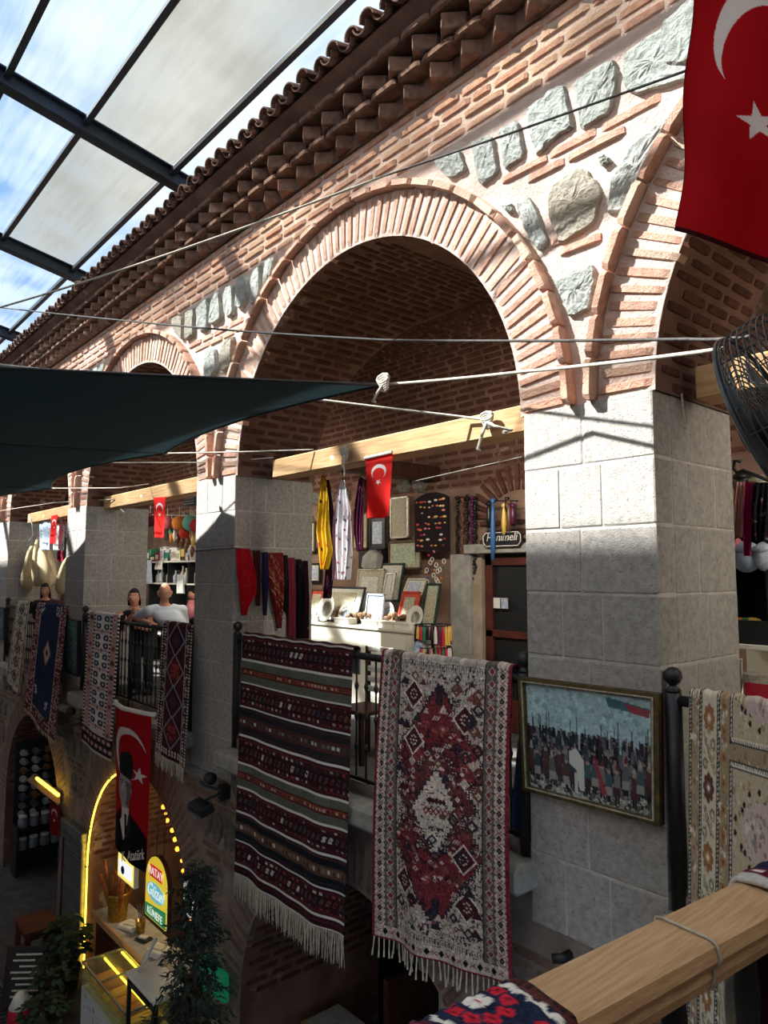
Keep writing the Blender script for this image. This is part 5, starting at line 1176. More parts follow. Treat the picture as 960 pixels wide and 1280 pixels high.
for row in range(9):
    for k in range(8):
        if q.random() < .62: p = c + Vector((-w2 * .8 + 2 * w2 * .8 * k / 7 + q.uniform(-.02, .02), -.006, h2 * .72 - row * h2 * .19 + q.uniform(-.012, .012))); MB().ball(p, q.uniform(.012, .024), 8, 5, (1.5, .6, .7)).build('brooch', q.choice(JM[:5]), jo)
for k in range(26):
    u, v = q.uniform(530, 556), q.uniform(686, 732); p = at(u, v, Y=6.30)
    if k % 2 == 0: MB().tube([p + Vector((.028 * math.cos(t), -.01, .028 * math.sin(t))) for t in np.linspace(0, 2 * PI, 11)], .007, 5).build('ring_charm', JM[2], jo, True)
    else: MB().ball(p, .018, 7, 5).build('charm', q.choice(JM), jo)
# bead strands beside the doorway
for k, (u, v0, v1, m_) in enumerate(((572, 622, 728, 6), (578, 624, 700, 9), (584, 620, 726, 6), (590, 622, 732, 8), (594, 626, 716, 6))):
    a, b = at(u, v0, Y=6.4), at(u, v1, Y=6.4); m = MB(); n = 26
    for i in range(n): m.ball(a.lerp(b, i / (n - 1)) + Vector((.012 * math.sin(i * 1.7), 0, 0)), .024, 6, 4)
    so = m.build('bead_strand', JM[m_], None, True, ['long black bead strand, first beside the jewellery board', 'short brown bead strand among black ones', 'long black bead strand, third of the row', 'longest plum bead strand in the row', 'short black bead strand next to the doorway'][k], 'necklace', 'bead strands on the wall')
a, b = at(569, 622, Y=6.42), at(597, 622, Y=6.42); MB().tube([a, b], .014, 6).build('peg_rail', M['darkwood'], None, False, 'short dark peg rail holding the bead strands', 'rail')
# bracelet rack and vase
rk = at(541, 815, Y=5.75); ro = empty('bracelet_rack', (rk.x, 5.75, -.1), 'rotating rack hung with red, green and yellow bracelets and tassels', 'rack'); MB().tube([(rk.x, 5.75, -.1), (rk.x, 5.75, 1.12)], .02, 8).lathe((rk.x, 5.75, -.1), [(.2, 0), (.2, .02), (.03, .04)], 16).build('pole', M['black'], ro)
for z in (1.1, .86): MB().tube([(rk.x + .21 * math.cos(t), 5.75 + .21 * math.sin(t), z) for t in np.linspace(0, 2 * PI, 17)], .008, 5).build('hoop', M['black'], ro, True)
for z in (1.1, .86):
    for k in range(30): t = 2 * PI * k / 30; p = Vector((rk.x + .21 * math.cos(t), 5.75 + .21 * math.sin(t), z)); L = q.uniform(.14, .22); MB().tube([p, p + Vector((0, 0, -L * .3)), p + Vector((0, 0, -L))], [.008, .018, .022], 6).build('tassel', q.choice([JM[0], JM[0], JM[2], JM[4], JM[6], JM[7], JM[8], JM[3]]), ro)
vp = at(526, 812, Y=5.6); MB().lathe((vp.x, vp.y, .72), [(.05, 0), (.08, .05), (.09, .12), (.06, .2), (.03, .25), (.03, .33), (.045, .36)], 14).build('vase', colmat('vase_glaze', .3) if 0 else pm('blue_glaze', (60, 110, 160), (206, 214, 220), 18, .3, spec=.5), None, True, 'blue and white glazed vase beside the bracelet rack', 'vase')
MB().span((vp.x - .16, vp.y - .14, -.1), (vp.x + .16, vp.y + .14, .72), ch=.01).build('pedestal', M['cream'], None, False, 'small cream pedestal under the blue vase', 'pedestal')
# leather bag, dark case with a stone on top
p = at(448, 620, Y=6.42); MB().span((p.x - .14, 6.38, p.z - .26), (p.x + .14, 6.48, p.z + .24), ch=.03).build('leather_bag', pm('brown_leather', (120, 84, 62), (92, 62, 46), 10, .6), None, False, 'brown leather bag hanging on the back wall behind the scarves', 'bag')
p = at(466, 706, Y=6.4); MB().span((p.x - .25, 6.34, p.z - .18), (p.x + .25, 6.48, p.z + .2), ch=.01).build('dark_case', M['black'], None, False, 'dark box case on the wall above the silver frame', 'case')
p = at(464, 700, Y=6.3); stone_mesh([(p.x - .2, p.z - .12), (p.x + .16, p.z - .14), (p.x + .2, p.z + .06), (p.x + .02, p.z + .15), (p.x - .14, p.z + .08)], 6.32, M['concrete'], .06, 77).build('carved_stone', M['concrete'], None, False, 'pale carved stone slab resting against the dark case', 'stone')

# doorway with brick arch, red door and shop sign
dx0, dx1 = at(596, 690, Y=6.5).x, at(668, 690, Y=6.5).x; dz = at(620, 690, Y=6.5).z
do = empty('door_1', ((dx0 + dx1) / 2, 6.5, -.1)); do['kind'] = 'structure'
MB().span((dx0 - .04, 6.30, dz - .02), (dx1 + .3, 6.52, dz + .09), ch=.01).build('lintel', M['concrete'], do)
MB().span((dx0 - .3, 6.34, -.1), (dx0 + .03, 6.52, dz - .02), ch=.01).build('jamb', M['concrete'], do); MB().span((dx0 + .03, 6.40, -.1), (dx0 + .16, 6.52, dz - .02)).build('reveal', M['plaster'], do)
MB().span((dx0 + .16, 6.46, -.1), (dx1 + .3, 6.5, dz - .02)).build('dark_opening', M['black'], do)
M['reddoor'] = pm('red_brown_door', (96, 44, 34), (72, 32, 25), 6, .5, spec=.4)
lf = empty('door_leaf', (0, 0, 0)); lf.parent = do; lf.matrix_parent_inverse = Matrix.Translation(-Vector(do.location)); x0 = dx0 + .2; x1 = dx1 + .1
for a, b in (((x0, 6.42, -.1), (x0 + .1, 6.46, dz - .06)), ((x1 - .1, 6.42, -.1), (x1, 6.46, dz - .06)), ((x0, 6.42, -.1), (x1, 6.46, .3)), ((x0, 6.42, dz - .16), (x1, 6.46, dz - .06)), ((x0, 6.42, .95), (x1, 6.46, 1.03))): MB().span(a, b, ch=.005).build('door_rail', M['reddoor'], lf)
a, b = at(617, 747, Y=6.41), at(635, 761, Y=6.41); MB().span((a.x, 6.405, b.z), ((a.x + b.x) / 2 - .01, 6.415, a.z)).build('notice', M['white'], do); MB().span(((a.x + b.x) / 2 + .01, 6.405, b.z), (b.x, 6.415, a.z)).build('notice', M['bluegrey'], do)
cxd = (dx0 + dx1) / 2 + .22; zc = dz + .38; its = []
for k in range(15):
    t = PI * (k + .5) / 15; p = Vector((cxd + .58 * math.cos(t), 6.49, zc + .48 * math.sin(t))); n = Vector((math.cos(t), 0, math.sin(t))); its.append((VB[k % 5], frame(p, n, Y3, (-n.z, 0, n.x), (.3, .06, .058))))
for r_ in range(3):
    for k in range(3): its.append((VB[(k + r_) % 5], frame(Vector((cxd - .42 + .36 * k + (.1 if r_ % 2 else 0), 6.49, zc - .04 - r_ * .11)), X3, Y3, Z3, (.3, .06, .06))))
scatter(wb_, 'arch_brick', its, M['brick_vault'])
sc_ = at(627, 674, Y=6.25); so = empty('shop_sign', sc_, 'small black shop sign with white rim and script lettering over the door', 'sign'); W2 = (at(652, 674, Y=6.25).x - at(603, 674, Y=6.25).x) / 2; H2 = W2 * .30
sp = [(-1, -.4), (-.85, -1), (.85, -1), (1, -.4), (1, .5), (.86, 1), (-.86, 1), (-1, .5)]
MB().prism([sc_ + Vector((x * W2, 0, z * H2)) for x, z in sp], (0, .03, 0)).build('board', M['black'], so)
MB().tube([sc_ + Vector((x * W2 * .95, -.004, z * H2 * .9)) for x, z in sp + sp[:1]], .006, 5).build('rim', M['white'], so)
text('Hanımeli', .125, sc_ + Vector((0, -.008, .02)), M['white'], so, shear=.25)
MB().tube([sc_ + Vector((-.2, 0, .1)), sc_ + Vector((-.2, .02, .42))], .006, 5).tube([sc_ + Vector((.2, 0, .1)), sc_ + Vector((.2, .02, .42))], .006, 5).build('hanger', M['black'], so)
q = random.Random(9)
for k, (u, v0, v1, m_, lab) in enumerate(((616, 626, 700, 5, 'blue tassel cord hanging in front of the shop sign'), (611, 630, 660, 6, 'dark tassel left of the blue cord over the door'), (630, 632, 668, 4, 'yellow tassel bunch over the shop sign'), (636, 628, 664, 9, 'brown tassel beside the yellow bunch over the door'), (641, 632, 655, 8, 'plum tassel at the right over the door'), (634, 624, 640, 6, 'black tassel crown above the yellow bunch'))):
    a, b = at(u, v0, Y=6.2), at(u, v1, Y=6.2); MB().tube([a, a.lerp(b, .2), a.lerp(b, .6), b], [.008, .022, .03, .02], 8).ball(a, .03, 8, 6).build('tassel', JM[m_], None, True, lab, 'tassel', 'tassels over the shop door')
MB().tube([at(608, 626, Y=6.2), at(648, 626, Y=6.2)], .008, 6).build('tassel_rod', M['black'], None, False, 'thin black rod the door tassels hang from', 'rod')

# wooden chair behind the railing, blue cloth behind the medallion rug
p = at(456, 865, Y=4.5); co = empty('wooden_chair', (p.x, p.y, -.1), 'brown wooden chair with pale slatted back behind the railing', 'chair'); cx, cy = p.x, p.y
for sx in (-.2, .2):
    for sy in (-.2, .2): MB().bar((cx + sx, cy + sy, -.1), (cx + sx * .95, cy + sy, .95 if sy > 0 else .36), .04).build('leg', M['darkwood'], co)
MB().span((cx - .23, cy - .22, .35), (cx + .23, cy + .22, .39), ch=.01).build('seat', M['darkwood'], co)
for z in (.5, .6, .7, .8, .9): MB().span((cx - .2, cy + .18, z), (cx + .2, cy + .21, z + .055), ch=.006).build('slat', M['white'], co)
scarf([(648, 662, 925), (645, 667, 1000), (647, 666, 1062)], cloth_img(24, 50, (70, 84, 130), [(86, 100, 150), (56, 68, 110)], 30, (1, 3), 31), 'blue denim cloth hanging behind the medallion rug beside the near pillar', Y=3.88, folds=2, amp=.02, name='denim_cloth', cat='cloth', seed=31)
# ================================================================ people at the railing
def fuse(name, m, mat, parent, vox=.016):
    """several overlapping limbs grown together into one continuous smooth surface"""
    o = m.build(name, mat, parent, True); md = o.modifiers.new('fuse', 'REMESH'); md.mode = 'VOXEL'; md.voxel_size = vox; md.use_smooth_shade = True; sm = o.modifiers.new('smooth', 'SMOOTH'); sm.factor = .5; sm.iterations = 5
    dg = bpy.context.evaluated_depsgraph_get(); m2 = bpy.data.meshes.new_from_object(o.evaluated_get(dg)); m2.materials.clear(); m2.materials.append(mat); o.modifiers.clear(); o.data = m2; m2.name = name; m2.polygons.foreach_set('use_smooth', [True] * len(m2.polygons)); return o
def loft(m, rings, n=18):
    """rings: (centre, side axis, half width, half depth, front axis)"""
    vs, fs = [], []
    for c, sx, rw, rdp, fx in rings: vs += [Vector(c) + sx * (rw * math.copysign(abs(math.cos(t)) ** .8, math.cos(t))) + fx * (rdp * math.copysign(abs(math.sin(t)) ** .8, math.sin(t))) for t in [2 * PI * k / n for k in range(n)]]
    for i in range(len(rings) - 1): fs += [(i * n + k, i * n + (k + 1) % n, (i + 1) * n + (k + 1) % n, (i + 1) * n + k) for k in range(n)]
    return m.add(vs, fs + [tuple(range(n))[::-1], tuple((len(rings) - 1) * n + k for k in range(n))])
M['hair'] = pm('dark_hair', (44, 32, 28), (30, 22, 20), 40, .7, .4, 120); M['shirt'] = pm('pale_shirt', (212, 218, 226), (196, 202, 212), 8, .9, .3, 14); M['trousers'] = pm('dark_trousers', (46, 48, 56), (36, 38, 44), 8, .9); M['darktop'] = pm('black_top', (30, 30, 34), (40, 40, 44), 8, .9)
def head(o, c, face, hair=None, bald=False, r=1.0):
    """head with face looking along the unit vector `face`"""
    f = Vector(face).normalized(); s = Vector((0, 0, 1)).cross(f).normalized(); u = f.cross(s); B = Matrix((s, f, u)).transposed(); c = Vector(c); m = MB(); n, k = 20, 14; vs, fs = [], []
    for j in range(k + 1):
        a = -PI / 2 + PI * j / k
        for i in range(n):
            t = 2 * PI * i / n; x, y, z = math.cos(a) * math.cos(t), math.cos(a) * math.sin(t), math.sin(a); px, py, pz = x * .076, y * .096, z * .12
            if z < -.1: px *= 1 + .28 * z; py = py * (1 + .1 * z) + .012 * -z            # jaw narrows to the chin
            if y > .8 and -.35 < z < .1: py += .022 * (1 - abs(x) * 3.2 if abs(x) < .3 else 0)  # nose
            if y > .6 and .0 < z < .25 and .25 < abs(x) < .55: py -= .008               # eye sockets
            if y > .7 and -.62 < z < -.42 and abs(x) < .4: py += .006                   # lips
            vs.append(c + B @ (Vector((px, py, pz)) * r))
    for j in range(k): fs += [(j * n + i, j * n + (i + 1) % n, (j + 1) * n + (i + 1) % n, (j + 1) * n + i) for i in range(n)]
    h = m.add(vs, fs).build('head', M['skin'], o, True); q = lambda x, y, z: c + B @ (Vector((x, y, z)) * r)
    e = MB()
    for sx in (-.03, .03): e.ball(q(sx, .083, .012), .011, 8, 6)
    e.build('eyes', M['white'], h, True); e = MB()
    for sx in (-.03, .03): e.ball(q(sx, .091, .012), .0055, 6, 5); e.bar(q(sx - .018, .089, .034), q(sx + .018, .089, .036), .006, .006)
    e.build('pupils_and_brows', M['hair'], h, True); MB().tube([q(-.024, .082, -.058), q(0, .092, -.055), q(.024, .082, -.058)], .006, 6).build('mouth', pm('lips', (170, 90, 84)), h, True)
    e = MB()
    for sx in (-1, 1): e.ball(q(sx * .077, -.005, .0), .03, 8, 6, (.35, .7, 1.1))
    e.build('ears', M['skin'], h, True)
    if hair:
        v2, f2 = [], []
        for j in range(9):
            a = PI / 2 - (PI * .5) * j / 8 * 1.05
            for i in range(20):
                t = 2 * PI * i / 20; y = math.sin(t); down = hair if y < .25 else .0
                low = a if y < .35 else max(a, .52)
                v2.append(c + B @ (Vector((math.cos(low) * math.cos(t) * .086, math.cos(low) * y * .106 - .006, math.sin(low) * .131 - (down * (j / 8) ** 2)))) * 1.0 if r == 1 else c + B @ (Vector((math.cos(low) * math.cos(t) * .086, math.cos(low) * y * .106 - .006, math.sin(low) * .131 - (down * (j / 8) ** 2))) * r))
        for j in range(8): f2 += [(j * 20 + i, j * 20 + (i + 1) % 20, (j + 1) * 20 + (i + 1) % 20, (j + 1) * 20 + i) for i in range(20)]
        MB().add(v2, f2).build('hair', M['hair'], o, True); 
    if bald:
        v2, f2 = [], []
        for j in range(3):
            for i in range(14): t = PI * .98 + PI * 1.04 * i / 13 - .06; v2.append(c + B @ (Vector((math.cos(t) * .079, math.sin(t) * .099, .01 - .03 * j)) * r))
        for j in range(2): f2 += [(j * 14 + i, j * 14 + i + 1, (j + 1) * 14 + i + 1, (j + 1) * 14 + i) for i in range(13)]
        MB().add(v2, f2).build('hair_fringe', pm('short_grey_hair', (176, 132, 112)), o, True)
    return h
def hand(o, w, d, up, s=1.0, curl=.5):
    """palm, four unequal fingers and a side thumb; w wrist, d direction of the fingers, up = back of hand"""
    w, d, up = Vector(w), Vector(d).normalized(), Vector(up); sd_ = d.cross(up).normalized(); up = sd_.cross(d); m = MB(); c = w + d * .045
    m.tube([w - d * .01, w + d * .02, w + d * .06, w + d * .09], [.024, .032, .038, .034], 10)
    for k, (off, L) in enumerate(((-.03, .068), (-.01, .078), (.01, .073), (.03, .058))):
        b = w + d * .088 + sd_ * off; k1 = b + d * L * .5 - up * L * .18 * curl; k2 = k1 + d * L * .3 - up * L * .4 * curl; m.tube([b - d * .015, b, k1, k2], [.0095, .0095, .0085, .007], 8)
    b = w + d * .035 - sd_ * .034; m.tube([b, b + d * .03 - sd_ * .024, b + d * .058 - sd_ * .03 - up * .012], [.012, .0105, .008], 8)
    return m.build('hand', M['skin'], o, True)
def person(label, fwd, hip, hd, arms, top, sleeves, hair=None, bald=False, face=None, lean=.0):
    """hip and head centre; arms: (shoulder, elbow, wrist, hand direction)"""
    hip, hd = Vector(hip), Vector(hd); f = Vector(fwd).normalized(); sd_ = f.cross(Vector((0, 0, 1))).normalized(); o = empty('person', (hip.x, hip.y, -.1), label, 'person')
    neck = hd - Vector((0, 0, .13)) - f * .015; sh = neck - Vector((0, 0, .09)); chest = hip.lerp(sh, .62) - f * .02; waist = hip.lerp(sh, .3)
    arms = [(Vector(a), Vector(b), Vector(c), Vector(d)) for a, b, c, d in arms]
    def torso(g): return [(hip - Vector((0, 0, .1)), sd_, .165 + g, .115 + g, f), (hip, sd_, .165 + g, .12 + g, f), (waist, sd_, .145 + g, .105 + g, f), (chest, sd_, .18 + g, .125 + g, f), (chest.lerp(sh, .7), sd_, .19 + g, .115 + g, f), (sh + Vector((0, 0, .015)), sd_, .15 + g, .08 + g, f), (neck - Vector((0, 0, .02)), sd_, .075 + g, .068 + g, f)]
    m = MB(); loft(m, torso(0)); m.tube([sh, neck, hd - Vector((0, 0, .06))], [.075, .058, .056], 12)
    for a, b, c, d in arms: m.tube([sh.lerp(a, .5), a, a.lerp(b, .5), b], [.075, .062, .05, .043], 12).tube([a.lerp(b, .95), b, b.lerp(c, .35), c], [.043, .044, .041, .027], 12).ball(a, .064, 12, 8).ball(b, .044, 10, 7)
    legs = []
    for s in (-1, 1): h = hip + sd_ * s * .09 - Vector((0, 0, .04)); kn = Vector((h.x, h.y, .42)) + f * .05; an = Vector((h.x, h.y, -.03)) - f * .02; legs.append((h, kn, an)); m.tube([h, h.lerp(kn, .5), kn, kn.lerp(an, .35) - f * .02, an], [.098, .082, .06, .058, .038], 12)
    fuse('body', m, M['skin'], o)
    m = MB(); loft(m, torso(.014)[:6] + [(neck - Vector((0, 0, .045)), sd_, .10, .085, f)])
    for a, b, c, d in arms:
        if sleeves > .05: m.tube([sh.lerp(a, .4), a, a.lerp(b, sleeves)], [.09, .08, .07], 12).ball(a, .08, 12, 8)
    fuse('shirt', m, top, o); m = MB(); loft(m, [(hip - Vector((0, 0, .12)), sd_, .178, .13, f), (hip + Vector((0, 0, .02)), sd_, .176, .13, f)])
    for h, kn, an in legs: m.tube([h, h.lerp(kn, .5), kn, an], [.108, .096, .076, .066], 12)
    fuse('trousers', m, M['trousers'], o)
    for h, kn, an in legs: m = MB(); m.tube([an - f * .06 - Vector((0, 0, .02)), an + f * .05 - Vector((0, 0, .02)), an + f * .16 - Vector((0, 0, .035))], [.045, .05, .036], 10); m.build('shoe', M['black'], o, True)
    head(o, hd, face or fwd, hair, bald, 1.08)
    for a, b, c, d in arms: hand(o, c, d, (0, 0, 1))
    return o
H = at(206, 741, Y=4.12); Q = lambda u, v, y: at(u, v, Y=y)
person('bald man in a pale grey shirt seen from behind, leaning an arm on the rail', (-.86, .5, 0), (H.x + .22, 4.26, .84), H, [(H + Vector((-.02, -.2, -.24)), Q(168, 772, 3.9), Q(188, 779, 3.83), (1, -.1, -.1)), (H + Vector((.12, .2, -.24)), Q(232, 794, 4.42), Q(206, 795, 4.5), (-1, .1, 0))], M['shirt'], .72, bald=True, face=(-.95, .3, 0))
H = at(168, 747, Y=4.1)
person('dark-haired woman in a black sleeveless top resting her chin on one hand', (.75, -.65, 0), (H.x - .1, 4.3, .82), H, [(H + Vector((-.15, -.12, -.25)), Q(157, 781, 3.92), Q(167, 766, 3.93), (.2, .15, 1)), (H + Vector((.1, .2, -.25)), Q(186, 786, 4.3), Q(172, 784, 4.1), (-.8, -.4, .1))], M['darktop'], .0, hair=.10, face=(.8, -.6, .02))
H = at(57, 738, Y=3.92)
person('woman with long dark hair smiling under the hanging loofahs', (.75, -.65, 0), (H.x - .12, 4.12, .82), H, [(H + Vector((-.15, -.10, -.25)), Q(46, 775, 3.86), Q(54, 768, 3.81), (1, -.1, 0)), (H + Vector((.1, .18, -.25)), Q(70, 768, 3.98), Q(64, 765, 3.86), (-.6, -.5, 0))], pm('maroon_check_top', (70, 40, 46), (44, 28, 34), 30, .9), .9, hair=.2, face=(.8, -.6, -.05))
# ================================================================ neighbouring stalls of the gallery
M['loofah'] = pm('pale_loofah', (216, 200, 164), (188, 166, 124), 8, .95, .8, 30, stretch=(12, 12, 1.2))
for k, (x0, y0, x1, y1, r, lab) in enumerate(((40, 683, 34, 738, .15, 'pale loofah gourd nearest the farthest pillar'), (47, 674, 47, 733, .12, 'long slim loofah gourd in the middle of the bunch'), (52, 684, 60, 736, .15, 'loofah gourd slanting to the side above the smiling woman'), (60, 686, 66, 730, .11, 'loofah gourd half hidden at the back of the bunch'), (84, 698, 76, 742, .13, 'lone loofah gourd partly behind the grey pillar'))):
    y = 4.13 if k < 4 else 4.1; a, b = at(x0, y0, Y=y + .1 * (k == 3)), at(x1, y1, Y=y + .1 * (k == 3)); d = (b - a); o = empty('loofah', b, lab, 'loofah', 'loofahs hung by the railing'); m = MB(); n = 16; pts = [a + d * t for t in np.linspace(0, 1, 9)]; prof = [.25, .55, .72, .82, .92, 1, 1, .85, .4]
    k0 = len(m.v); m.tube(pts, [r * p for p in prof], n)
    for i in range(len(m.v)): 
        ring_i, j = divmod(i, n)
        if ring_i < 9 and j % 2: c = pts[ring_i]; v = Vector(m.v[i]); m.v[i] = tuple(c + (v - c) * .9)
    m.build('gourd', M['loofah'], o, True); t = Vector((max(a.x, -15.88), a.y, 2.71)); MB().tube([a, a.lerp(t, .5) + Vector((.02, 0, 0)), t], .008, 5).build('string', M['rope'], o)
MB().tube([at(36, 645, Y=4.03), at(40, 655, Y=4.02), at(42, 668, Y=4.0), at(37, 676, Y=4.0)], .012, 6).build('iron_hook', M['concrete'], None, True, 'bent pale hook above the loofah bunch', 'hook')
for k, (u, v0, v1, w_, c1, lab) in enumerate(((57, 650, 688, 7, (190, 206, 220), 'pale blue patterned pouch hanging beside the loofahs'), (75, 655, 688, 6, (206, 214, 216), 'grey patterned pouch hanging next to the small far flag'), (81, 652, 672, 4, (206, 190, 196), 'small pink pouch hanging against the grey pillar'), (76, 688, 702, 5, (150, 24, 60), 'magenta pouch hanging above the smiling woman'))):
    scarf([(u - w_ * .7, u + w_ * .7, v0), (u - w_, u + w_, v0 + 6), (u - w_, u + w_, v1)], cloth_img(18, 30, c1, [(90, 120, 170), (226, 226, 230), (170, 70, 90)] if k < 3 else [(190, 60, 90)], 40, (.8, 2), 50 + k), lab, Y=4.1 + .05 * k, amp=.02, folds=1.5, name='pouch', cat='pouch', group='pouches hung by the loofahs', seed=50 + k); t_ = at(u, v0, Y=4.09 + .05 * k); MB().tube([t_, (t_.x, t_.y, 2.72)], .005, 4).build('cord', M['rope'], [q_ for q_ in bpy.data.objects if q_.get('label') == lab][0])
# stall behind the couple: shelf unit, pompoms, goods
ys = 6.0; zA, zB = at(220, 701, Y=ys).z, at(220, 729, Y=ys).z; xl, xr = at(186, 701, Y=ys).x, at(262, 701, Y=ys).x
su = empty('shelf_unit', ((xl + xr) / 2, ys + .2, -.1), 'dark shelf unit with white boards behind the couple on the railing', 'shelf')
for z in (zA, zB, zB - .55, zB - 1.0): MB().span((xl, ys, z - .03), (xr, ys + .4, z), ch=.004).build('shelf_board', M['white'], su)
for x in np.linspace(xl, xr, 4): MB().span((x - .02, ys + .02, -.1), (x + .02, ys + .4, zA + .1)).build('upright', M['black'], su)
MB().span((xl, ys + .4, -.1), (xr, ys + .42, zA)).build('back_panel', M['black'], su)
PCOL = [('orange', (216, 130, 56)), ('teal', (110, 170, 150)), ('pink', (214, 110, 120)), ('crimson', (176, 44, 60)), ('plum', (120, 56, 70)), ('rust', (190, 60, 44))]
for k, (u, v, r, ci, lab) in enumerate(((224, 654, .14, 0, 'orange felt pompom on the string above the shelf'), (238, 654, .15, 1, 'teal felt pompom on the string above the shelf'), (247, 657, .14, 3, 'crimson felt pompom beside the sunlit pillar'), (209, 653, .13, 2, 'pink felt pompom beside the small red flag'), (188, 650, .14, 4, 'plum felt pompom left behind the small red flag'), (230, 667, .10, 5, 'small rust felt pompom hanging lowest on the string'))):
    p = at(u, v, Y=ys - .05); o = empty('pompom', p, lab, 'ornament', 'felt pompoms on a string'); MB().ball(p, r, 16, 10).build('ball', pm('felt_' + PCOL[ci][0], PCOL[ci][1], None, rough=1, bump=.6, bscale=60), o, True); MB().tube([p + Vector((0, 0, r * .9)), p + Vector((0, 0, r + .16))], .008, 5).build('cord', M['rope'], o)
MB().tube([at(184, 643, Y=ys - .05), at(250, 645, Y=ys - .05)], .006, 5).build('string', M['rope'], None, False, 'thin white string carrying the felt pompoms', 'string')
q = random.Random(12)
for k in range(9):
    u = 190 + 6.4 * k; p = at(u, 700, Y=ys + .14); w_ = q.uniform(.22, .42); h = q.uniform(.1, .34); lab = ['low green packet', 'striped packet', 'red tin', 'white wrapped parcel', 'glass jar box', 'pale folded bundle', 'cream parcel', 'brown basket box', 'white folded cloth pile'][k] + ' on the top shelf behind the couple'
    o = empty('packet', (p.x, p.y, zA), lab, 'packet', 'packets on the shelves'); MB().span((p.x - w_ / 2, ys + .03, zA), (p.x + w_ / 2, ys + .3, zA + h), ch=.02).build('wrapping', [JM[7], M['greenframe'], JM[0], M['white'], M['bluegrey'], M['white'], M['cream'], M['brownframe'], M['white']][k], o); MB().span((p.x - w_ * .3, ys + .024, zA + h * .25), (p.x + w_ * .3, ys + .032, zA + h * .7)).build('label_patch', [M['pale_print'], M['ornate'], M['cream'], M['bluegrey'], JM[7], M['silver'], M['ornate'], JM[4], M['bluegrey']][k], o)
for k in range(12):
    u = 196 + 4.4 * k; p = at(u, 728, Y=ys + .12); h = q.uniform(.24, .34)
    MB().lathe((p.x, ys + .15, zB), [(.045, 0), (.055, .02), (.055, h * .55), (.02, h * .75), (.02, h * .92), (.028, h)], 10).build('bottle', [M['white'], M['bluegrey'], JM[6], M['silver']][k % 4], None, True, 'slim bottle on the lower shelf behind the couple, %s of the row' % ORD[k], 'bottle', 'bottles on the lower shelf')
for u, v0, v1, lab, c1 in ((226, 718, 742, 'white cloth hanging from the lower shelf edge', (222, 226, 226)), (200, 701, 712, 'small white price card hanging from the top shelf', (226, 224, 216)), (186, 700, 730, 'pale blue cloth beside the shelf unit', (186, 196, 210))):
    scarf([(u - 4, u + 4, v0), (u - 5, u + 5, v1)], cloth_img(14, 24, c1, [(196, 206, 206)], 10, (1, 2), 61), lab, Y=ys - .03, amp=.015, name='cloth', cat='cloth', seed=int(u))
p = at(240, 750, Y=5.2); o = empty('doll', (p.x, 5.2, p.z - .3), 'doll in a pink dress standing behind the man in the grey shirt', 'doll'); MB().lathe((p.x, 5.2, p.z - .28), [(.14, 0), (.1, .16), (.05, .28)], 14).build('dress', JM[3], o, True); MB().ball((p.x, 5.2, p.z + .08), .07, 10, 8).build('head', M['skin'], o, True); MB().ball((p.x, 5.23, p.z + .11), .075, 10, 8).build('hair', M['hair'], o, True); MB().span((p.x - .3, 5.05, -.1), (p.x + .3, 5.4, p.z - .3), ch=.01).build('plinth', M['black'], None, False, 'dark plinth under the doll in the pink dress', 'plinth')
o = empty('notice_board', at(236, 627, Y=5.4), 'small dark notice board with pale lines hung high behind the couple', 'sign'); a, b = at(229, 622, Y=5.4), at(244, 632, Y=5.4); MB().span((a.x, 5.4, b.z), (b.x, 5.43, a.z)).build('board', M['black'], o)
for t in (.3, .55, .8): MB().span((a.x + .05, 5.395, b.z + (a.z - b.z) * t - .008), (b.x - .05, 5.4, b.z + (a.z - b.z) * t + .008)).build('text_line', M['concrete'], o)
for k, (u, v, lab) in enumerate(((177, 655, 'narrow tan pouch hanging against the shaded pillar behind the couple'), (182, 668, 'dark patterned bag hanging beside the shaded pillar'), (181, 688, 'grey embroidered bag hanging lowest beside the shaded pillar'))):
    scarf([(u - 3, u + 3, v - 10), (u - 4, u + 4, v), (u - 4, u + 4, v + 8)], cloth_img(14, 24, [(150, 110, 84), (60, 56, 76), (110, 110, 110)][k], [(196, 180, 160), (90, 50, 60), (60, 60, 60)], 22, (.8, 2), 70 + k), lab, Y=5.7, amp=.02, name='bag', cat='bag', seed=70 + k); t_ = at(u, v - 10, Y=5.69); MB().tube([t_, (t_.x, t_.y, ZS + RZ)], .005, 4).build('cord', M['rope'], bpy.data.objects[-1] if 0 else [q_ for q_ in bpy.data.objects if q_.get('label') == lab][0])
for k, (u, v) in enumerate(((213, 665), (218, 669), (222, 673), (214, 671), (228, 676), (235, 677), (241, 675), (233, 683), (240, 688))):
    p = at(u, v, Y=ys + .02); MB().tube([p + Vector((0, 0, .1)), p + Vector((.02, 0, 0)), p + Vector((0, 0, -.12))], [.012, .05, .02], 8).tube([p, Vector((p.x, ys - .05, at(184, 643, Y=ys - .05).lerp(at(250, 645, Y=ys - .05), (u - 184) / 66).z))], .004, 4).build('charm', JM[[7, 2, 9, 1, 9, 9, 4, 9, 9][k]], None, True, 'small hanging charm under the felt pompoms, %s of the nine' % ORD[k], 'charm', 'charms under the pompoms')
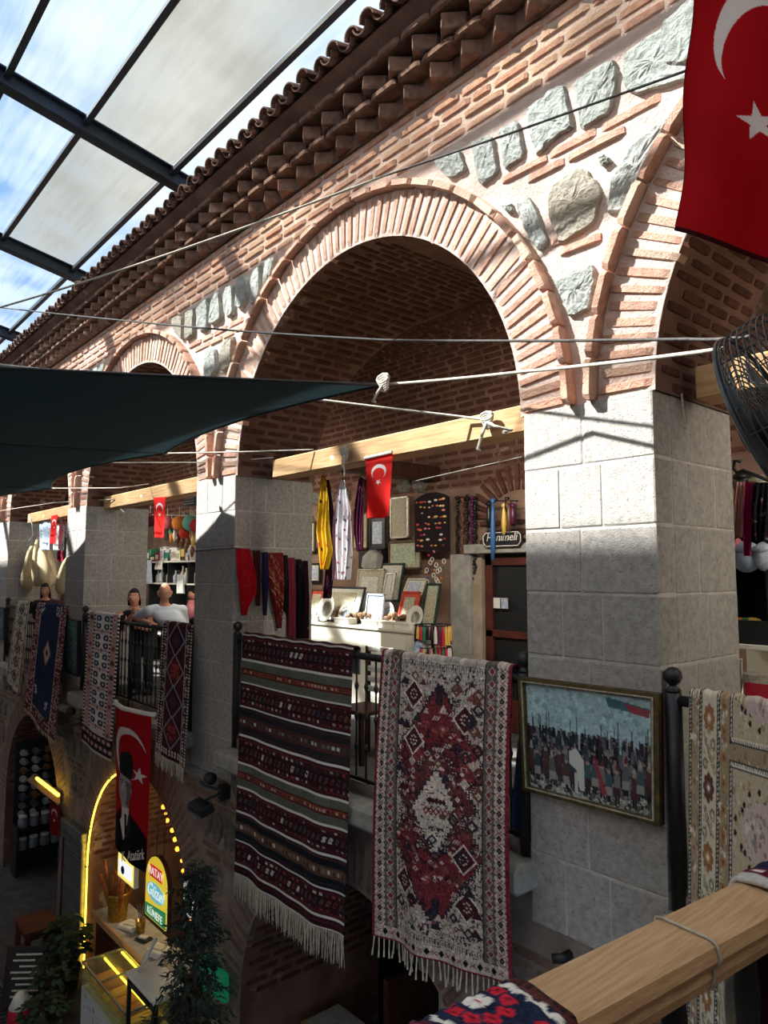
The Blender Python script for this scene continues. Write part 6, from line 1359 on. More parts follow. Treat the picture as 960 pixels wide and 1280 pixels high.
# stall to the right of the near pillar
ysr = 5.05; zt, zm = at(935, 645, Y=ysr).z, at(940, 806, Y=ysr).z; xl, xr = -2.25, -.4
su = empty('wall_shelf', (xl + .9, ysr + .2, -.1), 'white wall shelf of pouches beside the near pillar', 'shelf')
for z in (zt, zm): MB().span((xl, ysr, z - .035), (xr, ysr + .4, z), ch=.004).build('shelf_board', M['white'], su)
MB().span((xl, ysr + .4, -.1), (xr, ysr + .43, zm)).build('lower_panel', M['cream'], su); MB().span((xl, ysr + .4, zm), (xr, ysr + .43, zt)).build('dark_back', M['black'], su)
for x in (-2.2, -1.93, -1.4, -.9): MB().span((x - .02, ysr + .03, zm), (x + .02, ysr + .4, zt - .035)).build('divider', M['black'], su)
MB().span((-2.2, ysr + .02, zm), (-1.93, ysr + .05, zm + .16)).build('tray_front', M['black'], su); MB().span((xl, ysr - .25, -.1), (xr, ysr + .4, .78), ch=.01).build('base_cabinet', M['white'], su)
MB().tube([at(926, 577, Y=4.95), at(918, 576, Y=4.95), at(917, 586, Y=4.95), at(921, 591, Y=4.95), at(928, 588, Y=4.95), at(975, 606, Y=4.95)], .012, 6).build('iron_hook', M['black'], None, True, 'black iron hook bar beside the fan guard', 'hook')
scarf([(919, 931, 602), (918, 931, 640), (918, 927, 672)], cloth_img(18, 50, (214, 160, 146), [(206, 150, 136)], 12, (1, 2), 81), 'plain peach shawl hanging next to the near pillar', Y=4.97, name='shawl', cat='shawl', seed=81, amp=.02)
scarf([(932, 943, 603), (932, 943, 640), (933, 940, 695)], cloth_img(18, 50, (150, 16, 76), [(120, 10, 60)], 12, (1, 2), 82), 'magenta shawl hanging between the peach and the black one', Y=4.95, name='shawl', cat='shawl', seed=82, amp=.02)
scarf([(943, 962, 603), (941, 964, 640), (944, 962, 676)], cloth_img(26, 50, (26, 24, 30), [(120, 150, 160), (60, 60, 70), (150, 40, 80)], 30, (.8, 2), 83), 'black beaded shawl hanging under the iron hook bar', Y=4.93, name='shawl', cat='shawl', seed=83, amp=.025)
def pouch(u, v, w_, h, mat, lab, y=ysr + .15):
    p = at(u, v, Y=y); o = empty('pouch', p, lab, 'pouch', 'pouches on the white wall shelf'); MB().ball((p.x, y, p.z + h / 2), 1, 14, 10, (w_ / 2, .08, h / 2)).build('bag', mat, o, True); MB().ball((p.x, y - .05, p.z + h * .74), 1, 12, 6, (w_ * .4, .045, h * .16)).build('flap', mat, o, True); return o
pouch(933, 643, .16, .2, M['brownframe'] if 0 else pm('tan_leather', (150, 90, 56), (120, 66, 40), 12, .5), 'tan leather pouch on the upper white shelf'); pouch(954, 643, .22, .2, M['cream'], 'cream pouch with plum flowers on the upper white shelf'); pouch(930, 620, .14, .18, M['black'], 'dark grey pouch behind the tan leather one'); pouch(950, 622, .14, .16, M['silver'], 'silver grey pouch behind the cream one')
pouch(934, 716, .2, .22, pm('pale_blue_cloth', (176, 194, 214), (150, 170, 196), 14, .9), 'pale blue cloth pouch below the upper white shelf', ysr + .05); pouch(956, 714, .14, .2, M['bluegrey'], 'grey flowered pouch beside the pale blue one', ysr + .05); pouch(924, 712, .06, .22, JM[3], 'narrow pink pouch against the near pillar', ysr + .05)
for k in range(9): p = at(926 + k * 2.6, 776 + (k % 3) * 3, Y=ysr + .1); MB().ball(p, .035, 8, 6, (1.6, 1, .7)).build('trinket', [JM[1], JM[4], JM[2], JM[7], JM[6]][k % 5], None, True, 'small coloured trinket in the black tray, %s from the near pillar' % ORD[k], 'trinket', 'trinkets in the black tray')
p = at(955, 858, Y=ysr - .1); MB().span((p.x - .12, ysr - .14, .78), (p.x + .2, ysr - .02, p.z + .08), ch=.01).build('gift_bag', M['silver'], None, False, 'paper gift bag with red floral print below the white shelf', 'bag'); MB().span((p.x - .1, ysr - .146, p.z - .1), (p.x + .18, ysr - .138, p.z + .02)).build('floral_print', JM[0], bpy.data.objects['gift_bag'])
p = at(940, 872, Y=ysr - .18); MB().ball((p.x, ysr - .12, .84), .1, 12, 8, (1.8, .9, .6)).build('folded_cloth', pm('green_white_cloth', (196, 210, 190), (150, 176, 150), 16, .9), None, True, 'pale green folded cloth lying below the gift bag', 'cloth')
scarf([(921, 928, 823), (920, 929, 850), (921, 927, 868)], cloth_img(12, 30, (220, 214, 202), [(60, 60, 60)], 16, (.5, 1), 84), 'white tasselled strap hanging below the shelf beside the pillar', Y=ysr - .05, name='strap', cat='strap', seed=84, amp=.01)
# unseen lamp battens added behind the tie beams to brighten the stalls
def batten(x, w_, label, e=22):
    o = empty('added_lamp_batten', (x, 4.31, 2.82), label, 'lamp', 'lamp battens added behind the beams'); MB().span((x - w_ / 2, 4.27, 2.79), (x + w_ / 2, 4.33, 2.85)).build('housing', M['white'], o)
    MB().span((x - w_ / 2 + .02, 4.33, 2.80), (x + w_ / 2 - .02, 4.338, 2.84)).build('tube', em('warm_tube', (255, 236, 206), 6), o)
    l = bpy.data.lights.new('stall_fill_light', 'AREA'); l.shape = 'RECTANGLE'; l.size = w_; l.size_y = .05; l.energy = e; l.color = (1, .9, .76); lo = bpy.data.objects.new('stall_fill_light', l); COL.objects.link(lo); lo.parent = o; lo.matrix_parent_inverse = Matrix.Translation(-Vector(o.location)); lo.matrix_basis = Matrix.Translation((x, 4.35, 2.82)) @ Matrix.Rotation(math.radians(-108), 4, 'X') @ Matrix.Rotation(PI, 4, 'X') @ Matrix.Rotation(0, 4, 'Z')
    lo.rotation_euler = Vector((-.35, 1, -.75)).to_track_quat('-Z', 'Y').to_euler(); return o
batten(-4.6, 1.8, 'added unseen lamp batten behind the long timber beam over the souvenir stall', 60); batten(-9.2, 1.8, 'added unseen lamp batten behind the beam over the couple', 60); batten(-14, 1.8, 'added unseen lamp batten behind the beam over the loofahs', 40); batten(-.6, 1.6, 'added unseen lamp batten behind the beam beside the fan', 40)

p = at(854, 985, Y=4.35); o = empty('cloth_stool', (p.x, 4.35, -.1), 'low wooden stool behind the beige panel rug', 'stool'); MB().span((p.x - .12, 4.2, p.z - .03), (p.x + .3, 4.5, p.z), ch=.006).build('seat', M['darkwood'], o)
for sx in (-.09, .27):
    for sy in (4.23, 4.47): MB().span((p.x + sx - .02, sy - .02, -.1), (p.x + sx + .02, sy + .02, p.z - .03)).build('leg', M['darkwood'], o)
for k, (c_, lab) in enumerate((('green', 'green folded cloth at the bottom of the pile on the low stool'), ('blue', 'blue folded cloth in the middle of the pile on the low stool'), ('plum', 'plum folded cloth on top of the pile on the low stool'))):
    z = p.z + .05 * k; MB().span((p.x - .1 + .01 * k, 4.22, z), (p.x + .26, 4.48, z + .05), ch=.02).build('folded_cloth', bpy.data.materials['bead_' + c_], None, False, lab, 'cloth', 'folded cloths on the low stool')
# ================================================================ courtyard level
c2, r2 = LB[2]
led = em('yellow_led', (255, 206, 60), 5); M['metal'] = pm('brushed_metal', (150, 152, 154), (120, 122, 126), 20, .35, metal=.7); M['glass'] = glassy('display_glass', (226, 236, 232), .12, .05, gloss=.08)
pts = [(c2 - r2 + .05, FY - .02, GZ + .05)] + [(c2 + (r2 - .05) * math.cos(a), FY - .02, LZ + (r2 - .05) * math.sin(a)) for a in np.linspace(PI, PI * .52, 18)]
nl = MB().tube(pts, .012, 8).build('led_strip', led, None, True, 'glowing yellow light strip along the arch of the dessert stall', 'light strip')
for p in pts[1::4]: MB().box(p, (.02, .06, .03)).build('clip', M['metal'], nl)
# dessert counter
sc0 = empty('display_case', (-8.5, 3.36, GZ), 'low glass-topped dessert case with lit yellow edges in front of the arch', 'display case')
ax, bx, ay, by, zt = -9.12, -7.78, 3.13, 3.62, -2.95
g = Img(80, 60, 134, 100, (196, 200, 200))
for _ in range(26): g.disc(rr.uniform(5, 130), rr.uniform(5, 60), rr.uniform(1, 3), (120, 126, 130))
g.disc(24, 70, 14, (206, 150, 60), sq=1.6); g.disc(52, 60, 9, (150, 60, 50), sq=2); g.disc(84, 76, 12, (216, 176, 70), sq=1.4); g.disc(112, 66, 9, (110, 140, 80), sq=1.8)
S, T = np.meshgrid(np.linspace(ax, bx, 80), np.linspace(zt - .28, GZ + .06, 60)); MB().span((ax, ay, GZ), (bx, by, zt - .27)).build('base', M['white'], sc0); sheet('printed_front', np.stack([S, np.full_like(S, ay - .004), T], -1), M['print'], sc0, g.a, False)
for a, b in (((ax, ay, zt - .27), (bx, ay + .008, zt)), ((ax, ay, zt - .008), (bx, by, zt)), ((bx - .008, ay, zt - .27), (bx, by, zt))): MB().span(a, b).build('glass_pane', M['glass'], sc0)
for a, b in (((ax, ay, zt), (bx, ay, zt)), ((ax, by, zt), (bx, by, zt)), ((ax, ay, zt), (ax, by, zt)), ((bx, ay, zt), (bx, by, zt)), (((ax + bx) / 2 - .1, ay, zt), ((ax + bx) / 2 - .1, by, zt))): MB().bar(a, b, .022).build('metal_edge', M['metal'], sc0)
for y in (ay + .25, by - .03): MB().bar((ax + .03, y, zt - .03), (bx - .03, y, zt - .03), .018).build('light_bar', led, sc0)
for k in range(6): x = ax + .14 + .215 * k; MB().span((x - .09, ay + .05, zt - .26), (x + .09, by - .05, zt - .22), ch=.01).build('tray', M['metal'], sc0); MB().span((x - .08, ay + .06, zt - .22), (x + .08, by - .06, zt - .16), ch=.02).build('pastry', [pm('pastry_%d' % k, [(190, 120, 50), (150, 84, 40), (206, 160, 70)][k % 3], None, rough=.6, bump=.5, bscale=40)][0], sc0)
sc1 = empty('service_counter', (-9.2, 3.85, GZ), 'wood-edged service counter behind the dessert case', 'counter'); MB().span((-10.3, 3.64, -2.98), (-8.0, 4.12, -2.92), ch=.01).build('worktop', M['concrete'], sc1); MB().span((-10.3, 3.62, -2.99), (-8.0, 3.66, -2.9), ch=.008).build('wood_edge', M['beam'], sc1); MB().span((-10.25, 3.68, GZ), (-8.05, 4.08, -2.98)).build('cabinet', M['darkwood'], sc1)
p = Vector((-9.86, 3.82, -2.92)); o = empty('stick_bucket', p, 'ribbed gold bucket filled with long fried dough sticks', 'bucket')
MB().lathe(p, [(.12, 0), (.13, .02), (.12, .06), (.13, .1), (.125, .18), (.14, .22), (.135, .3), (.15, .34), (.12, .34), (.11, .05)], 18).build('bucket', pm('gold_bucket', (200, 160, 70), (150, 110, 44), 20, .3, metal=.6), o, True); q = random.Random(5)
for k in range(16): t = q.uniform(0, 6.28); r = q.uniform(.02, .1); d = Vector((math.cos(t) * r, math.sin(t) * r, 0)); L = q.uniform(.55, .8); MB().tube([p + d + Vector((0, 0, .1)), p + d * 2.6 + Vector((0, 0, L))], .022, 6).build('dough_stick', pm('dough_stick_tone', (170, 100, 44), (130, 70, 30), 20, .7) if k == 0 else bpy.data.materials['dough_stick_tone'], o, True)
for k, (u, v, w_, d_, h, m_, nm, lab) in enumerate(((152, 1162, .3, .2, .05, 'white', 'tissue_pack', 'white tissue pack on the service counter beside the gold bucket'), (186, 1196, .26, .2, .08, 'white', 'napkin_box', 'white napkin box at the near end of the service counter'), (165, 1178, .2, .14, .03, 'black', 'card_reader', 'black card reader lying on the service counter'))):
    p = at(u, v, Z=-2.9); o = empty(nm, (p.x, p.y, -2.92), lab, nm.replace('_', ' ')); MB().box((p.x, 3.86, -2.92 + h / 2), (w_, d_, h), Matrix.Rotation(.3, 3, 'Z'), .01).build('body', M[m_], o); MB().box((p.x, 3.86, -2.92 + h + .008), (w_ * .6, d_ * .5, .016), Matrix.Rotation(.5, 3, 'Z')).build('top_sheet', M['pale_print'], o)
p = at(172, 1165, Z=-2.9); o = empty('straw_cup', (p.x, 3.9, -2.92), 'gold cup of spoons standing on the service counter', 'cup'); MB().lathe((p.x, 3.9, -2.92), [(.05, 0), (.065, .16), (.055, .16), (.04, .02)], 12).build('cup', bpy.data.materials['gold_bucket'], o, True)
for k in range(5): MB().tube([(p.x, 3.9, -2.85), (p.x + .05 * math.cos(k), 3.9 + .05 * math.sin(k), -2.58)], .006, 5).build('spoon', M['metal'], o)
# round illuminated sign, hanging poster, lamps
p = at(196, 1112, Y=3.74); o = empty('dessert_sign', p, 'yellow, red and green rounded sign with dessert lettering hanging in the stall arch', 'sign')
W_, H_ = .30, .37; poly = [(W_ * math.cos(t), H_ * .15 + H_ * .85 * math.sin(t)) for t in np.linspace(0, PI, 15)] + [(-W_, -H_), (W_, -H_)]
def shape(pl, y0, y1, mat, nm, par, s=1.0): MB().prism([p + Vector((x * s, y0, z * s)) for x, z in pl], (0, y1 - y0, 0)).build(nm, mat, par)
glow = lambda nm, c, e=.5: em(nm, c, e)
shape(poly, 0, .05, M['darkwood'], 'box', o, 1.04); shape(poly, -.012, 0, glow('sign_yellow', (236, 206, 60)), 'face', o)
MB().prism([p + Vector((x, -.016, z)) for x, z in ((-W_ * .96, -H_ * .97), (W_ * .96, -H_ * .97), (W_ * .96, -H_ * .45), (-W_ * .96, -H_ * .6))], (0, .004, 0)).build('green_band', glow('sign_green', (40, 130, 80)), o)
MB().prism([p + Vector((x, -.018, z)) for x, z in ((-.18, .12), (.18, .12), (.16, .26), (-.16, .26))], (0, .004, 0)).build('red_panel', glow('sign_red', (196, 40, 40)), o)
wt = glow('sign_white', (240, 240, 236)); MB().ball(p + Vector((0, -.016, -.04)), 1, 18, 8, (.26, .006, .11)).build('blue_oval', glow('sign_blue', (120, 190, 200)), o)
text('HATAY', .13, p + Vector((0, -.024, .19)), wt, o); text('Güzel', .2, p + Vector((0, -.026, -.03)), wt, o, shear=.3); text('KÜNEFE', .12, p + Vector((0, -.022, -.285)), wt, o)
MB().tube([p + Vector((-.1, .03, H_)), p + Vector((-.1, .05, 1.2))], .006, 5).tube([p + Vector((.1, .03, H_)), p + Vector((.1, .05, 1.1))], .006, 5).build('hanger', M['black'], o)
a, b = at(148, 1073, Y=3.66), at(167, 1112, Y=3.66); o = empty('menu_board', ((a.x + b.x) / 2, 3.66, b.z), 'pale lit menu board with yellow border under the portrait banner', 'sign'); MB().span((a.x, 3.66, b.z), (b.x, 3.72, a.z + .1)).build('box', M['white'], o); MB().span((a.x + .01, 3.652, b.z + .02), (b.x - .01, 3.66, a.z + .08)).build('yellow_border', glow('menu_yellow', (240, 220, 110), .8), o); MB().span((a.x + .05, 3.646, b.z + .07), (b.x - .05, 3.652, a.z + .02)).build('pale_face', glow('menu_face', (226, 230, 238), .8), o); MB().lathe(((a.x + b.x) / 2 - .06, 3.644, b.z + .14), [(.05, 0), (.05, .006)], 14, Matrix.Rotation(PI / 2, 3, 'X')).build('dish_picture', M['greenframe'], o)
MB().tube([((a.x + b.x) / 2, 3.69, a.z + .1), ((a.x + b.x) / 2, 3.69, -.9)], .006, 5).build('hanger', M['black'], o)
q = random.Random(6); am = em('amber_bulb', (255, 160, 50), 2.5)
for k in range(12):
    t = math.radians(62 - k * 4.4); o = MB().ball((c2 + (r2 - .1) * math.cos(t) + q.uniform(-.08, .03), FY + .05, LZ + (r2 - .1) * math.sin(t)), q.uniform(.012, .032), 8, 6).build('amber_lantern', am, None, True, 'small amber lantern, %s from the top along the right haunch of the stall arch' % ORD[k], 'lantern', 'amber lanterns of the dessert stall')
for k, (u, v) in enumerate(((234, 1115), (238, 1135))):
    p = at(u, v, Y=3.74); o = empty('price_card', p, ['upper white card with green print on the stall jamb', 'lower white card with green print on the stall jamb'][k], 'card'); MB().box(p, (.15, .02, .2)).build('card', glow('card_face', (226, 232, 226), .25), o); MB().box(p + Vector((.01, -.012, -.02)), (.09, .004, .1)).build('green_print', M['greenframe'] if k else JM[7], o)
lp = bpy.data.lights.new('stall_lamp', 'POINT'); lp.energy = 26; lp.color = (1, .72, .36); lp.shadow_soft_size = .12; lo = bpy.data.objects.new('stall_lamp_light', lp); COL.objects.link(lo); lo.location = (-9.2, 4.5, -1.75)
o = empty('pendant_lamp', (-9.2, 4.5, -1.6), 'warm pendant lamp over the service counter', 'lamp'); MB().lathe((-9.2, 4.5, -1.62), [(.16, 0), (.14, .05), (.04, .14), (.02, .2)], 16).build('shade', M['black'], o, True); MB().tube([(-9.2, 4.5, -1.45), (-9.2, 4.5, -.92)], .006, 5).build('cord', M['black'], o); lo.parent = o; lo.matrix_parent_inverse = Matrix.Translation(-Vector(o.location))
# white standing table in front of the stall
o = empty('bar_table', (-7.38, 3.28, GZ), 'white-topped black-legged bar table beside the conifer', 'table'); MB().span((-7.74, 3.10, -2.53), (-7.02, 3.46, -2.49), ch=.006).build('tabletop', M['white'], o)
for x in (-7.7, -7.06):
    for y in (3.13, 3.43): MB().bar((x, y, GZ), (x, y, -2.53), .035).build('leg', M['black'], o)
MB().bar((-7.7, 3.13, -2.6), (-7.06, 3.13, -2.6), .03).build('rail', M['black'], o); MB().tube([(-7.62, 3.2, -2.48), (-7.45, 3.3, -2.12)], .02, 8).build('rolled_menu', M['white'], None, True, 'rolled white paper leaning up on the bar table', 'paper')
# conifer in front of the wall
M['needle'] = pm('conifer_foliage', (58, 74, 60), (36, 50, 44), 12, .9, rnd=.25); M['leaf'] = pm('dark_leaf', (40, 66, 50), (28, 48, 38), 10, .6, rnd=.25); M['trunk'] = pm('bark', (84, 66, 52), (60, 46, 36), 20, .95, .6, 60); M['pot'] = pm('dark_pot', (58, 54, 52), (44, 40, 38), 10, .8)
def conifer(c, h, rad, lab):
    o = empty('conifer', c, lab, 'tree'); q = random.Random(8); x, y, z = c; MB().tube([(x, y, z + .3), (x + .03, y, z + h * .6), (x, y, z + h)], [.04, .025, .006], 8).build('trunk', M['trunk'], o, True)
    MB().lathe(c, [(.2, 0), (.26, .36), (.28, .4), (.24, .4), (.22, .33)], 18).build('pot', M['pot'], o, True); m = MB(); br = MB()
    for k in range(120):
        t = k / 120; zz = z + .55 + (h - .55) * t; a = k * 2.4; L = rad * (1 - t * .82) * q.uniform(.7, 1.15); d = Vector((math.cos(a), math.sin(a), 0)); b0 = Vector((x, y, zz)); b1 = b0 + d * L + Vector((0, 0, L * .25)); b2 = b0 + d * L * 1.15 + Vector((0, 0, -L * .1)); br.tube([b0, b1, b2], [.008, .005, .002], 4)
        for j in range(34):
            s = q.uniform(.25, 1.1); p = (b0.lerp(b1, s) if s < .85 else b1.lerp(b2, (s - .85) * 4)) + Vector((q.gauss(0, .025), q.gauss(0, .025), q.gauss(0, .02))); dv = (d * q.uniform(.2, 1) + Vector((q.gauss(0, .5), q.gauss(0, .5), q.uniform(-.9, .2)))).normalized() * q.uniform(.05, .1); w_ = dv.orthogonal().normalized() * q.uniform(.006, .011)
            m.add([p - w_, p + w_, p + dv * .6 + w_ * .8, p + dv, p + dv * .6 - w_ * .8], [(0, 1, 2, 3, 4)])
    br.build('branches', M['trunk'], o); f = m.build('foliage', M['needle'], o, fix=False); f['kind'] = 'stuff'; return o
conifer((-6.15, 3.08, GZ), 3.05, .52, 'slender dark conifer in a pot before the lower wall')
def bush(c, h, rad, n, lab, ls=.09):
    o = empty('potted_plant', c, lab, 'plant', 'potted plants by the lower wall'); q = random.Random(int(c[0] * 50)); x, y, z = c; MB().lathe(c, [(.15, 0), (.19, .26), (.2, .29), (.17, .29), (.16, .24)], 16).build('pot', M['pot'], o, True); st = MB(); U = []
    v = [(0, 0, 0), (.32, .3, .05), (.38, .62, .02), (0, 1, -.12), (-.38, .62, .02), (-.32, .3, .05), (0, .45, -.03)]; lm = MB().add(v, [(0, 1, 6), (1, 2, 6), (2, 3, 6), (3, 4, 6), (4, 5, 6), (5, 0, 6)]).mesh('leaf', M['leaf'])
    for k in range(n):
        a, r, t = q.uniform(0, 6.28), rad * math.sqrt(q.random()), q.uniform(.3, 1); p = Vector((x + r * math.cos(a), y + r * math.sin(a), z + .3 + (h - .3) * t * (1 - .35 * (r / rad) ** 2))); s = ls * q.uniform(.7, 1.3)
        mw = Matrix.Translation(p - Vector(o.location)) @ Matrix.Rotation(a - PI / 2 + q.uniform(-.5, .5), 4, 'Z') @ Matrix.Rotation(q.uniform(-.7, .4), 4, 'X') @ Matrix.Scale(s, 4); link('leaf', lm, o, mw)
        if k % 4 == 0: st.tube([(x, y, z + .28), (x + r * .5 * math.cos(a), y + r * .5 * math.sin(a), p.z * .6 + (z + .3) * .4), p], .005, 4)
    st.build('stems', M['trunk'], o); return o
bush((-10.62, 3.42, GZ), 1.0, .28, 150, 'leafy dark green potted plant in front of the roller shutter', .13); bush((-10.1, 3.1, GZ), .8, .24, 120, 'olive green potted plant beside the dessert case', .08); bush((-9.6, 2.84, GZ), .55, .24, 110, 'low dark potted plant nearest the bottom of the dessert case', .1)
# green sign on the wall, pipe, floodlights
o = empty('green_sign', at(272, 1216, Y=3.68), 'glowing green sign panel with round emblem behind the conifer', 'sign'); qd = [at(u, v, Y=3.7) for u, v in ((254, 1190), (286, 1218), (286, 1252), (254, 1232))]; MB().prism(qd, (0, -.05, 0)).build('panel', em('sign_teal', (20, 120, 84), .25), o); cc = sum(qd, Vector()) / 4 + Vector((0, -.056, .04)); MB().tube([cc + Vector((.1 * math.cos(t), 0, .13 * math.sin(t))) for t in np.linspace(0, 2 * PI, 17)], .009, 5).build('emblem_ring', M['black'], o, True); MB().tube([cc + Vector((.035 * math.sin(t * 2), 0, .09 * math.cos(t))) for t in np.linspace(0, PI, 12)], .009, 5).build('emblem_figure', M['black'], o, True)
p = at(703, 1198, Y=3.72); MB().tube([p + Vector((0, .08, 0)), p, p + Vector((-.05, -.03, -.01))], .028, 10).build('pipe_stub', M['black'], None, True, 'black pipe stub sticking out of the wall below the near pillar', 'pipe')
def flood(u, v, lab):
    p = at(u, v, Y=3.56); o = empty('floodlight', p, lab, 'floodlight', 'floodlights on the lower wall'); MB().span((p.x + .02, 3.7, p.z - .2), (p.x + .12, 3.79, p.z - .06)).build('wall_plate', M['black'], o)
    MB().tube([(p.x + .07, 3.74, p.z - .12), (p.x, 3.56, p.z - .05), (p.x - .02, 3.52, p.z)], .014, 6).tube([(p.x + .07, 3.74, p.z - .14), (p.x, 3.56, p.z - .2)], .014, 6).build('bracket', M['black'], o)
    MB().tube([(p.x - .3, 3.54, p.z + .06), (p.x + .16, 3.54, p.z + .06)], .055, 14).build('tube_housing', M['metal'], o, True); MB().tube([(p.x + .12, 3.54, p.z + .06), (p.x + .19, 3.54, p.z + .06)], .06, 14).build('end_cap', M['black'], o, True); MB().box((p.x, 3.52, p.z - .26), (.3, .16, .1), Matrix.Rotation(.3, 3, 'X'), .015).build('lamp_head', M['black'], o); MB().box((p.x, 3.47, p.z - .30), (.26, .1, .012), Matrix.Rotation(.3, 3, 'X')).build('glass', M['metal'], o)
flood(256, 976, 'double floodlight under the pillar between the diamond runner and the striped kilim'); flood(86, 892, 'double floodlight under the pillar between the navy rug and the flower runner')
# roller shutter, wooden table, broom, floor drain, board
o = empty('roller_shutter', (-11.45, FY - .03, GZ), 'grey slatted roller shutter cabinet on the pier beside the dessert stall', 'shutter')
for k in range(30): MB().box((-11.45, FY - .045, GZ + .1 + k * .055), (.86, .03, .047), Matrix.Rotation(.25, 3, 'X'), .006).build('slat', M['metal'], o)
for x in (-11.9, -11.0): MB().span((x - .03, FY - .08, GZ), (x + .03, FY, GZ + 1.78)).build('guide_rail', M['metal'], o)
MB().span((-11.93, FY - .1, GZ + 1.76), (-10.97, FY, GZ + 1.9), ch=.01).build('hood', M['metal'], o)
o = empty('wooden_table', (-11.25, 3.2, GZ), 'reddish brown slatted wooden table in front of the roller shutter', 'table')
for k in range(6): MB().span((-11.56 + k * .104, 2.97, -3.29), (-11.462 + k * .104, 3.45, -3.25), ch=.006).build('plank', M['reddoor'], o)
for x in (-11.5, -11.0):
    for y in (3.02, 3.4): MB().span((x - .035, y - .035, GZ), (x + .035, y + .035, -3.29)).build('leg', M['reddoor'], o)
MB().span((-11.53, 3.0, -3.38), (-10.97, 3.42, -3.29)).build('apron', M['darkwood'], o)
MB().tube([(-11.2, 3.5, GZ), (-11.75, 3.68, -2.35)], .016, 8).build('broom_pole', M['darkwood'], None, True, 'thin brown pole leaning beside the roller shutter', 'pole')
o = empty('floor_drain', (-11.3, 2.3, GZ), 'long slotted drain grate in the courtyard paving', 'drain'); MB().span((-14.5, 2.5, GZ), (-8.6, 2.8, GZ + .006)).build('frame', M['metal'], o)
for k in range(64): MB().span((-14.45 + k * .09, 2.53, GZ + .006), (-14.39 + k * .09, 2.77, GZ + .012)).build('slot_bar', M['black'], o)
p = at(30, 1256, Z=GZ); o = empty('chalkboard', p, 'black menu chalkboard with white writing leaning on the potted plants', 'board'); R_ = Matrix.Rotation(.9, 3, 'Z') @ Matrix.Rotation(-.2, 3, 'X'); cc = p + Vector((0, 0, .36)); MB().box(cc, (.5, .03, .7), R_).build('board', M['black'], o); n_ = R_ @ Vector((0, -1, 0))
for sx in (-.25, .25): MB().box(cc + R_ @ Vector((sx, 0, 0)), (.03, .04, .72), R_).build('frame_bar', M['darkwood'], o)
for k in range(8): MB().box(cc + R_ @ Vector((random.Random(k).uniform(-.04, .04), -.018, .26 - k * .07)), (.34 - .05 * (k % 3), .004, .022), R_).build('chalk_line', M['pale_print'], o)
p = at(25, 1278, Z=GZ); o = empty('draped_stool', p, 'small red and white draped stool at the edge of the courtyard', 'stool'); MB().lathe(p, [(.16, 0), (.14, .2), (.06, .34), (.02, .36)], 14).build('red_drape', JM[0], o, True); MB().lathe(p + Vector((0, 0, .2)), [(.142, 0), (.07, .15), (.02, .17)], 14).build('white_top', M['white'], o, True)
# mug wall and jars in the far arch
ox = -15.25; o = empty('mug_rack', (ox, 4.4, GZ), 'tall dark rack hung with rows of mugs in the far lower arch', 'rack'); MB().span((ox - .1, 3.85, GZ), (ox - .04, 5.5, -1.6)).build('back_board', M['black'], o)
for z in (-3.15, -3.55): MB().span((ox - .04, 3.85, z - .03), (ox + .3, 5.5, z)).build('shelf', M['black'], o)
for y in (3.86, 4.7, 5.48): MB().span((ox - .04, y - .02, GZ), (ox + .3, y + .02, -3.1)).build('side', M['black'], o)
m = MB().lathe((0, 0, 0), [(.05, -.06), (.06, -.05), (.06, .06), (.054, .06), (.05, -.045)], 14); hm = MB().tube([(.055, 0, .035), (.1, 0, .02), (.1, 0, -.02), (.055, 0, -.035)], .009, 6); q = random.Random(2)
MC = [pm('mug_%d' % k, c, None, rough=.3, spec=.5) for k, c in enumerate(((176, 180, 184), (120, 126, 130), (206, 206, 200), (150, 112, 60), (90, 96, 104)))]; mm = [m.mesh('cup_body', c, True) for c in MC]; hh_ = [hm.mesh('cup_handle', c, True) for c in MC]
for r_ in range(8):
    for k in range(7):
        e = empty('mug', (ox + .05, 3.98 + k * .21, -1.78 - r_ * .165), 'mug on the dark rack in the far arch, %s row down, %s from the courtyard' % (ORD[r_], ORD[k]), 'mug', 'mugs on the dark rack'); e.rotation_euler = (q.uniform(.9, 1.3), q.uniform(-.2, .2), q.uniform(.6, 1.2)); c = q.choice([0, 0, 1, 2, 3, 4, 1]); link('body', mm[c], e); link('handle', hh_[c], e)
jm = MB().lathe((0, 0, 0), [(.08, 0), (.09, .02), (.09, .15), (.07, .18)], 14).mesh('jar', M['glass'] if 0 else MC[1], True); jl = MB().lathe((0, 0, .18), [(.076, 0), (.08, .01), (.078, .04), (.03, .05)], 14).mesh('jar_lid', MC[2], True)
for k in range(7): e = empty('jar', (ox + .14, 3.98 + k * .2, -3.15), 'lidded jar on the upper shelf of the dark rack, %s from the courtyard' % ORD[k], 'jar', 'jars on the dark rack'); link('body', jm, e); link('lid', jl, e)
for k in range(7): e = empty('jar', (ox + .14, 3.98 + k * .2, -3.55), 'lidded jar on the lower shelf of the dark rack, %s from the courtyard' % ORD[k], 'jar', 'jars on the low shelf'); link('body', jm, e); link('lid', jl, e)
o = empty('light_board', at(56, 986, Y=3.7), 'brown board with glowing yellow bar at the springing of the far arch', 'sign'); qd = [at(u, v, Y=3.72) for u, v in ((37, 975), (45, 968), (75, 990), (75, 1004))]; MB().prism(qd, (0, -.05, 0)).build('board', M['beam'], o); MB().tube([at(46, 973, Y=3.65), at(73, 994, Y=3.65)], .025, 8).build('light_bar', led, o)
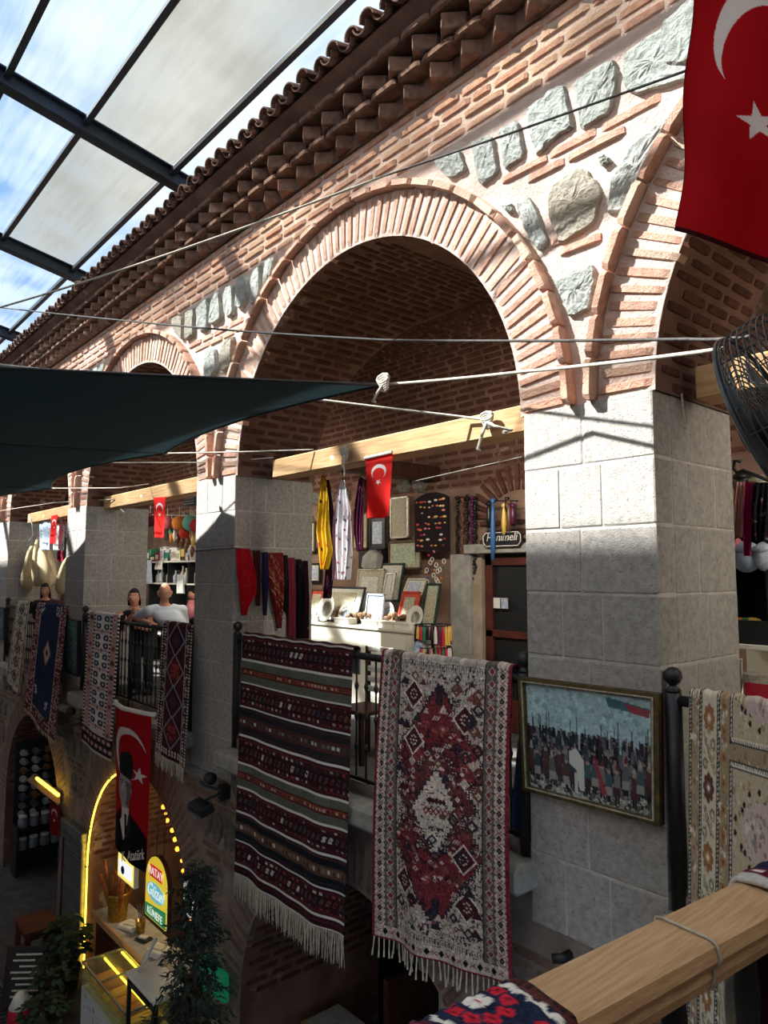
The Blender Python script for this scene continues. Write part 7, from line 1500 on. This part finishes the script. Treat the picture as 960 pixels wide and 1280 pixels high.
g = flag_img(30, 60, 30, 60, cy=.6, r=.28, ri=.22, off=.08, sy=1.05, sr=.13, red=(150, 24, 34)); qd = [np.array(at(u, v, Y=3.7)) for u, v in ((62, 1002), (74, 1008), (62, 1042), (74, 1046))]; S, T = np.meshgrid(np.linspace(0, 1, 30), np.linspace(0, 1, 60)); S, T = S[..., None], T[..., None]; sheet('small_flag', (qd[0] * (1 - S) + qd[1] * S) * (1 - T) + (qd[2] * (1 - S) + qd[3] * S) * T, M['flagcloth'], None, g.a, label='small dark red flag hanging under the glowing bar by the mug rack', cat='flag', thick=.003)
# dark shop in the near lower arch
o = empty('shop_counter', (-5.2, 4.6, GZ), 'long wooden shop counter inside the dark near arch', 'counter'); MB().span((-6.4, 4.45, -2.95), (-5.15, 4.9, -2.9), ch=.01).build('worktop', M['concrete'], o); MB().span((-6.4, 4.42, -3.0), (-5.15, 4.47, -2.9)).build('edge', M['beam'], o); MB().span((-6.35, 4.5, GZ), (-5.2, 4.85, -2.95)).build('cabinet', M['darkwood'], o)
for k, (x, z0, lab) in enumerate(((-6.95, -2.6, 'grey cardboard carton stacked inside the near lower arch, with a white label'),)):
    b = empty('carton', (x, 4.3, GZ), lab, 'box'); MB().span((x - .3, 4.1, GZ), (x + .25, 4.5, -2.55), ch=.01).build('body', M['stone_low'], b); MB().span((x - .05, 4.09, -2.85), (x + .2, 4.1, -2.7)).build('white_label', M['white'], b)
q = random.Random(3)
for k in range(26): a = Vector((-5.95 + k * .04, 5.3, -1.05 - .02 * (k % 3))); MB().tube([a, a + Vector((q.uniform(-.02, .02), q.uniform(-.02, .02), -q.uniform(1.2, 1.5)))], .012, 5).build('hanging_strand', M['fringe'], None, True, 'beige strand of the fringe curtain in the near lower arch, %s from the stall side' % ORD[k], 'strand', 'strands of the fringe curtain')
for k in range(14): p = Vector((q.uniform(-4.9, -3.7), q.uniform(4.4, 5.2), -2.3 - .5 * (k % 3))); MB().ball(p, q.uniform(.03, .06), 8, 6).build('ornament', JM[k % 10], None, True, 'dim ornament in the near lower arch, %s board of the shelf, %s of its row' % (ORD[k % 3], ORD[k // 3]), 'ornament', 'ornaments in the near lower arch')
s_ = empty('ornament_shelf', (-4.3, 4.8, GZ), 'dark open shelf with ornaments in the near lower arch', 'shelf')
for z in (-2.36, -2.86, -3.36): MB().span((-5.0, 4.35, z - .03), (-3.6, 5.3, z)).build('board', M['darkwood'], s_)
for x in (-5.0, -3.6): MB().span((x - .03, 4.35, GZ), (x + .03, 5.3, -1.9)).build('side', M['darkwood'], s_)
for k, (x, z) in enumerate(((-4.75, -1.5), (-4.5, -1.75))): MB().box((x, 4.6, z), (.1, .08, .6)).build('hanging_towel', M['concrete'], None, False, ['longer pale towel hanging in the near lower arch', 'shorter pale towel hanging in the near lower arch'][k], 'towel')
# ================================================================ near railing, fan
ra, rb = Vector((-.845, .30, 0)), Vector((-.53, 3.55, 0)); rd = (rb - ra).normalized(); rs = Vector((rd.y, -rd.x, 0)); RL = (rb - ra).length
def rp(y, off=0.0, z=0.0): p = ra + rd * ((y - ra.y) / rd.y) + rs * (off + .021); return Vector((p.x, p.y, z))
o = empty('wooden_railing', rp(1.5, 0, -.1), 'near railing with varnished wooden handrail and black turned balusters', 'railing')
prof = [(-.062, -.004), (-.05, .0), (.05, .0), (.062, -.006), (.068, -.03), (.06, -.045), (.052, -.05), (.056, -.065), (.05, -.085), (.035, -.095), (-.035, -.095), (-.05, -.085), (-.056, -.065), (-.052, -.05), (-.06, -.045), (-.068, -.03)]
pl = [rp(ra.y) + rs * a + Vector((0, 0, 1.0 + b)) for a, b in prof]; MB().prism(pl, rd * RL).build('handrail', M['rail_wood'], o)
tb = MB().lathe((0, 0, -.09), [(.02, 0), (.028, .02), (.018, .06), (.024, .3), (.034, .42), (.026, .5), (.014, .54), (.024, .58), (.016, .64), (.02, .8), (.026, .9), (.022, .97), (.022, .995)], 14).mesh('baluster', M['black'], True)
for y in (.55, .82, 1.1, 1.36, 1.62, 1.9, 2.2, 2.5, 2.8, 3.1, 3.4): p = rp(y); link('baluster', tb, o, Matrix.Translation((p.x - o.location.x, p.y - o.location.y, 0 - o.location.z + .0)))
p = rp(1.22); MB().lathe((p.x, p.y, -.1), [(.05, 0), (.055, .1), (.04, .16), (.045, .7), (.055, .8), (.04, .86), (.045, 1.0)], 16).build('newel_post', M['black'], o, True); MB().bar(rp(.35, 0, .02), rp(3.5, 0, .02), .04).build('bottom_rail', M['black'], o)
def over_rail(name, g, y0, y1, left, right, lab, seed=0, fringe=False):
    """rug laid over the near handrail: down the court side, over the top, down the walk side"""
    h, w = g.a.shape[:2]; path = [(-.085 - .02 * t, -.05 - left * t) for t in np.linspace(1, 0, 8)][:-1] + [(-.078, -.03), (-.064, .006), (-.03, .012), (.03, .012), (.064, .006), (.08, -.03)] + [(.085 + .02 * t, -.05 - right * t) for t in np.linspace(0, 1, 8)][1:]
    cum = np.r_[0, np.cumsum([math.hypot(b[0] - a[0], b[1] - a[1]) for a, b in zip(path[:-1], path[1:])])]; cum /= cum[-1]; P = np.zeros((h, w, 3)); T = np.linspace(0, 1, h)
    px, pz = np.interp(T, cum, [p[0] for p in path]), np.interp(T, cum, [p[1] for p in path]); r = random.Random(seed)
    for j in range(w):
        y = y0 + (y1 - y0) * j / (w - 1)
        for i in range(h):
            hang = max(0, -pz[i] - .03); q = rp(y, px[i] + (.02 * math.sin(j * .35 + seed) * hang * 2), 1.0 + pz[i] + .002 * math.sin(j * .9 + i * .3)); P[i, j] = q
    return sheet(name, P, M['wool'], img=g.a, thick=.01, label=lab, cat='rug')
def ring_rug():
    W, H = 70, 112; g = Img(170, 260, W, H, (28, 36, 62)); cy = 54
    for x in (59.3, 42, 25, 8):
        for y in (cy, cy - 24, cy + 24):
            for a in range(10): t = a * 2 * PI / 10; g.disc(x + 4.9 * math.cos(t), y + 4.9 * math.sin(t), 1.35, (196, 36, 54)); g.disc(x + 4.9 * math.cos(t), y + 4.9 * math.sin(t), .5, (120, 16, 34))
            for a in range(4): t = a * PI / 2 + .78; g.disc(x + 1.3 * math.cos(t), y + 1.3 * math.sin(t), 1.1, (226, 220, 210))
            g.disc(x, y, .6, (190, 50, 60)); g.disc(x, y - 9, 1.1, (226, 220, 210)); g.disc(x, y + 9, 1.1, (226, 220, 210)); g.dia(x + 4, y + 10, 2, 2, (196, 36, 54)); g.dia(x - 4, y - 10, 2, 2, (196, 36, 54))
    [g.put(abs(g.X - x - .4 * np.sin(g.Y * 1.6)) < .7, (222, 216, 204)) for x in (51, 33, 16.5)]; [g.put(abs(g.X - x) < .6, (90, 34, 44)) for x in (49, 31.5, 18)]; g.put(abs(g.X - 66.6 - .35 * np.sin(g.Y * 2)) < .6, (222, 216, 204)); g.rect(67.6, 0, 70, H, (84, 44, 40))
    for y in np.arange(0, H, 1.6): g.rect(68 + (y % 1.5), y, 69 + (y % 1.5), y + .8, (40, 26, 28))
    for y in np.arange(2, H, 8): g.dia(2, y, 3, 3, (186, 40, 56), .4)
    return g.noise(8)
over_rail('flower_rug', ring_rug(), .33, 1.0, .5, .45, 'navy rug with red flower ring draped over the near end of the wooden handrail', 2)
g = Img(90, 200, 60, 130, (92, 20, 44))
for y in np.arange(2, 130, 5): g.rect(4, y, 5.2, y + 2.6, (222, 212, 200)); g.dia(16, y, 3, 2.4, (30, 34, 66), .3); g.dia(30, y + 2, 4, 3, (150, 30, 50)); g.rect(44, y, 60, y + 2, (34, 36, 66))
g.rect(0, 0, 3, 130, (190, 186, 178)); g.rect(6, 0, 10, 130, (32, 34, 60)); over_rail('maroon_rug', g.noise(8), 1.70, 2.6, .62, .3, 'maroon and navy rug draped over the far end of the wooden handrail', 5)
m = MB(); y = 1.405; pts = [rp(y, a * 1.05, 1.0 + b * 1.05 + .004) for a, b in prof] ; m.tube(pts + pts[:1], .003, 6); e_ = rp(y, .068, .93); m.tube([e_, e_ + Vector((.01, .012, -.2)), e_ + Vector((-.004, .0, -.45)), e_ + Vector((.01, 0, -.85))], .003, 6); m.build('string', M['rope'], None, True, 'white string looped round the wooden handrail and hanging down', 'string')
p = rp(1.72, .075, .92); m = MB().tube([p, p + Vector((.03, .03, -.12)), p + Vector((.045, .05, -.24)), p + Vector((.05, .04, -.3)), p + Vector((.04, .045, -.7))], .0045, 6); k_ = p + Vector((.045, .05, -.26)); m.tube([k_ + Vector((.018 * math.cos(t), 0, .022 * math.sin(t))) for t in np.linspace(0, 2 * PI, 10)], .006, 6); m.build('string', M['rope'], None, True, 'white knotted cord hanging from the handrail beside the maroon rug', 'string')
# wire-guarded wall fan
fc = at(1004, 516, Y=2.7); fa = (RIGHT * .62 + Vector((0, 0, .40)) - FWD * .68).normalized(); fs = Vector((0, 0, 1)).cross(fa).normalized(); fu = fa.cross(fs); FR_ = .36
o = empty('wall_fan', fc, 'large black wire-guarded fan at the edge of the near arch', 'fan'); P_ = lambda r, t, d: fc + (fs * math.cos(t) + fu * math.sin(t)) * r + fa * d
ringm = lambda r, d, w_: [P_(r, t, d) for t in np.linspace(0, 2 * PI, 41)]
M['wire'] = pm('dark_wire', (70, 76, 80), (52, 58, 62), 20, .4, spec=.5)
m = MB(); [m.tube(ringm(r, .10 + .05 * math.cos(r / FR_ * PI / 2), 0), .0028, 5) for r in np.linspace(.06, FR_ * .97, 20)]; m.build('front_rings', M['wire'], o, True)
m = MB(); [m.tube(ringm(r, -.10 - .04 * math.cos(r / FR_ * PI / 2), 0), .0028, 5) for r in np.linspace(.1, FR_ * .97, 13)]; m.build('rear_rings', M['wire'], o, True)
m = MB(); [m.tube(ringm(FR_ * (1 + .03 * math.cos(d * 12)), d, 0), .0028, 5) for d in np.linspace(-.09, .09, 9)]; m.build('side_rings', M['wire'], o, True)
MB().tube(ringm(FR_ * 1.01, .105, 0), .008, 6).tube(ringm(FR_ * 1.01, -.105, 0), .008, 6).build('rim', M['wire'], o, True); m = MB()
for k in range(24): t = 2 * PI * k / 24; m.tube([P_(.05, t, .15), P_(FR_ * .6, t, .13), P_(FR_, t, .10), P_(FR_ * 1.035, t, 0), P_(FR_, t, -.10), P_(FR_ * .5, t, -.135), P_(.08, t, -.14)], .0026, 5)
m.build('spokes', M['wire'], o, True); B_ = Matrix((fs, fu, fa)).transposed(); MB().lathe(fc, [(.055, .14), (.06, .15), (.05, .16)], 18, B_).build('centre_badge', M['metal'], o, True); MB().lathe(fc, [(.07, -.2), (.09, -.16), (.085, -.06), (.04, -.02), (.04, .05)], 18, B_).build('motor', M['black'], o, True)
for k in range(3):
    t0 = 2 * PI * k / 3 + .4; G = np.array([[np.array(P_(r, t0 + a + .25 * r, (.03 if a > .4 else -.03) * (1 if r > .05 else 0) + .0)) for a in np.linspace(0, .95, 7)] for r in np.linspace(.05, FR_ * .88, 8)]); sheet('blade', G, M['metal'], o, thick=.004)
p2 = fc - fa * .18; MB().tube([p2, p2 + Vector((.5, .3, -.04)), Vector((PR[0] - PW, FY + .3, p2.z - .08))], .022, 8).build('wall_arm', M['black'], o, True)
